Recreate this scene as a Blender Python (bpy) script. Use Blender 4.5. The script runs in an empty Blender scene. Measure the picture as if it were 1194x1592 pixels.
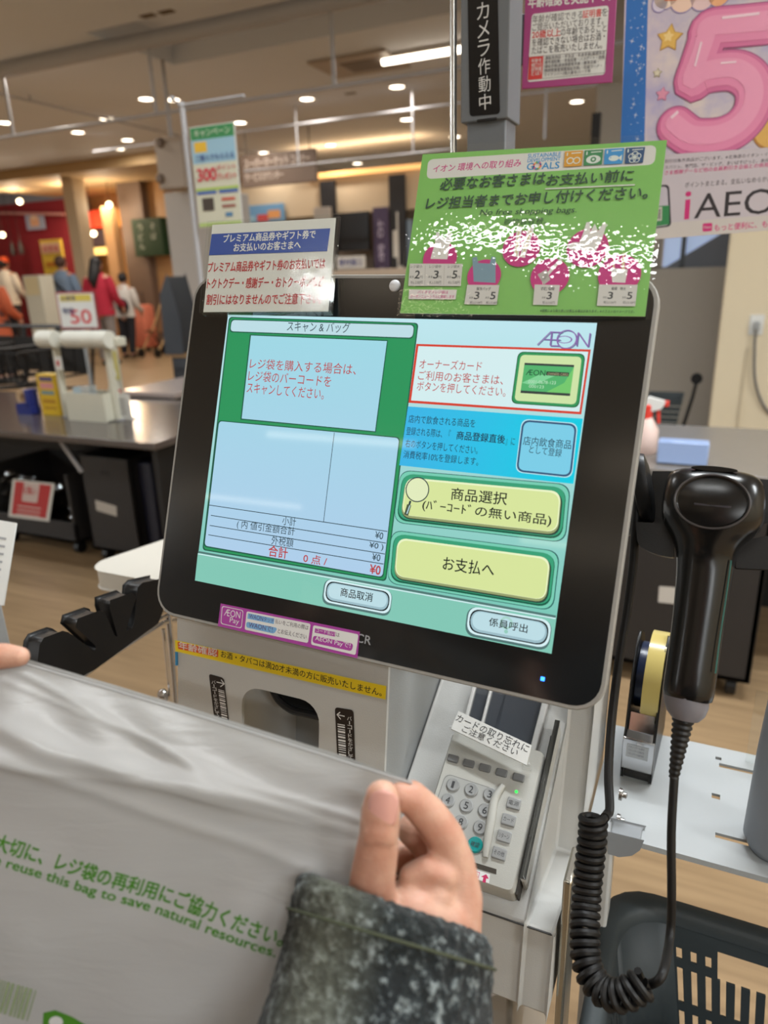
import bpy, math, random
import numpy as np
from mathutils import Vector, noise as mnoise
random.seed(7)
sc = bpy.context.scene
COL = sc.collection

# ------------------------------------------------------------------ camera
# store axes: X along the checkout row, Y deeper into the shop, Z up (metres)
HC = 1.35                                   # lens height
FPX = 1104.0                                # focal length in pixels of a 1194 x 1592 frame
CPX = np.array([597.0, 796.0])
_d = np.array([108.0, 3304.0, FPX]); _d /= np.linalg.norm(_d)        # 'down' as the camera sees it
_f = np.array([0.0, 0.0, 1.0]) - _d * _d[2]; _f /= np.linalg.norm(_f)
_r = np.cross(_d, _f)
YAW = np.array([[0.90652145, -0.42215976, 0], [0.42215976, 0.90652145, 0], [0, 0, 1.0]])
CAM = YAW @ np.array([_r, _f, -_d])         # camera (x right, y down, z forward) -> store
C0 = np.array([0.0, 0.0, HC])
cam_data = bpy.data.cameras.new('camera')
cam = bpy.data.objects.new('camera', cam_data)
COL.objects.link(cam)
sc.camera = cam
from mathutils import Matrix
_m = np.column_stack([CAM[:, 0], -CAM[:, 1], -CAM[:, 2]])
cam.matrix_world = Matrix([[*_m[0], 0], [*_m[1], 0], [*_m[2], HC], [0, 0, 0, 1]])
cam_data.sensor_fit = 'HORIZONTAL'
cam_data.sensor_width = 36.0
cam_data.lens = 36.0 * FPX / 1194.0
cam_data.clip_start = 0.01
cam_data.dof.use_dof = True
cam_data.dof.focus_distance = 0.60
cam_data.dof.aperture_fstop = 7.6

# ------------------------------------------------------------------ look, world, light
sc.view_settings.view_transform = 'Standard'
sc.view_settings.look = 'None'
sc.view_settings.gamma = 1.0
sc.view_settings.use_curve_mapping = False
sc.view_settings.exposure = -0.18
world = bpy.data.worlds.new('shop_ambient')
sc.world = world
world.use_nodes = True
world.node_tree.nodes['Background'].inputs[0].default_value = (0.95, 0.93, 0.90, 1)
world.node_tree.nodes['Background'].inputs[1].default_value = 0.22
ZC = 3.5                                    # ceiling height
sc.cycles.use_denoising = True
sc.cycles.max_bounces = 8
sc.cycles.transparent_max_bounces = 16
sc.cycles.sample_clamp_indirect = 6.0
sc.cycles.caustics_reflective = False
sc.cycles.caustics_refractive = False

def area(name, loc, sx, sy, power, col=(1, 0.93, 0.84), shape='RECTANGLE'):
    l = bpy.data.lights.new(name, 'AREA')
    l.shape = shape
    l.size = sx
    if shape == 'RECTANGLE':
        l.size_y = sy
    l.energy = power
    l.color = col
    o = bpy.data.objects.new(name, l)
    o.location = loc
    COL.objects.link(o)
    return o

# ------------------------------------------------------------------ geometry helpers
def ray(px, py): return CAM @ np.array([(px - CPX[0]) / FPX, (py - CPX[1]) / FPX, 1.0])
def aX(px, py, X): v = ray(px, py); return C0 + v * (X / v[0])
def aY(px, py, Y): v = ray(px, py); return C0 + v * (Y / v[1])
def aZ(px, py, Z): v = ray(px, py); return C0 + v * ((Z - HC) / v[2])
def aD(px, py, D): return C0 + ray(px, py) * D
def A(*p): return np.array(p, float)
def nz(v): v = np.asarray(v, float); return v / (np.linalg.norm(v) + 1e-12)

def srgb(h):
    if isinstance(h, str):
        h = tuple(int(h[i:i + 2], 16) for i in (0, 2, 4))
    c = [x / 255.0 for x in h]
    return tuple((x / 12.92 if x <= 0.04045 else ((x + 0.055) / 1.055) ** 2.4) for x in c) + (1.0,)

MATS = {}
def mat(name, col=None, rough=0.5, metal=0.0, emit=0.0, ecol=None, var=0.0, vscale=20.0, bump=0.0, bscale=200.0,
        trans=0.0, ior=1.45, alpha=1.0, spec=0.5, coat=0.0, sss=0.0, sheen=0.0):
    if name in MATS:
        return MATS[name]
    m = bpy.data.materials.new(name)
    m.use_nodes = True
    nt = m.node_tree
    b = nt.nodes['Principled BSDF']
    c = srgb(col) if col is not None else (0.8, 0.8, 0.8, 1)
    b.inputs['Base Color'].default_value = c
    b.inputs['Roughness'].default_value = rough
    b.inputs['Metallic'].default_value = metal
    b.inputs['Transmission Weight'].default_value = trans
    b.inputs['IOR'].default_value = ior
    b.inputs['Alpha'].default_value = alpha
    b.inputs['Specular IOR Level'].default_value = spec
    b.inputs['Coat Weight'].default_value = coat
    b.inputs['Coat Roughness'].default_value = 0.08
    if sss:
        b.inputs['Subsurface Weight'].default_value = sss
        b.inputs['Subsurface Radius'].default_value = (1.0, 0.35, 0.2)
        b.inputs['Subsurface Scale'].default_value = 0.004
    if sheen:
        b.inputs['Sheen Weight'].default_value = sheen
        b.inputs['Sheen Roughness'].default_value = 0.5
    if emit:
        b.inputs['Emission Color'].default_value = srgb(ecol if ecol is not None else col)
        b.inputs['Emission Strength'].default_value = emit
    tc = nt.nodes.new('ShaderNodeTexCoord')
    if var:
        n = nt.nodes.new('ShaderNodeTexNoise')
        n.inputs['Scale'].default_value = vscale
        n.inputs['Detail'].default_value = 4
        nt.links.new(tc.outputs['Object'], n.inputs['Vector'])
        mx = nt.nodes.new('ShaderNodeMix')
        mx.data_type = 'RGBA'
        mx.inputs['A'].default_value = tuple(max(0, x * (1 - var)) for x in c[:3]) + (1,)
        mx.inputs['B'].default_value = tuple(min(1, x * (1 + var)) for x in c[:3]) + (1,)
        nt.links.new(n.outputs['Fac'], mx.inputs['Factor'])
        nt.links.new(mx.outputs['Result'], b.inputs['Base Color'])
    if bump:
        n2 = nt.nodes.new('ShaderNodeTexNoise')
        n2.inputs['Scale'].default_value = bscale
        n2.inputs['Detail'].default_value = 3
        nt.links.new(tc.outputs['Object'], n2.inputs['Vector'])
        bp = nt.nodes.new('ShaderNodeBump')
        bp.inputs['Strength'].default_value = bump
        bp.inputs['Distance'].default_value = 0.002
        nt.links.new(n2.outputs['Fac'], bp.inputs['Height'])
        nt.links.new(bp.outputs['Normal'], b.inputs['Normal'])
    MATS[name] = m
    return m

def ink(col, rough=0.5):
    """flat printing ink of one colour"""
    h = col if isinstance(col, str) else '%02x%02x%02x' % tuple(col)
    return mat('ink_%s_%d' % (h, int(rough * 100)), col, rough)

def lit(col, k=1.0):
    """a colour shown by the backlit screen behind glossy glass"""
    h = col if isinstance(col, str) else '%02x%02x%02x' % tuple(col)
    nm = 'screen_' + h
    if nm in MATS:
        return MATS[nm]
    return mat(nm, (8, 9, 10), 0.04, emit=k * 1.12, ecol=col, spec=0.5)

class MB:
    def __init__(s):
        s.v = []; s.f = []; s.m = []; s.mats = []; s.sm = []
    def mi(s, m):
        if m not in s.mats:
            s.mats.append(m)
        return s.mats.index(m)
    def add(s, vs, fs, m, smooth=True):
        k = len(s.v)
        s.v += [tuple(float(c) for c in p) for p in vs]
        i = s.mi(m)
        for f in fs:
            s.f.append([k + q for q in f]); s.m.append(i); s.sm.append(smooth)
        return s
    def obox(s, c, ax, m):
        """box: centre, three half-axis vectors"""
        c = A(*c); a, b, d = [A(*q) for q in ax]
        vs = [c + i * a + j * b + k * d for k in (-1, 1) for j in (-1, 1) for i in (-1, 1)]
        fs = [(0, 2, 3, 1), (4, 5, 7, 6), (0, 1, 5, 4), (2, 6, 7, 3), (0, 4, 6, 2), (1, 3, 7, 5)]
        if np.dot(np.cross(a, b), d) < 0:
            fs = [f[::-1] for f in fs]
        return s.add(vs, fs, m)
    def box(s, x0, x1, y0, y1, z0, z1, m):
        return s.obox(((x0 + x1) / 2, (y0 + y1) / 2, (z0 + z1) / 2),
                      ((abs(x1 - x0) / 2, 0, 0), (0, abs(y1 - y0) / 2, 0), (0, 0, abs(z1 - z0) / 2)), m)
    def loft(s, rings, m, caps=True, closed=True):
        n = len(rings[0]); vs = [p for r in rings for p in r]; fs = []
        for i in range(len(rings) - 1):
            for j in range(n if closed else n - 1):
                k = (j + 1) % n
                fs.append((i * n + j, i * n + k, (i + 1) * n + k, (i + 1) * n + j))
        if caps:
            fs.append(tuple(range(n))[::-1]); fs.append(tuple((len(rings) - 1) * n + j for j in range(n)))
        return s.add(vs, fs, m)
    def cyl(s, p0, p1, r0, m, r1=None, n=24, caps=True):
        p0 = A(*p0); p1 = A(*p1); r1 = r0 if r1 is None else r1
        w = nz(p1 - p0); u = nz(np.cross(w, (0, 0, 1) if abs(w[2]) < .9 else (1, 0, 0))); v = np.cross(w, u)
        ring = lambda c, r: [c + r * (math.cos(t) * u + math.sin(t) * v) for t in np.linspace(0, 2 * math.pi, n, endpoint=False)]
        return s.loft([ring(p0, r0), ring(p1, r1)], m, caps)
    def lathe(s, o, axis, prof, m, n=32, ref=None, sy=1.0, caps=True):
        """prof: list of (radius, height along axis)"""
        o = A(*o); w = nz(axis); ref = ref if ref is not None else ((0, 0, 1) if abs(w[2]) < .9 else (1, 0, 0))
        u = nz(np.cross(w, ref)); v = np.cross(w, u)
        rings = [[o + w * h + r * (math.cos(t) * u + sy * math.sin(t) * v) for t in np.linspace(0, 2 * math.pi, n, endpoint=False)] for r, h in prof]
        return s.loft(rings, m, caps)
    def tube(s, pts, r, m, n=10, caps=True, sq=None):
        pts = [A(*p) for p in pts]; N = len(pts)
        rs = r if hasattr(r, '__len__') else [r] * N
        tang = [nz(pts[min(i + 1, N - 1)] - pts[max(i - 1, 0)]) for i in range(N)]
        u = nz(np.cross(tang[0], (0, 0, 1) if abs(tang[0][2]) < .9 else (1, 0, 0)))
        rings = []
        for i in range(N):
            u = nz(u - tang[i] * np.dot(u, tang[i])); v = np.cross(tang[i], u)
            rings.append([pts[i] + rs[i] * (math.cos(t) * u + math.sin(t) * v) for t in np.linspace(0, 2 * math.pi, n, endpoint=False)])
        return s.loft(rings, m, caps)
    def ball(s, c, r, m, n=16):
        c = A(*c); r = r if hasattr(r, '__len__') else (r, r, r)
        rings = []
        for i in range(1, n):
            t = math.pi * i / n
            rings.append([c + A(r[0] * math.sin(t) * math.cos(p), r[1] * math.sin(t) * math.sin(p), -r[2] * math.cos(t)) for p in np.linspace(0, 2 * math.pi, 2 * n, endpoint=False)])
        return s.loft(rings, m, True)
    def capsule(s, p0, p1, r0, r1, m, n=14, k=5):
        p0 = A(*p0); p1 = A(*p1); w = nz(p1 - p0)
        u = nz(np.cross(w, (0, 0, 1) if abs(w[2]) < .9 else (1, 0, 0))); v = np.cross(w, u)
        rings = []
        for c, r, sgn in ((p0, r0, -1), (p1, r1, 1)):
            ts = [math.pi / 2 * i / k for i in range(k)]
            if sgn < 0:
                ts = ts[::-1]
            for t in ts:
                rings.append([c + w * sgn * r * math.sin(t) + r * math.cos(t) * (math.cos(q) * u + math.sin(q) * v) for q in np.linspace(0, 2 * math.pi, n, endpoint=False)])
        return s.loft(rings, m, True)
    def prism(s, poly, ext, m):
        """closed 3D polygon pushed along ext"""
        ext = A(*ext); poly = [A(*p) for p in poly]; n = len(poly)
        nn = sum((np.cross(poly[i] - poly[0], poly[(i + 1) % n] - poly[0]) for i in range(n)), np.zeros(3))
        if np.dot(nn, ext) > 0:
            poly = poly[::-1]
        vs = poly + [p + ext for p in poly]
        fs = [tuple(range(n)), tuple(range(2 * n - 1, n - 1, -1))]
        fs += [(i, n + i, n + (i + 1) % n, (i + 1) % n)[::1] for i in range(n)]
        fs[2:] = [f[::-1] for f in fs[2:]]
        return s.add(vs, fs, m)
    def build(s, name, parent=None, origin=None, bevel=0.0, seg=2, label=None, cat=None, group=None, kind=None, angle=35):
        """parent = (root or part) object made by this file; vertices are stored relative to the root's place"""
        if origin is None:
            if parent is not None:
                origin = parent['_o'] if '_o' in parent else (0, 0, 0)
            else:
                a = np.array(s.v); origin = ((a[:, 0].min() + a[:, 0].max()) / 2, (a[:, 1].min() + a[:, 1].max()) / 2, a[:, 2].min())
        o0 = A(*origin)
        me = bpy.data.meshes.new(name)
        me.from_pydata([tuple(A(*p) - o0) for p in s.v], [], s.f)
        for m in s.mats:
            me.materials.append(m)
        me.polygons.foreach_set('material_index', s.m)
        me.polygons.foreach_set('use_smooth', s.sm)
        me.set_sharp_from_angle(angle=math.radians(angle))
        me.update()
        o = bpy.data.objects.new(name, me)
        COL.objects.link(o)
        if parent is not None:
            o.parent = parent
        else:
            o.location = tuple(o0)
        o['_o'] = tuple(float(c) for c in o0)
        if bevel:
            b = o.modifiers.new('bevel', 'BEVEL'); b.width = bevel; b.segments = seg; b.limit_method = 'ANGLE'; b.angle_limit = math.radians(40)
            b.harden_normals = False
        tag(o, label, cat, group, kind)
        return o

def tag(o, label=None, cat=None, group=None, kind=None):
    if label: o['label'] = label
    if cat: o['category'] = cat
    if group: o['group'] = group
    if kind: o['kind'] = kind
    return o

def thing(name, loc, label, cat, group=None):
    o = bpy.data.objects.new(name, None)
    o.empty_display_size = 0.05
    COL.objects.link(o)
    o.location = tuple(float(c) for c in loc)
    o['_o'] = tuple(float(c) for c in loc)
    return tag(o, label, cat, group)

def copy_tree(o, dloc, label=None):
    r = o.copy(); COL.objects.link(r); r.location = tuple(A(*o.location) + A(*dloc))
    if label: r['label'] = label
    for ch in list(o.children):
        c = ch.copy(); COL.objects.link(c); c.parent = r
        for g in list(ch.children):
            e = g.copy(); COL.objects.link(e); e.parent = c
    return r

# ---- writing: glyph outlines of Blender's built-in font as flat polygons
_GL = {}
def glyphs(s, bold=0.0, shear=0.0):
    k = (s, 0, shear)
    if k in _GL:
        return _GL[k]
    cu = bpy.data.curves.new('writing', 'FONT')
    cu.body = s; cu.resolution_u = 3; cu.shear = shear
    o = bpy.data.objects.new('writing', cu)
    me = o.to_mesh()
    vs = np.array([(v.co.x, v.co.y) for v in me.vertices]); fs = [tuple(p.vertices) for p in me.polygons]
    o.to_mesh_clear(); bpy.data.objects.remove(o); bpy.data.curves.remove(cu)
    lo, hi = vs.min(0), vs.max(0)
    _GL[k] = ((vs - lo) / (hi - lo), fs, (hi - lo)[0] / (hi - lo)[1])
    return _GL[k]

class Plane:
    """a flat face: origin O, u to the right, v downward, n towards the viewer (unit vectors)"""
    def __init__(s, O, u, v):
        s.O = A(*O); s.u = nz(u); v = A(*v); v = v - s.u * np.dot(v, s.u); s.v = nz(v); s.n = nz(np.cross(s.v, s.u))
    def uv(s, px, py):
        r = ray(px, py); q = C0 + r * (np.dot(s.O - C0, s.n) / np.dot(r, s.n)) - s.O
        return np.array([np.dot(q, s.u), np.dot(q, s.v)])
    def P(s, u, v, w=0.0): return s.O + s.u * u + s.v * v + s.n * w
    def shifted(s, w):
        return Plane(s.O + s.n * w, s.u, s.v)

LAY = 0.000016
class Art(MB):
    """print / screen graphics lying on a Plane; positions are given where they are seen, layers keep the paint order"""
    def __init__(s, pl, base=LAY, lay=LAY):
        super().__init__(); s.pl = pl; s.base = base; s.k = 0; s.lay = lay
    def q(s, pts): return [s.pl.uv(*p) for p in pts]
    def put(s, uvs, fs, m, layer=None):
        if layer is None:
            s.k += 1; layer = s.k
        w = s.base + layer * s.lay
        s.add([s.pl.P(a, b, w) for a, b in uvs], fs, m, smooth=False)
        return s
    def poly(s, pts, m, layer=None, px=True):
        q = s.q(pts) if px else [np.array(p) for p in pts]
        ar = sum(q[i][0] * q[(i + 1) % len(q)][1] - q[(i + 1) % len(q)][0] * q[i][1] for i in range(len(q)))
        idx = list(range(len(q)))
        if ar > 0:
            idx = idx[::-1]
        return s.put(q, [tuple(idx)], m, layer)
    def rr(s, pts, rad, m, layer=None, px=True, grow=0.0, off=(0, 0)):
        """rounded quad TL,TR,BR,BL"""
        q = s.q(pts) if px else [np.array(p, float) for p in pts]
        c = sum(q) / 4
        if grow:
            e = [nz2(q[i] - q[i - 1]) for i in range(4)]
            q = [q[i] + (e[i] - e[(i + 1) % 4]) * grow for i in range(4)]
        q = [p + np.array(off) for p in q]
        out = []
        for i in range(4):
            a, b, d = q[i - 1], q[i], q[(i + 1) % 4]
            e1 = nz2(a - b); e2 = nz2(d - b)
            p1 = b + e1 * rad; p2 = b + e2 * rad
            for t in np.linspace(0, 1, 6):
                out.append((1 - t) ** 2 * p1 + 2 * t * (1 - t) * (b * 0.86 + 0.14 * (p1 + p2) / 2) + t * t * p2)
        return s.poly(out, m, layer, px=False)
    def line(s, a, b, wid, m, layer=None):
        a, b = s.q([a, b]); d = nz2(b - a); nn = np.array([-d[1], d[0]]) * wid / 2
        return s.poly([a + nn, b + nn, b - nn, a - nn], m, layer, px=False)
    def frame(s, pts, wid, m, layer=None):
        q = s.q(pts)
        if layer is None:
            s.k += 1; layer = s.k
        for i in range(4):
            a, b = q[i], q[(i + 1) % 4]; d = nz2(b - a); nn = np.array([-d[1], d[0]]) * wid / 2; e = d * wid / 2
            s.poly([a + nn - e, b + nn + e, b - nn + e, a - nn - e], m, layer, px=False)
        return s
    def disc(s, c, r, m, layer=None, px=True, sx=1.0, n=28, r0=0.0):
        c = s.pl.uv(*c) if px else np.array(c)
        t = np.linspace(0, 2 * math.pi, n, endpoint=False)
        o = [c + r * np.array([sx * math.cos(a), math.sin(a)]) for a in t]
        if r0 <= 0:
            return s.poly(o, m, layer, px=False)
        i = [c + r0 * np.array([sx * math.cos(a), math.sin(a)]) for a in t]
        return s.put(o + i, [(j, n + j, n + (j + 1) % n, (j + 1) % n) for j in range(n)], m, layer)
    def text(s, st, a, b, h, m, bold=0.0, shear=0.0, layer=None, px=True, vert=False):
        """writing with its lower left at a, lower right at b, h tall (same unit as a, b)"""
        A0, B0 = np.array(a, float), np.array(b, float)
        if px:
            k = np.linalg.norm(B0 - A0); A0, B0 = s.q([a, b]); hm = h * np.linalg.norm(B0 - A0) / k
        else:
            hm = h
        d = nz2(B0 - A0); up = np.array([d[1], -d[0]])
        g, fs, _ = glyphs(st, bold, shear)
        W = np.linalg.norm(B0 - A0)
        if layer is None:
            s.k += 1; layer = s.k
        e = bold * hm * .62                  # heavier strokes: the same outline laid down slightly shifted
        for i, (ox, oy) in enumerate(((0, 0),) if bold < .01 else ((-e, -e), (e, -e), (-e, e), (e, e))):
            s.put([A0 + d * (W * x + ox) + up * (hm * y + oy) for x, y in g], fs, m, layer + .22 * i)
        return s
    def column(s, st, a, b, wid, m, bold=0.0, layer=None, turn=()):
        """upright writing, one character under the other, centre line a -> b, each wid wide"""
        A0, B0 = s.q([a, b]); k = np.linalg.norm(np.array(b, float) - np.array(a, float))
        L = np.linalg.norm(B0 - A0); wm = wid * L / k; d = nz2(B0 - A0); r = np.array([d[1], -d[0]])
        if r[0] < 0: r = -r
        n = len(st); step = L / n
        if layer is None:
            s.k += 1; layer = s.k
        for i, ch in enumerate(st):
            g, fs, asp = glyphs(ch, bold)
            c = A0 + d * step * (i + .5)
            hh = min(step * .9, wm * 1.15); ww = wm
            if ch in 'ーｰ':
                uv = [c + r * (y - .5) * wm * .18 + d * (x - .5) * hh * .85 for x, y in g]; fs = [f[::-1] for f in fs]
            else:
                if asp < .75: ww = wm * .8
                uv = [c + r * (x - .5) * ww - d * (y - .5) * hh for x, y in g]
            s.put(uv, fs, m, layer)
        return s

def nz2(v):
    v = np.asarray(v, float); return v / (np.linalg.norm(v) + 1e-12)
def lerp(a, b, t): return A(*a) * (1 - t) + A(*b) * t
def spline(pts, n=12):
    """Catmull-Rom through 3D points"""
    P_ = [A(*p) for p in pts]; P_ = [2 * P_[0] - P_[1]] + P_ + [2 * P_[-1] - P_[-2]]; out = []
    for i in range(1, len(P_) - 2):
        for t in np.linspace(0, 1, n, endpoint=False):
            a, b, c, d = P_[i - 1:i + 3]
            out.append(.5 * ((2 * b) + (c - a) * t + (2 * a - 5 * b + 4 * c - d) * t * t + (3 * b - a - 3 * c + d) * t ** 3))
    out.append(P_[-2]); return out
# ------------------------------------------------------------------ room shell
CEIL = mat('warm_white_ceiling_board', (218, 222, 230), 0.75, var=0.03, vscale=1.5)
FLOOR = mat('tan_vinyl_floor', (196, 158, 112), 0.35, var=0.06, vscale=3.0, bump=0.02, bscale=60)
_nt = FLOOR.node_tree
_w = _nt.nodes.new('ShaderNodeTexNoise'); _w.inputs['Scale'].default_value = 5.0; _w.inputs['Detail'].default_value = 6
_mp = _nt.nodes.new('ShaderNodeMapping'); _mp.inputs['Scale'].default_value = (0.5, 9, 1); _tc = _nt.nodes.new('ShaderNodeTexCoord')
_nt.links.new(_tc.outputs['Object'], _mp.inputs['Vector']); _nt.links.new(_mp.outputs['Vector'], _w.inputs['Vector'])
_cr = _nt.nodes.new('ShaderNodeValToRGB'); _cr.color_ramp.elements[0].color = srgb((134, 110, 82)); _cr.color_ramp.elements[1].color = srgb((156, 130, 98)); _cr.color_ramp.elements[0].position = .3; _cr.color_ramp.elements[1].position = .7
_nt.links.new(_w.outputs['Fac'], _cr.inputs['Fac']); _nt.links.new(_cr.outputs['Color'], _nt.nodes['Principled BSDF'].inputs['Base Color'])
WALLM = mat('cream_wall_paint', (214, 200, 172), 0.7, var=0.03, vscale=2)
XL_, XR_, YF_, YB_ = -19.0, 5.0, -11.0, 15.0
def S(name, b, **k):
    return b.build(name, None, kind='structure', **k)
b = MB(); b.box(XL_, XR_, YF_, YB_, -0.05, 0, FLOOR); S('floor', b)
# ceiling with a raised coffer ahead
q = aZ(270, 101, ZC); cx0, cy1 = q[0], q[1]
cx1, cy0 = 1.0, cy1 - 1.2
b = MB()
b.box(XL_, cx0, YF_, YB_, ZC, ZC + .3, CEIL); b.box(cx1, XR_, YF_, YB_, ZC, ZC + .3, CEIL)
b.box(cx0, cx1, YF_, cy0, ZC, ZC + .3, CEIL); b.box(cx0, cx1, cy1, YB_, ZC, ZC + .3, CEIL)
b.box(cx0, cx1, cy0, cy1, ZC + .26, ZC + .3, CEIL)
S('ceiling', b)
b = MB(); b.box(XL_ - .1, XL_, YF_, YB_, 0, ZC, WALLM); S('wall_left', b)
b = MB(); b.box(XL_, XR_, YB_, YB_ + .1, 0, ZC, WALLM); S('wall_back', b)
b = MB(); b.box(XR_, XR_ + .1, YF_, YB_, 0, ZC, WALLM); S('wall_right', b)
b = MB(); b.box(XL_, XR_, YF_ - .1, YF_, 0, ZC, mat('dim_far_wall_paint', (120, 112, 102), .8, var=.1, vscale=1)); S('wall_front', b)
# ceiling edge moulding and suspended white rails
RAIL = mat('white_painted_rail', (168, 168, 172), 0.4, var=.03)
y1_ = 5.96
b = MB(); b.cyl((-12, y1_, ZC - .06), (4, y1_, ZC - .06), .07, RAIL, n=20); S('trim_1', b)
rails = thing('suspended_rail', (-4.5, y1_, 2.8), 'white pipe rail hung on thin posts from the ceiling edge nearest the camera', 'ceiling rail')
zr = aY(240, 178, y1_)[2]
b = MB(); b.cyl((-12, y1_, zr), (3.5, y1_, zr), .016, RAIL, n=12); b.build('rail', rails)
for px, py in ((12, 160), (236, 120), (517, 80), (800, 40)):
    x = aY(px, py, y1_)[0]; b = MB(); b.cyl((x, y1_, zr), (x, y1_, ZC - .05), .016, RAIL, n=12); b.build('hanger', rails)
y2_ = 9.2
rails2 = thing('suspended_rail', (-5.5, y2_, 2.7), 'white pipe rail hung from the ceiling farther back above the brown sign', 'ceiling rail')
z2 = aY(550, 182, y2_)[2]; z3 = aY(560, 247, y2_)[2]
b = MB(); b.cyl((-9, y2_, z2), (2.5, y2_, z2), .016, RAIL, n=12); b.build('rail', rails2)
b = MB(); b.cyl((aY(380, 262, y2_)[0], y2_, z3), (aY(700, 240, y2_)[0], y2_, z3), .013, RAIL, n=12); b.build('rail', rails2)
for px, py in ((462, 220), (642, 212), (848, 180)):
    x = aY(px, py, y2_)[0]; b = MB(); b.cyl((x, y2_, z3), (x, y2_, ZC), .013, RAIL, n=12); b.build('hanger', rails2)
x3 = aZ(150, 181, ZC - .06)[0]
rails3 = thing('suspended_rail', (x3, 9, 3.4), 'long thin white pipe under the ceiling running away from the camera at the left', 'ceiling rail')
b = MB(); b.cyl((x3, 3, ZC - .06), (x3, 14.5, ZC - .06), .013, RAIL, n=10); b.build('rail', rails3)
for y in (4, 7, 10, 13):
    b = MB(); b.cyl((x3, y, ZC - .06), (x3, y, ZC), .012, RAIL, n=8); b.build('hanger', rails3)

# ------------------------------------------------------------------ lamps: recessed downlights, tube fittings
LAMPW = mat('glowing_downlight', (255, 240, 220), .3, emit=9.0, ecol=(255, 238, 214))
TUBE = mat('glowing_tube', (255, 246, 230), .3, emit=9.0, ecol=(255, 240, 218))
TRIMW = mat('white_lamp_trim', (220, 216, 210), .4)
dl = [(40, 105), (227, 153), (121, 205), (185, 231), (223, 255), (373, 190), (617, 134), (477, 153), (632, 185), (514, 225), (897, 157), (8, 190), (268, 154), (166, 184), (198, 217), (410, 237), (707, 212), (556, 268)]
where = ['nearest the left edge, just under the ceiling moulding', 'left of the acrylic poster stand and level with its top', 'second nearest along the left edge', 'upper one of the close pair at left', 'lower one of the close pair at left', 'just right of the acrylic poster stand', 'below the bright ceiling tube', 'between the acrylic poster stand and the bright tube', 'nearest the grey pole', 'above the black pictogram panels', 'alone between the magenta sign and the big poster',
         'cut by the left edge of the view', 'dim one beside the top knob of the poster stand', 'dim one over the left hanger post', 'small dim one over the close pair at left', 'above the brown hanging sign', 'half hidden behind the slim steel rod', 'low over the warm lit ceiling edge']
first = None
for i, ((px, py), w) in enumerate(zip(dl, where)):
    p = aZ(px, py, ZC)
    if p[1] > 14.6: p = aZ(px, py, ZC) * 1.0; p = A(*(C0 + (p - C0) * (14.2 / p[1])))[:3]; 
    p = A(p[0], p[1], ZC)
    r = thing('ceiling_downlight', p, 'small round white ceiling downlight, ' + w, 'ceiling lamp', 'ceiling downlights')
    b = MB(); b.lathe(p, (0, 0, -1), [(.105, 0), (.105, .010), (.088, .012), (.086, 0)], TRIMW, n=28, caps=False); b.build('trim_ring', r)
    b = MB(); b.lathe(p, (0, 0, -1), [(.086, .001), (.086, .006), (.03, .008)], LAMPW, n=24); b.build('lamp_lens', r)
    area('downlight_%d' % i, (p[0], p[1], ZC - .02), .16, .16, 16, (1, .93, .84), 'DISK')
PWR = 210
def tube_lamp(x0, x1, y, lab, power, z=ZC - .06, emat=None):
    r = thing('tube_lamp', ((x0 + x1) / 2, y, z), lab, 'ceiling lamp', 'ceiling tube lamps')
    b = MB(); b.box(x0 - .03, x1 + .03, y - .06, y + .06, z + .02, ZC, TRIMW); b.build('fitting', r, bevel=.006)
    b = MB(); b.cyl((x0, y, z), (x1, y, z), .028, emat or TUBE, n=16); b.build('tube', r)
    if power: area('tube_light', ((x0 + x1) / 2, y, z - .035), x1 - x0, .10, power, (.90, .96, 1))
pa, pb = aZ(595, 97, ZC - .06), aZ(716, 76, ZC - .06)
tube_lamp(pa[0], pa[0] + 1.55, pa[1], 'bright straight tube lamp on the ceiling left of the grey pole', 30)
pa = aZ(935, 38, ZC - .06)
tube_lamp(pa[0] - .2, pa[0] + 1.3, pa[1], 'bright straight tube lamp on the ceiling between magenta sign and big poster', 30)
SOFT = mat('softly_glowing_tube', (255, 246, 230), .3, emit=5.0, ecol=(255, 238, 214))
for y, x0, x1, w in ((-6.45, -6.3, -4.38, 'far behind the camera at left'), (-6.7, -1.65, .2, 'far behind the camera'), (-4.35, -3.7, -2.2, 'behind the camera at left'), (-4.45, -.7, .8, 'behind the camera'), (-2.13, -1.98, -.75, 'just behind the camera')):
    tube_lamp(x0, x1, y, 'dim ceiling tube lamp ' + w + ', mirrored in the monitor', 0, emat=SOFT)
tube_lamp(-.80, .42, -1.29, 'ceiling tube lamp above and just behind the camera, mirrored in the green notice', 17)
n_ = 0  # added rows of strong tubes out of view, there to brighten the room
for x, side in ((3.4, 'right'), (-9.5, 'left')):
    for y in (-8, -5.5, -3, -.5, 2):
        n_ += 1
        tube_lamp(x - .8, x + .8, y, 'unseen tube lamp added as fill light %s of the aisle, row %s' % (side, ('five', 'four', 'three', 'two', 'one')[n_ % 5]), PWR * (.55 if x > 0 else 1.0))
tube_lamp(-4.6, -3.2, 2.6, 'unseen tube lamp added as fill light over the packing tables', PWR * .2)  # added overhead fill for the packing area
tube_lamp(-.6, .8, 1.6, 'unseen tube lamp added as fill light above the kiosk', PWR * .5)  # added overhead fill for the kiosk and its notices

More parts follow.
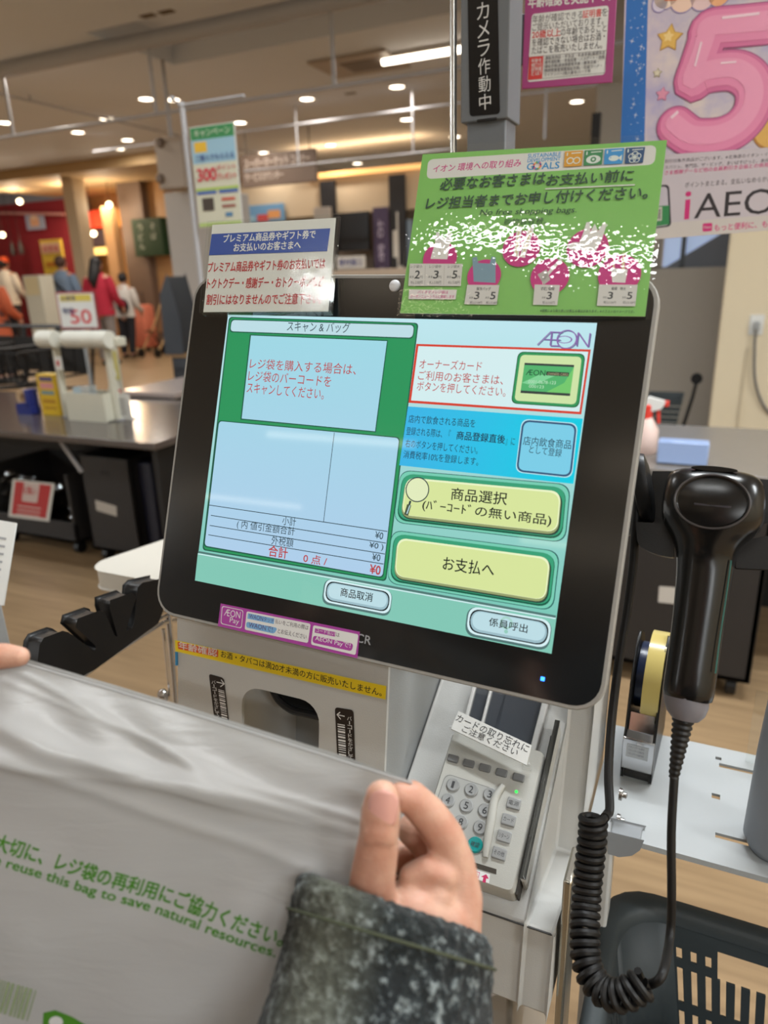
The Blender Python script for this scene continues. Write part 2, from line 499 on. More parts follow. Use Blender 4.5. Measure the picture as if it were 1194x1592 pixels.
# ceiling vents and air conditioner
VENT = mat('brown_vent_slot', (96, 78, 54), .6)
for (px, py), w in (((230, 24), 'left one of two at the top of the view'), ((259, 18), 'right one of two at the top of the view'), ((545, 145), 'beside the rail below the air conditioner')):
    p = aZ(px, py, ZC); b = MB(); b.box(p[0] - .07, p[0] + .07, p[1] - .035, p[1] + .035, ZC - .006, ZC + .001, VENT)
    tag(b.build('ceiling_vent', None), 'small brown ceiling vent slot, ' + w, 'vent', 'small ceiling vents')
p = aZ(585, 98, ZC); ac = thing('air_conditioner', (p[0], p[1], ZC - .036), 'grey square ceiling air conditioner cassette at the left end of the bright tube', 'air conditioner')
b = MB(); b.box(p[0] - .6, p[0] + .3, p[1] - .45, p[1] + .25, ZC - .03, ZC - .001, mat('beige_cassette', (170, 156, 142), .5)); b.build('cassette', ac, bevel=.01)
b = MB(); b.box(p[0] - .3, p[0] + .2, p[1] - .28, p[1] + .08, ZC - .036, ZC - .028, mat('cassette_grille', (120, 108, 98), .6)); b.build('grille', ac)

# right hand wall pieces: cream column, grey wall panel, high window
b = MB(); b.box(.012, 1.6, 5.0, 5.5, 0, ZC, WALLM); S('wall_column', b, bevel=.01)
GWP = mat('grey_wall_panel_paint', (172, 166, 156), .6, var=.03)
z_t = aY(1080, 416, 6.2)[2]
b = MB(); x_l = aY(1012, 480, 6.2)[0]; b.box(x_l - .3, 1.0, 6.2, 6.3, 0, z_t, GWP); S('wall_partition', b)
xw0 = aY(1030, 400, 6.6)[0]; zw0 = aY(1060, 418, 6.6)[2]
b = MB(); b.box(xw0 - .6, 1.0, 6.6, 6.7, zw0 - .8, zw0 + .02, mat('blue_grey_band_paint', (120, 124, 132), .6)); b.box(xw0 - .6, xw0 - .02, 6.6, 6.7, zw0, ZC, GWP); S('wall_window_band', b)
wr = bpy.data.objects.new('window_1', None); COL.objects.link(wr); wr.location = (xw0, 6.6, zw0); wr['_o'] = (xw0, 6.6, zw0); wr['kind'] = 'structure'
DAY = mat('daylit_pane', (190, 205, 230), .1, emit=.55, ecol=(176, 196, 232))
WFR = mat('dark_window_frame', (88, 92, 96), .5)
xm = aY(1062, 390, 6.6)[0]
b = MB(); b.box(xw0, 1.0, 6.64, 6.66, zw0, ZC, DAY); b.build('window_pane', wr)
b = MB(); b.box(xm - .018, xm + .018, 6.6, 6.66, zw0, ZC, WFR); b.build('window_frame', wr)
b = MB(); zA = zw0; b.prism([(xw0, 6.605, zA), (1.0, 6.605, zA), (1.0, 6.605, zA + .9)], (0, .04, 0), mat('blue_grey_band_paint')); b.build('window_sill', wr)
# ------------------------------------------------------------------ touchscreen monitor
def grad_screen(name, c0, c1, z0, z1, k=1.0, zref=0.0, axis='Z'):
    """screen picture with a colour running from top (c1, z1) to bottom (c0, z0)"""
    m = mat(name, (8, 9, 10), 0.04, emit=k * 1.12, ecol=c0)
    nt = m.node_tree; b = nt.nodes['Principled BSDF']
    tc = nt.nodes.new('ShaderNodeTexCoord'); sp = nt.nodes.new('ShaderNodeSeparateXYZ'); mr = nt.nodes.new('ShaderNodeMapRange')
    mr.inputs['From Min'].default_value = z0 - zref; mr.inputs['From Max'].default_value = z1 - zref
    mx = nt.nodes.new('ShaderNodeMix'); mx.data_type = 'RGBA'
    mx.inputs['A'].default_value = srgb(c0); mx.inputs['B'].default_value = srgb(c1)
    nt.links.new(tc.outputs['Object'], sp.inputs[0]); nt.links.new(sp.outputs[axis], mr.inputs['Value'])
    nt.links.new(mr.outputs['Result'], mx.inputs['Factor']); nt.links.new(mx.outputs['Result'], b.inputs['Emission Color'])
    return m

MON = Plane((-0.3788, 0.5143, 1.3219), (0.9997, 0.0, -0.0254), (-0.024, -0.3323, -0.9429))
def rrect_uv(u0, u1, v0, v1, r, n=7):
    out = []
    for cu_, cv_, a0 in ((u1 - r, v0 + r, -90), (u1 - r, v1 - r, 0), (u0 + r, v1 - r, 90), (u0 + r, v0 + r, 180)):
        for t in np.linspace(0, 90, n):
            a = math.radians(a0 + t); out.append((cu_ + r * math.cos(a), cv_ + r * math.sin(a)))
    return out

GLASS = mat('black_monitor_glass', (20, 22, 24), 0.16, spec=0.9, var=0.1)
RIM = mat('warm_grey_housing_plastic', (150, 148, 143), 0.42, var=0.05, bump=0.05)
mon_root = thing('touchscreen_monitor', (-0.23, 0.50, 1.05),
                 'large black framed touchscreen monitor showing the green and blue checkout page', 'monitor')
b = MB()
pts = rrect_uv(-0.0405, 0.3425, -0.0345, 0.2635, 0.022)
# housing: grey rim with a shallow back shell
fr = [MON.P(u, v, -0.001) for u, v in pts]
b.loft([[MON.P(u, v, -0.038) for u, v in rrect_uv(-0.02, 0.322, -0.015, 0.245, 0.02)],
        [MON.P(u, v, -0.022) for u, v in rrect_uv(-0.0385, 0.3405, -0.0325, 0.2615, 0.021)],
        [MON.P(u, v, -0.006) for u, v in pts],
        [MON.P(u, v, -0.0015) for u, v in rrect_uv(-0.0402, 0.3422, -0.0342, 0.2632, 0.0217)],
        [MON.P(u, v, 0.0) for u, v in rrect_uv(-0.0392, 0.3412, -0.0332, 0.2622, 0.0207)]], RIM)
b.obox(MON.P(0.15, 0.12, -0.055), [MON.u * 0.06, MON.v * 0.06, MON.n * 0.022], RIM)
b.build('housing', mon_root, angle=25)
b = MB()
g1 = rrect_uv(-0.0368, 0.3388, -0.0308, 0.2598, 0.0185)
b.loft([[MON.P(u, v, -0.002) for u, v in g1], [MON.P(u, v, 0.0006) for u, v in g1]], GLASS)
b.build('front_glass', mon_root, angle=25)

NV = lit((30, 45, 70)); RD = lit((186, 62, 62)); DK = lit((38, 58, 66)); LB = lit((165, 210, 232)); WH = lit((214, 240, 244))
GRN = lit((44, 148, 92)); DGR = lit((30, 88, 70)); MGR = lit((58, 160, 120)); YEL = lit((216, 230, 158)); YHI = lit((236, 246, 200))
CY = grad_screen('screen_cyan', (60, 180, 232), (10, 204, 228), -0.21, -0.08, 1.0, -0.23, 'X')
BG = grad_screen('screen_backdrop', (112, 196, 176), (190, 230, 238), 1.10, 1.31, 1.0, 1.05)
LBG = grad_screen('screen_pale_blue', (176, 206, 236), (160, 216, 230), 1.12, 1.30, 1.0, 1.05)
STRIP = lit((132, 200, 182)); SILV = lit((190, 222, 230)); SHD = lit((84, 118, 116)); BLK = lit((20, 26, 30))
a = Art(MON, base=0.0008)
a.poly([(355.5, 489.5), (928.6, 502.6), (857.8, 1016.2), (304, 902.4)], BG)
# lower strip with its ruled double line
a.poly([(308.5, 860), (866, 957), (857.8, 1016.2), (304, 902.4)], STRIP)
a.line((309, 858), (864.5, 958.5), 0.0016, SHD); a.line((309, 861), (864, 961.5), 0.0008, WH)
# green ticket column
a.rr([(357, 493), (651.5, 502.5), (601, 904), (315.5, 855)], 0.003, DGR)
a.rr([(358.5, 494.5), (649.5, 503.8), (599.6, 902), (317.3, 853.5)], 0.003, GRN)
a.rr([(360.2, 496.6), (645.8, 505.0), (643.0, 527.4), (357.6, 517.0)], 0.003, DGR)
a.rr([(361.4, 498.0), (644.4, 506.2), (642.0, 525.6), (359.0, 515.4)], 0.003, SILV)
a.text('スキャン & バッグ', (446.6, 515.3), (543.6, 518.6), 14, DK, 0.008)
a.poly([(389.6, 520.5), (604, 529.4), (585.2, 672.4), (374.8, 652.6)], DGR)
a.poly([(391.2, 522), (602.4, 530.8), (583.8, 670.8), (376.8, 651)], LBG)
a.text('レジ袋を購入する場合は、', (388.8, 573.5), (553.6, 583.6), 14.5, RD, 0.006)
a.text('レジ袋のバーコードを', (386.3, 592.3), (514.5, 602), 14.5, RD, 0.006)
a.text('スキャンしてください。', (384, 611.3), (503.6, 622), 14.5, RD, 0.006)
a.rr([(340.4, 653.5), (622.9, 680), (596.6, 899), (317.6, 850)], 0.003, DGR)
a.rr([(341.8, 655), (621.4, 681.4), (595.4, 897), (319.2, 848.2)], 0.003, LBG)
a.line((520.7, 672.8), (504, 811), 0.0005, DK)
for p, q in (((325.2, 785.1), (603.1, 826.2)), ((329, 801.2), (600.8, 844.3)), ((327.2, 816.8), (599.3, 861.3)), ((325.2, 831.4), (597.2, 876.9))):
    a.line(p, q, 0.0006, DK)
a.text('小計', (439.5, 815.8), (460.6, 818.4), 12, DK, 0.006); a.text('¥0', (583.5, 836.6), (595.8, 838.8), 10, DK, 0.01)
a.text('( 内 値引金額合計', (369, 822.5), (458.6, 835), 13, DK, 0.006); a.text('¥0 )', (574.4, 853.6), (596.2, 857.2), 10.5, DK, 0.01)
a.text('外税額', (422.8, 846.4), (456.5, 851), 12.5, DK, 0.006); a.text('¥0', (579, 870.6), (591.6, 872.8), 10, DK, 0.01)
a.text('合計', (418, 864.3), (447.4, 869), 15, RD, 0.02); a.text('0 点 /', (472.3, 874), (508.4, 880), 12.5, RD, 0.014); a.text('¥0', (575.4, 891.2), (591.8, 893.8), 13, RD, 0.03)
def sbtn(c, rad):
    a.rr(c, rad, SHD, grow=0.003, off=(-0.0003, 0.001)); a.rr(c, rad, WH, grow=0.0022); a.rr(c, rad, BLK, grow=0.0008)
    a.rr(c, rad, lit((158, 190, 200))); a.rr(c, rad * .9, SILV, grow=-0.0012, off=(0, -0.0006))
c = [(511.3, 904), (606.5, 922), (602.7, 950), (507.5, 931.5)]
sbtn(c, 0.006)
a.text('商品取消', (530, 926.5), (579.6, 935.8), 12.5, BLK, 0.012)
c = [(734.5, 947), (853.5, 968.5), (848, 1002.4), (730.5, 979.8)]
sbtn(c, 0.007)
a.disc((788, 968), 0.0045, lit((170, 215, 205)), r0=0.003); a.disc((787.5, 981.5), 0.0014, lit((150, 205, 190)))
a.text('係員呼出', (760.4, 972.2), (820, 984), 13, BLK, 0.012)
# right column: wordmark
PUR = lit((140, 104, 172)); PURH = lit((205, 190, 222))
for mt_, dx in ((lit((96, 104, 140)), 1.2), (PUR, 0)):
    a.line((836 + dx, 537 + dx), (856.5 + dx, 517 + dx), 0.0007, mt_); a.line((856 + dx, 517 + dx), (875 + dx, 517.8 + dx), 0.0007, mt_)
    a.line((858.5 + dx, 517.5 + dx), (856 + dx, 538 + dx), 0.0009, mt_); a.line((846 + dx, 528.5 + dx), (872 + dx, 529.5 + dx), 0.0006, mt_); a.line((856 + dx, 538.3 + dx), (872 + dx, 538.8 + dx), 0.0007, mt_)
    a.disc((881.5 + dx, 528.5 + dx), 0.0066, mt_, r0=0.0059, sx=1.05)
    a.line((897 + dx, 539 + dx), (899.5 + dx, 518 + dx), 0.0009, mt_); a.line((899.5 + dx, 518 + dx), (914.5 + dx, 540 + dx), 0.0009, mt_); a.line((915 + dx, 540 + dx), (918 + dx, 519 + dx), 0.0009, mt_)
a.disc((878, 529), 0.0026, PUR, r0=0.0021, sx=2.1)
RED = lit((214, 66, 50))
a.poly([(648.6, 535.5), (919, 544.4), (904.2, 645), (636.6, 626.8)], RED)
a.poly([(651.8, 539), (915.2, 547.8), (901.4, 641), (640.4, 623.2)], lit((212, 238, 240)))
a.text('オーナーズカード', (652.8, 573.4), (749.2, 577.4), 14, RD, 0.006)
a.text('ご利用のお客さまは、', (650.8, 591.3), (782.4, 599.4), 14.5, RD, 0.006)
a.text('ボタンを押してください。', (648.8, 607.8), (786.3, 617.8), 14.5, RD, 0.006)
c = [(806.5, 547.5), (911, 551), (900.4, 635), (795.2, 628)]
a.rr(c, 0.004, lit((28, 100, 62))); a.rr(c, 0.004, lit((54, 150, 92)), grow=-0.0006); a.rr(c, 0.003, lit((206, 228, 168)), grow=-0.0022)
a.poly([(816.5, 565), (893.3, 568.4), (886.8, 616.5), (810, 611.7)], lit((56, 66, 64)))
a.poly([(816.2, 568.3), (893, 571.7), (887.3, 612.6), (810.4, 607.8)], lit((84, 178, 110)))
a.poly([(893, 571.7), (887.3, 612.6), (850, 610.4), (878, 596)], lit((116, 200, 110))); a.poly([(812, 596), (838, 584), (866, 584), (830, 600)], lit((128, 208, 150)))
a.text('ÆON', (818, 583.8), (848, 585.4), 8.5, lit((24, 60, 50)), 0.0)
a.poly([(850.5, 578.5), (885.5, 580.2), (884.6, 586.2), (849.7, 584.4)], lit((40, 52, 48))); a.text('OWNERS CARD', (852, 584), (883.5, 585.4), 4, lit((190, 180, 140)))
a.text('0001-0678-123', (822, 596.5), (864.5, 598.6), 5, lit((190, 226, 196))); a.text('000123', (823, 603.5), (846, 604.8), 4.5, lit((190, 226, 196)))
a.poly([(635.8, 632.6), (906.8, 651.6), (892, 752.6), (622.4, 723.8)], CY)
a.text('店内で飲食される商品を', (636.2, 657.6), (739.3, 665.4), 12, NV, 0.006)
a.text('登録される際は、『', (632.6, 676.6), (701, 682.2), 12, NV, 0.006); a.text('商品登録直後', (710.5, 683.6), (785.5, 690.6), 13, NV, 0.016); a.text('』に', (786.5, 692.4), (800.8, 693.6), 12, NV, 0.006)
a.text('右のボタンを押してください。', (631.2, 695.6), (743.4, 707), 12, NV, 0.006)
a.text('消費税率10%を登録します。', (628.4, 712.6), (744.4, 724.6), 12, NV, 0.006)
c = [(813.4, 653.2), (898, 660), (888.7, 742.6), (803.3, 733.4)]
a.rr(c, 0.005, lit((190, 232, 240)), grow=0.0006); a.rr(c, 0.005, lit((52, 84, 120))); a.rr(c, 0.004, lit((124, 206, 232)), grow=-0.0013)
a.text('店内飲食商品', (813.8, 692), (888, 699.2), 14, NV, 0.008); a.text('として登録', (823, 704.6), (873, 711.4), 12.5, NV, 0.008)
def gbtn(c, rad):
    a.rr(c, rad, lit((40, 96, 92)), grow=0.0024, off=(0.0002, 0)); a.rr(c, rad, lit((120, 205, 180)), grow=0.0019); a.rr(c, rad, lit((24, 92, 70)), off=(0, 0.0004))
    a.rr(c, rad, MGR, grow=-0.0005, off=(0, -0.0004)); a.rr(c, rad * .9, lit((40, 70, 60)), grow=-0.0026, off=(0.0006, 0.0012)); a.rr(c, rad * .9, lit((150, 160, 110)), grow=-0.003, off=(0, 0.0006))
    a.rr(c, rad * .85, YHI, grow=-0.0035, off=(0, -0.0006)); a.rr(c, rad * .85, YEL, grow=-0.0043)
gbtn([(628, 736), (882, 758.4), (874.5, 838), (618, 808)], 0.008)
a.text('商品選択', (702, 777.3), (788.6, 785.8), 19, BLK, 0.012)
a.text('(ﾊﾞｰｺｰﾄﾞの無い商品)', (657.5, 794.5), (856.8, 820), 19, BLK, 0.010)
a.disc((650.6, 761.5), 0.0094, DK, r0=0.0086); a.disc((650.6, 761.5), 0.0086, lit((226, 236, 190)))
a.line((640, 779), (638, 785), 0.0016, DK); a.line((638, 785), (633.2, 801), 0.0034, lit((70, 84, 66))); a.line((639, 786), (634.4, 799), 0.0008, SILV)
gbtn([(614.5, 829), (865.5, 861.5), (856, 943.5), (608, 902)], 0.008)
a.text('お支払へ', (689.5, 885.5), (768.6, 897), 21, BLK, 0.010)
disp = a.build('display', mon_root, angle=10)
tag(disp, 'lit screen page with yellow buttons, blue boxes and red writing')

# maker's letters, power light, sticker on the lower frame
a = Art(MON, base=0.0008)
a.text('NCR', (541, 994), (576.6, 1002.8), 12.5, ink((150, 152, 155)), 0.02)
a.build('printed_letters', mon_root)
b = MB(); q = MON.uv(844, 1055)
b.obox(MON.P(q[0], q[1], 0.0010), [MON.u * 0.0014, MON.v * 0.0014, MON.n * 0.0006], mat('blue_power_light', (40, 90, 255), 0.3, emit=6.0, ecol=(40, 110, 255)))
tag(b.build('power_light', mon_root, bevel=0.0004), 'small glowing blue light')
MAG = ink((168, 66, 158)); WHI = ink((222, 222, 220), 0.35)
a = Art(MON, base=0.0009)
c = [(344.2, 938), (560.2, 982), (556.4, 1023), (339.9, 973)]
cu_ = a.q(c)
sb = MB(); sb.prism([MON.P(*p, 0.0007) for p in cu_], MON.n * 0.0004, MAG)
a.v, a.f, a.m, a.sm, a.mats = sb.v, sb.f, sb.m, sb.sm, sb.mats
a.base = 0.0013
a.rr([(346.5, 941.5), (380, 948.5), (377, 977), (344.3, 969.5)], 0.002, WHI); a.rr([(347.5, 942.8), (379, 949.3), (376.2, 975.8), (345.4, 968.6)], 0.002, MAG)
a.text('ÆON', (349.5, 956.5), (374.5, 961.5), 9, WHI, 0.0); a.text('Pay', (358, 969.6), (372.5, 972.8), 9, WHI, 0.0)
a.rr([(385, 950), (484.3, 969.5), (480, 999.5), (381.8, 978.5)], 0.0015, WHI)
BLC = ink((120, 170, 214)); TX = ink((70, 60, 70)); BRN = ink((90, 80, 130))
a.poly([(387, 953), (428, 961.4), (427, 970), (386, 961.4)], BLC); a.text('WAON', (388.5, 960.8), (410, 965.2), 6, BRN, 0.01); a.text('タッチ', (411, 965.2), (427, 968.6), 6, BRN)
a.text('払いをご利用の際は', (429, 969), (480.5, 979.5), 6.5, TX, 0.004)
a.rr([(384.6, 966), (433, 976), (428, 985), (384, 975)], 0.002, BLC); a.text('WAONで!', (388, 974.6), (425, 982.4), 7, BRN, 0.012)
a.text('とお伝えください', (433, 984), (477.5, 993.8), 7, TX, 0.004)
a.rr([(488.4, 971.5), (558.8, 986), (554, 1018), (484.8, 1001.6)], 0.0015, WHI)
a.poly([(491.5, 976), (523, 982.4), (522, 989.4), (490.5, 983)], MAG); a.text('コード払い', (492.5, 982), (521.5, 988), 5.6, WHI, 0.006); a.text('は', (523.5, 989), (529, 990.2), 5.6, TX)
a.rr([(488.5, 987.5), (551, 1000.5), (548, 1012), (487, 998.6)], 0.0022, MAG); a.text('AEON Payで!', (491, 996.6), (545.5, 1008.8), 8, WHI, 0.012)
tag(a.build('sticker', mon_root), 'magenta payment sticker with white boxes')
# ------------------------------------------------------------------ self checkout kiosk: scanner tower, card bay, status pole
KPL = mat('light_grey_kiosk_paint', (186, 185, 181), 0.42, var=0.03, bump=0.12, bscale=900)
KPD = mat('mid_grey_kiosk_plastic', (150, 152, 152), 0.45, var=0.04, bump=0.1, bscale=700)
DARK = mat('black_plastic', (18, 18, 19), 0.38, var=0.1, bump=0.05, bscale=500)
GREYP = mat('grey_pole_paint', (104, 108, 112), 0.5, var=0.04, bump=0.06, bscale=600)
SMOKE = mat('smoky_scanner_glass', (22, 25, 28), 0.06, spec=0.6)
t9 = math.radians(9.5)
KP = Plane((0, 0.492, 1.06), (1, 0, 0), (0, -math.sin(t9), -math.cos(t9)))
pL = KP.uv(275.5, 969)[0]; pR = KP.uv(603.7, 1045.7)[0]
t30 = math.radians(30)
TP = Plane((-0.151, 0.4974, 0.9023), (1, 0, 0), (0, -math.cos(t30), -math.sin(t30)))
BED = TP.shifted(-0.024)
lid = BED.P(*BED.uv(862, 1452))
XW = lid[0]
kB = aX(901, 1330, XW); kC = aX(924, 1108, XW); kD = aX(848, 1591, XW)
kroot = thing('self_checkout_kiosk', (-0.25, 0.62, 0.0),
              'light grey self checkout kiosk body below and behind the touchscreen', 'kiosk')
YB = 0.80
b = MB()
# base cabinet down to the floor
b.box(pL + 0.004, pR + 0.10, 0.56, YB, 0.02, 0.80, KPL)
b.build('base_cabinet', kroot, bevel=0.006)
b = MB(); b.box(pL + 0.02, pR + 0.08, 0.60, YB - 0.02, 0.0, 0.03, DARK); b.build('plinth', kroot)
# scanner panel with a rounded opening
def ring_panel(mb, pl, outer, inner, w0, w1, m):
    n = len(outer)
    for w, flip in ((w1, False), (w0, True)):
        vs = [pl.P(*p, w) for p in outer] + [pl.P(*p, w) for p in inner]
        fs = [(j, n + j, n + (j + 1) % n, (j + 1) % n) for j in range(n)]
        mb.add(vs, [f[::-1] for f in fs] if flip else fs, m)
    mb.loft([[pl.P(*p, w0) for p in outer], [pl.P(*p, w1) for p in outer]], m, caps=False)
    mb.loft([[pl.P(*p, w1) for p in inner], [pl.P(*p, w0) for p in inner]], m, caps=False)
o_tl = KP.uv(376, 1063); o_tr = KP.uv(497, 1093)
b = MB()
vT, vB = -0.05, 0.262
ring_panel(b, KP, rrect_uv(pL, pR, vT, vB, 0.006), rrect_uv(o_tl[0], o_tr[0], o_tl[1] + 0.001, o_tl[1] + 0.150, 0.020), -0.004, 0.0, KPL)
front = b.build('scanner_panel', kroot, angle=30)
# tower body behind the panel
b = MB()
y_at = lambda z: 0.492 - (1.06 - z) * math.tan(t9)
def side(x0, x1, poly, m):
    b.prism([(x0, y, z) for y, z in poly], (x1 - x0, 0, 0), m)
tow = [(y_at(1.10) + 0.004, 1.10), (y_at(0.80) + 0.004, 0.80), (YB, 0.80), (YB, 1.10)]
side(pL + 0.001, pL + 0.016, tow, KPL); side(pR - 0.014, pR - 0.0008, tow, KPD)
b.box(pL + 0.001, pR - 0.001, y_at(1.1) + .005, YB, 1.09, 1.105, KPL)
b.box(pL + 0.001, pR - 0.001, YB - 0.01, YB, 0.80, 1.1, KPL)
b.box(pL + 0.001, pR - 0.001, y_at(.8) + .006, YB, 0.795, 0.806, KPD)
b.build('tower_shell', kroot, bevel=0.002)
# scanner well: curved grey liner, glass window
b = MB()
u0, u1, v0, v1 = o_tl[0] - 0.004, o_tr[0] + 0.004, o_tl[1] - 0.003, o_tl[1] + 0.153
b.loft([[KP.P(u, v, -0.004) for u, v in rrect_uv(u0, u1, v0, v1, 0.022)], [KP.P(u, v, -0.05) for u, v in rrect_uv(u0 + .004, u1 - .004, v0 + .004, v1, 0.022)],
        [KP.P(u, v, -0.075) for u, v in rrect_uv(u0 + .02, u1 - .02, v0 + .02, v1 - .01, 0.02)]], KPL, caps=False)
b.add([KP.P(u, v, -0.075) for u, v in rrect_uv(u0 + .02, u1 - .02, v0 + .02, v1 - .01, 0.02)], [tuple(range(28))[::-1]], KPD)
b.build('scanner_well', kroot)
b = MB()
w0 = KP.P(*KP.uv(404, 1070), -0.012)
P1 = [KP.P(*KP.uv(x, y), -0.03 - 0.02 * i) for i, (x, y) in enumerate(((399, 1062), (420, 1098), (446, 1113), (500, 1128)))]
edge = spline([KP.P(*KP.uv(*p), -0.010) for p in ((396, 1060), (411, 1072), (424, 1094), (444, 1110), (470, 1117), (505, 1124))], 5)
back = [KP.P(*(KP.uv(*p)), -0.055) for p in ((408, 1030), (425, 1040), (440, 1052), (456, 1062), (480, 1070), (515, 1082))]
back = spline(back, 5)
b.loft([back, [lerp(back[i], edge[i], .75) for i in range(len(edge))], edge, [e + KP.v * 0.004 - KP.n * 0.004 for e in edge]], SMOKE, caps=False, closed=False)
b.tube(edge, 0.0035, DARK, n=8)
b.build('scanner_glass', kroot)
# card bay: side wall, sloping bed, front face, dark back
prof = [(lid[1], lid[2]), (kD[1] + 0.006, kD[2]), (kD[1] + 0.12, kD[2]), (0.72, 0.80), (0.74, 1.09), (kC[1], 1.09), (kC[1], kC[2]), (kB[1], kB[2])]
b = MB(); side(XW - 0.024, XW, prof, KPL)
b.build('bay_side_wall', kroot, bevel=0.003)
xi = aX(862, 1300, XW)[0]
b = MB()
bed = [(lid[1] + .0005, lid[2]), (kD[1] + 0.006, kD[2] + .001), (kD[1] + 0.12, kD[2] + .001), (0.70, 0.80), (0.70, BED.P(0, 0, 0)[2] + (0.70 - BED.P(0, 0, 0)[1]) * math.tan(t30))]
side(pR + 0.001, XW - 0.0235, bed, KPL)
b.build('card_bay', kroot, bevel=0.002)
b = MB()
yb = 0.690
b.box(pR, XW - 0.03, yb, yb + 0.02, 0.97, 1.10, KPD)
b.build('bay_back', kroot)
b = MB()
SMK = mat('smoky_translucent_cover', (70, 74, 80), 0.15, spec=0.5, alpha=0.72)
CP = BED.shifted(0.004)
for (x0, x1) in ((728, 752), (755, 775), (778, 838)):
    c = [CP.uv(x0 + 12, 1068), CP.uv(x1 + 12, 1070 + (x1 - x0) * .2), CP.uv(x1 - 12, 1182), CP.uv(x0 - 12, 1150)]
    b.prism([CP.P(*p) for p in c], CP.n * 0.003, SMK)
b.build('card_cover', kroot, bevel=0.001)
for x, m_, w in ((726, KPL, .004), (753, KPL, .003), (842, KPL, .006)):
    b = MB(); p, q = CP.P(*CP.uv(x + 14, 1066)), CP.P(*CP.uv(x - 14, 1175)); d = (q - p) / 2
    b.obox((p + q) / 2 + CP.n * .003, [CP.u * w / 2, d, CP.n * 0.004], m_)
    b.build('cover_rib', kroot, bevel=0.001)
# lid seam and screws are part of the bed's look: a thin groove strip
b = MB()
b.box(pR + 0.02, XW + 0.0004, lid[1] - 0.0008, lid[1] + 0.002, lid[2] - 0.0022, lid[2] - 0.0012, mat('dark_seam', (70, 70, 70), 0.7))
b.build('lid_seam', kroot)
# notice on the front of the card bay
FP = Plane((0, lid[1] - 0.0005, lid[2]), (1, 0, 0), (0, 0.0, -1))
a = Art(FP, base=0.0006)
a.rr([(735, 1437), (809, 1466), (806, 1534), (730, 1560)], 0.004, ink((206, 200, 198), .4))
a.text('為', (768, 1480), (784, 1486), 16, ink((40, 60, 140)), 0.02); a.text('口に', (771, 1505), (796, 1513), 13, ink((190, 50, 50)), 0.02); a.text('さい', (758, 1528), (783, 1534), 14, ink((190, 50, 50)), 0.02)
tag(a.build('notice_sticker', kroot), 'pale notice with blue and red writing')
# stickers on the scanner panel
a = Art(KP, base=0.0005)
c = [(272.6, 995), (600.8, 1066.5), (599.6, 1087), (273.4, 1012)]
a.poly([(c[0][0] - 1, c[0][1] - 1), (c[1][0] + .5, c[1][1] - 1), (c[2][0] + .5, c[2][1] + 1), (c[3][0] - 1, c[3][1] + 1)], ink((200, 195, 150), .3))
a.poly(c, ink((236, 206, 40), .3))
a.rr([(276.5, 997.5), (340, 1010.6), (339.6, 1021.6), (277.5, 1008.6)], 0.001, ink((214, 92, 48), .3))
a.text('年齢確認', (278.6, 1008.4), (338, 1021), 10.5, WHI, 0.014)
a.text('お酒・タバコは満20才未満の方に販売いたしません。', (344, 1021.4), (593.5, 1082.5), 10.5, ink((32, 30, 28)), 0.014)
tag(a.build('sticker', kroot), 'yellow age check strip with black writing')
for pts_, arrow, tx in (([(325, 1047), (348.6, 1053.8), (358.6, 1140), (335.6, 1133)], '→', 0), ([(521, 1099), (550, 1103.6), (553.6, 1210), (526, 1204)], '←', 1)):
    a = Art(KP, base=0.0005)
    BK = ink((34, 28, 26), .35)
    a.rr(pts_, 0.003, BK)
    tl, tr, br, bl = [np.array(p) for p in pts_]
    mid = lambda s_, t_: tuple((tl * (1 - s_) + tr * s_) * (1 - t_) + (bl * (1 - s_) + br * s_) * t_)
    s0 = .72 if tx == 0 else .30; s1 = .26 if tx == 0 else .76
    p = mid(s0, .11); dx = 1 if tx == 0 else -1
    a.line((p[0] - 6, p[1] - 1.4), (p[0] + 6, p[1] + 1.4), 0.0009, WHI, layer=2)
    a.line((p[0] + dx * 6, p[1] + dx * 1.4), (p[0] + dx * 1, p[1] - 5), 0.0009, WHI, layer=2); a.line((p[0] + dx * 6, p[1] + dx * 1.4), (p[0] + dx * 0, p[1] + 6), 0.0009, WHI, layer=2)
    random.seed(3); t = .24
    while t < .95:
        h = random.choice((.012, .012, .02, .028)); p0, p1 = mid(s0 - .2, t), mid(s0 + .2, t); p2, p3 = mid(s0 + .2, t + h), mid(s0 - .2, t + h)
        a.poly([p0, p1, p2, p3], WHI, layer=2); t += h + random.choice((.016, .022))
    a.column('バーコードをかざしてください', mid(s1, .10), mid(s1, .99), 7.5, WHI, 0.006, layer=2)
    tag(a.build('sticker', kroot), 'black barcode sticker with white arrow pointing %s' % ('right' if tx == 0 else 'left'))
b = MB(); q0, q1 = KP.uv(271, 1016), KP.uv(277, 1030)
b.obox(KP.P(pL - 0.0005, (q0[1] + q1[1]) / 2, -0.002), [KP.u * 0.001, KP.v * 0.007, KP.n * 0.004], ink((60, 140, 190)))
b.build('blue_tag', kroot)

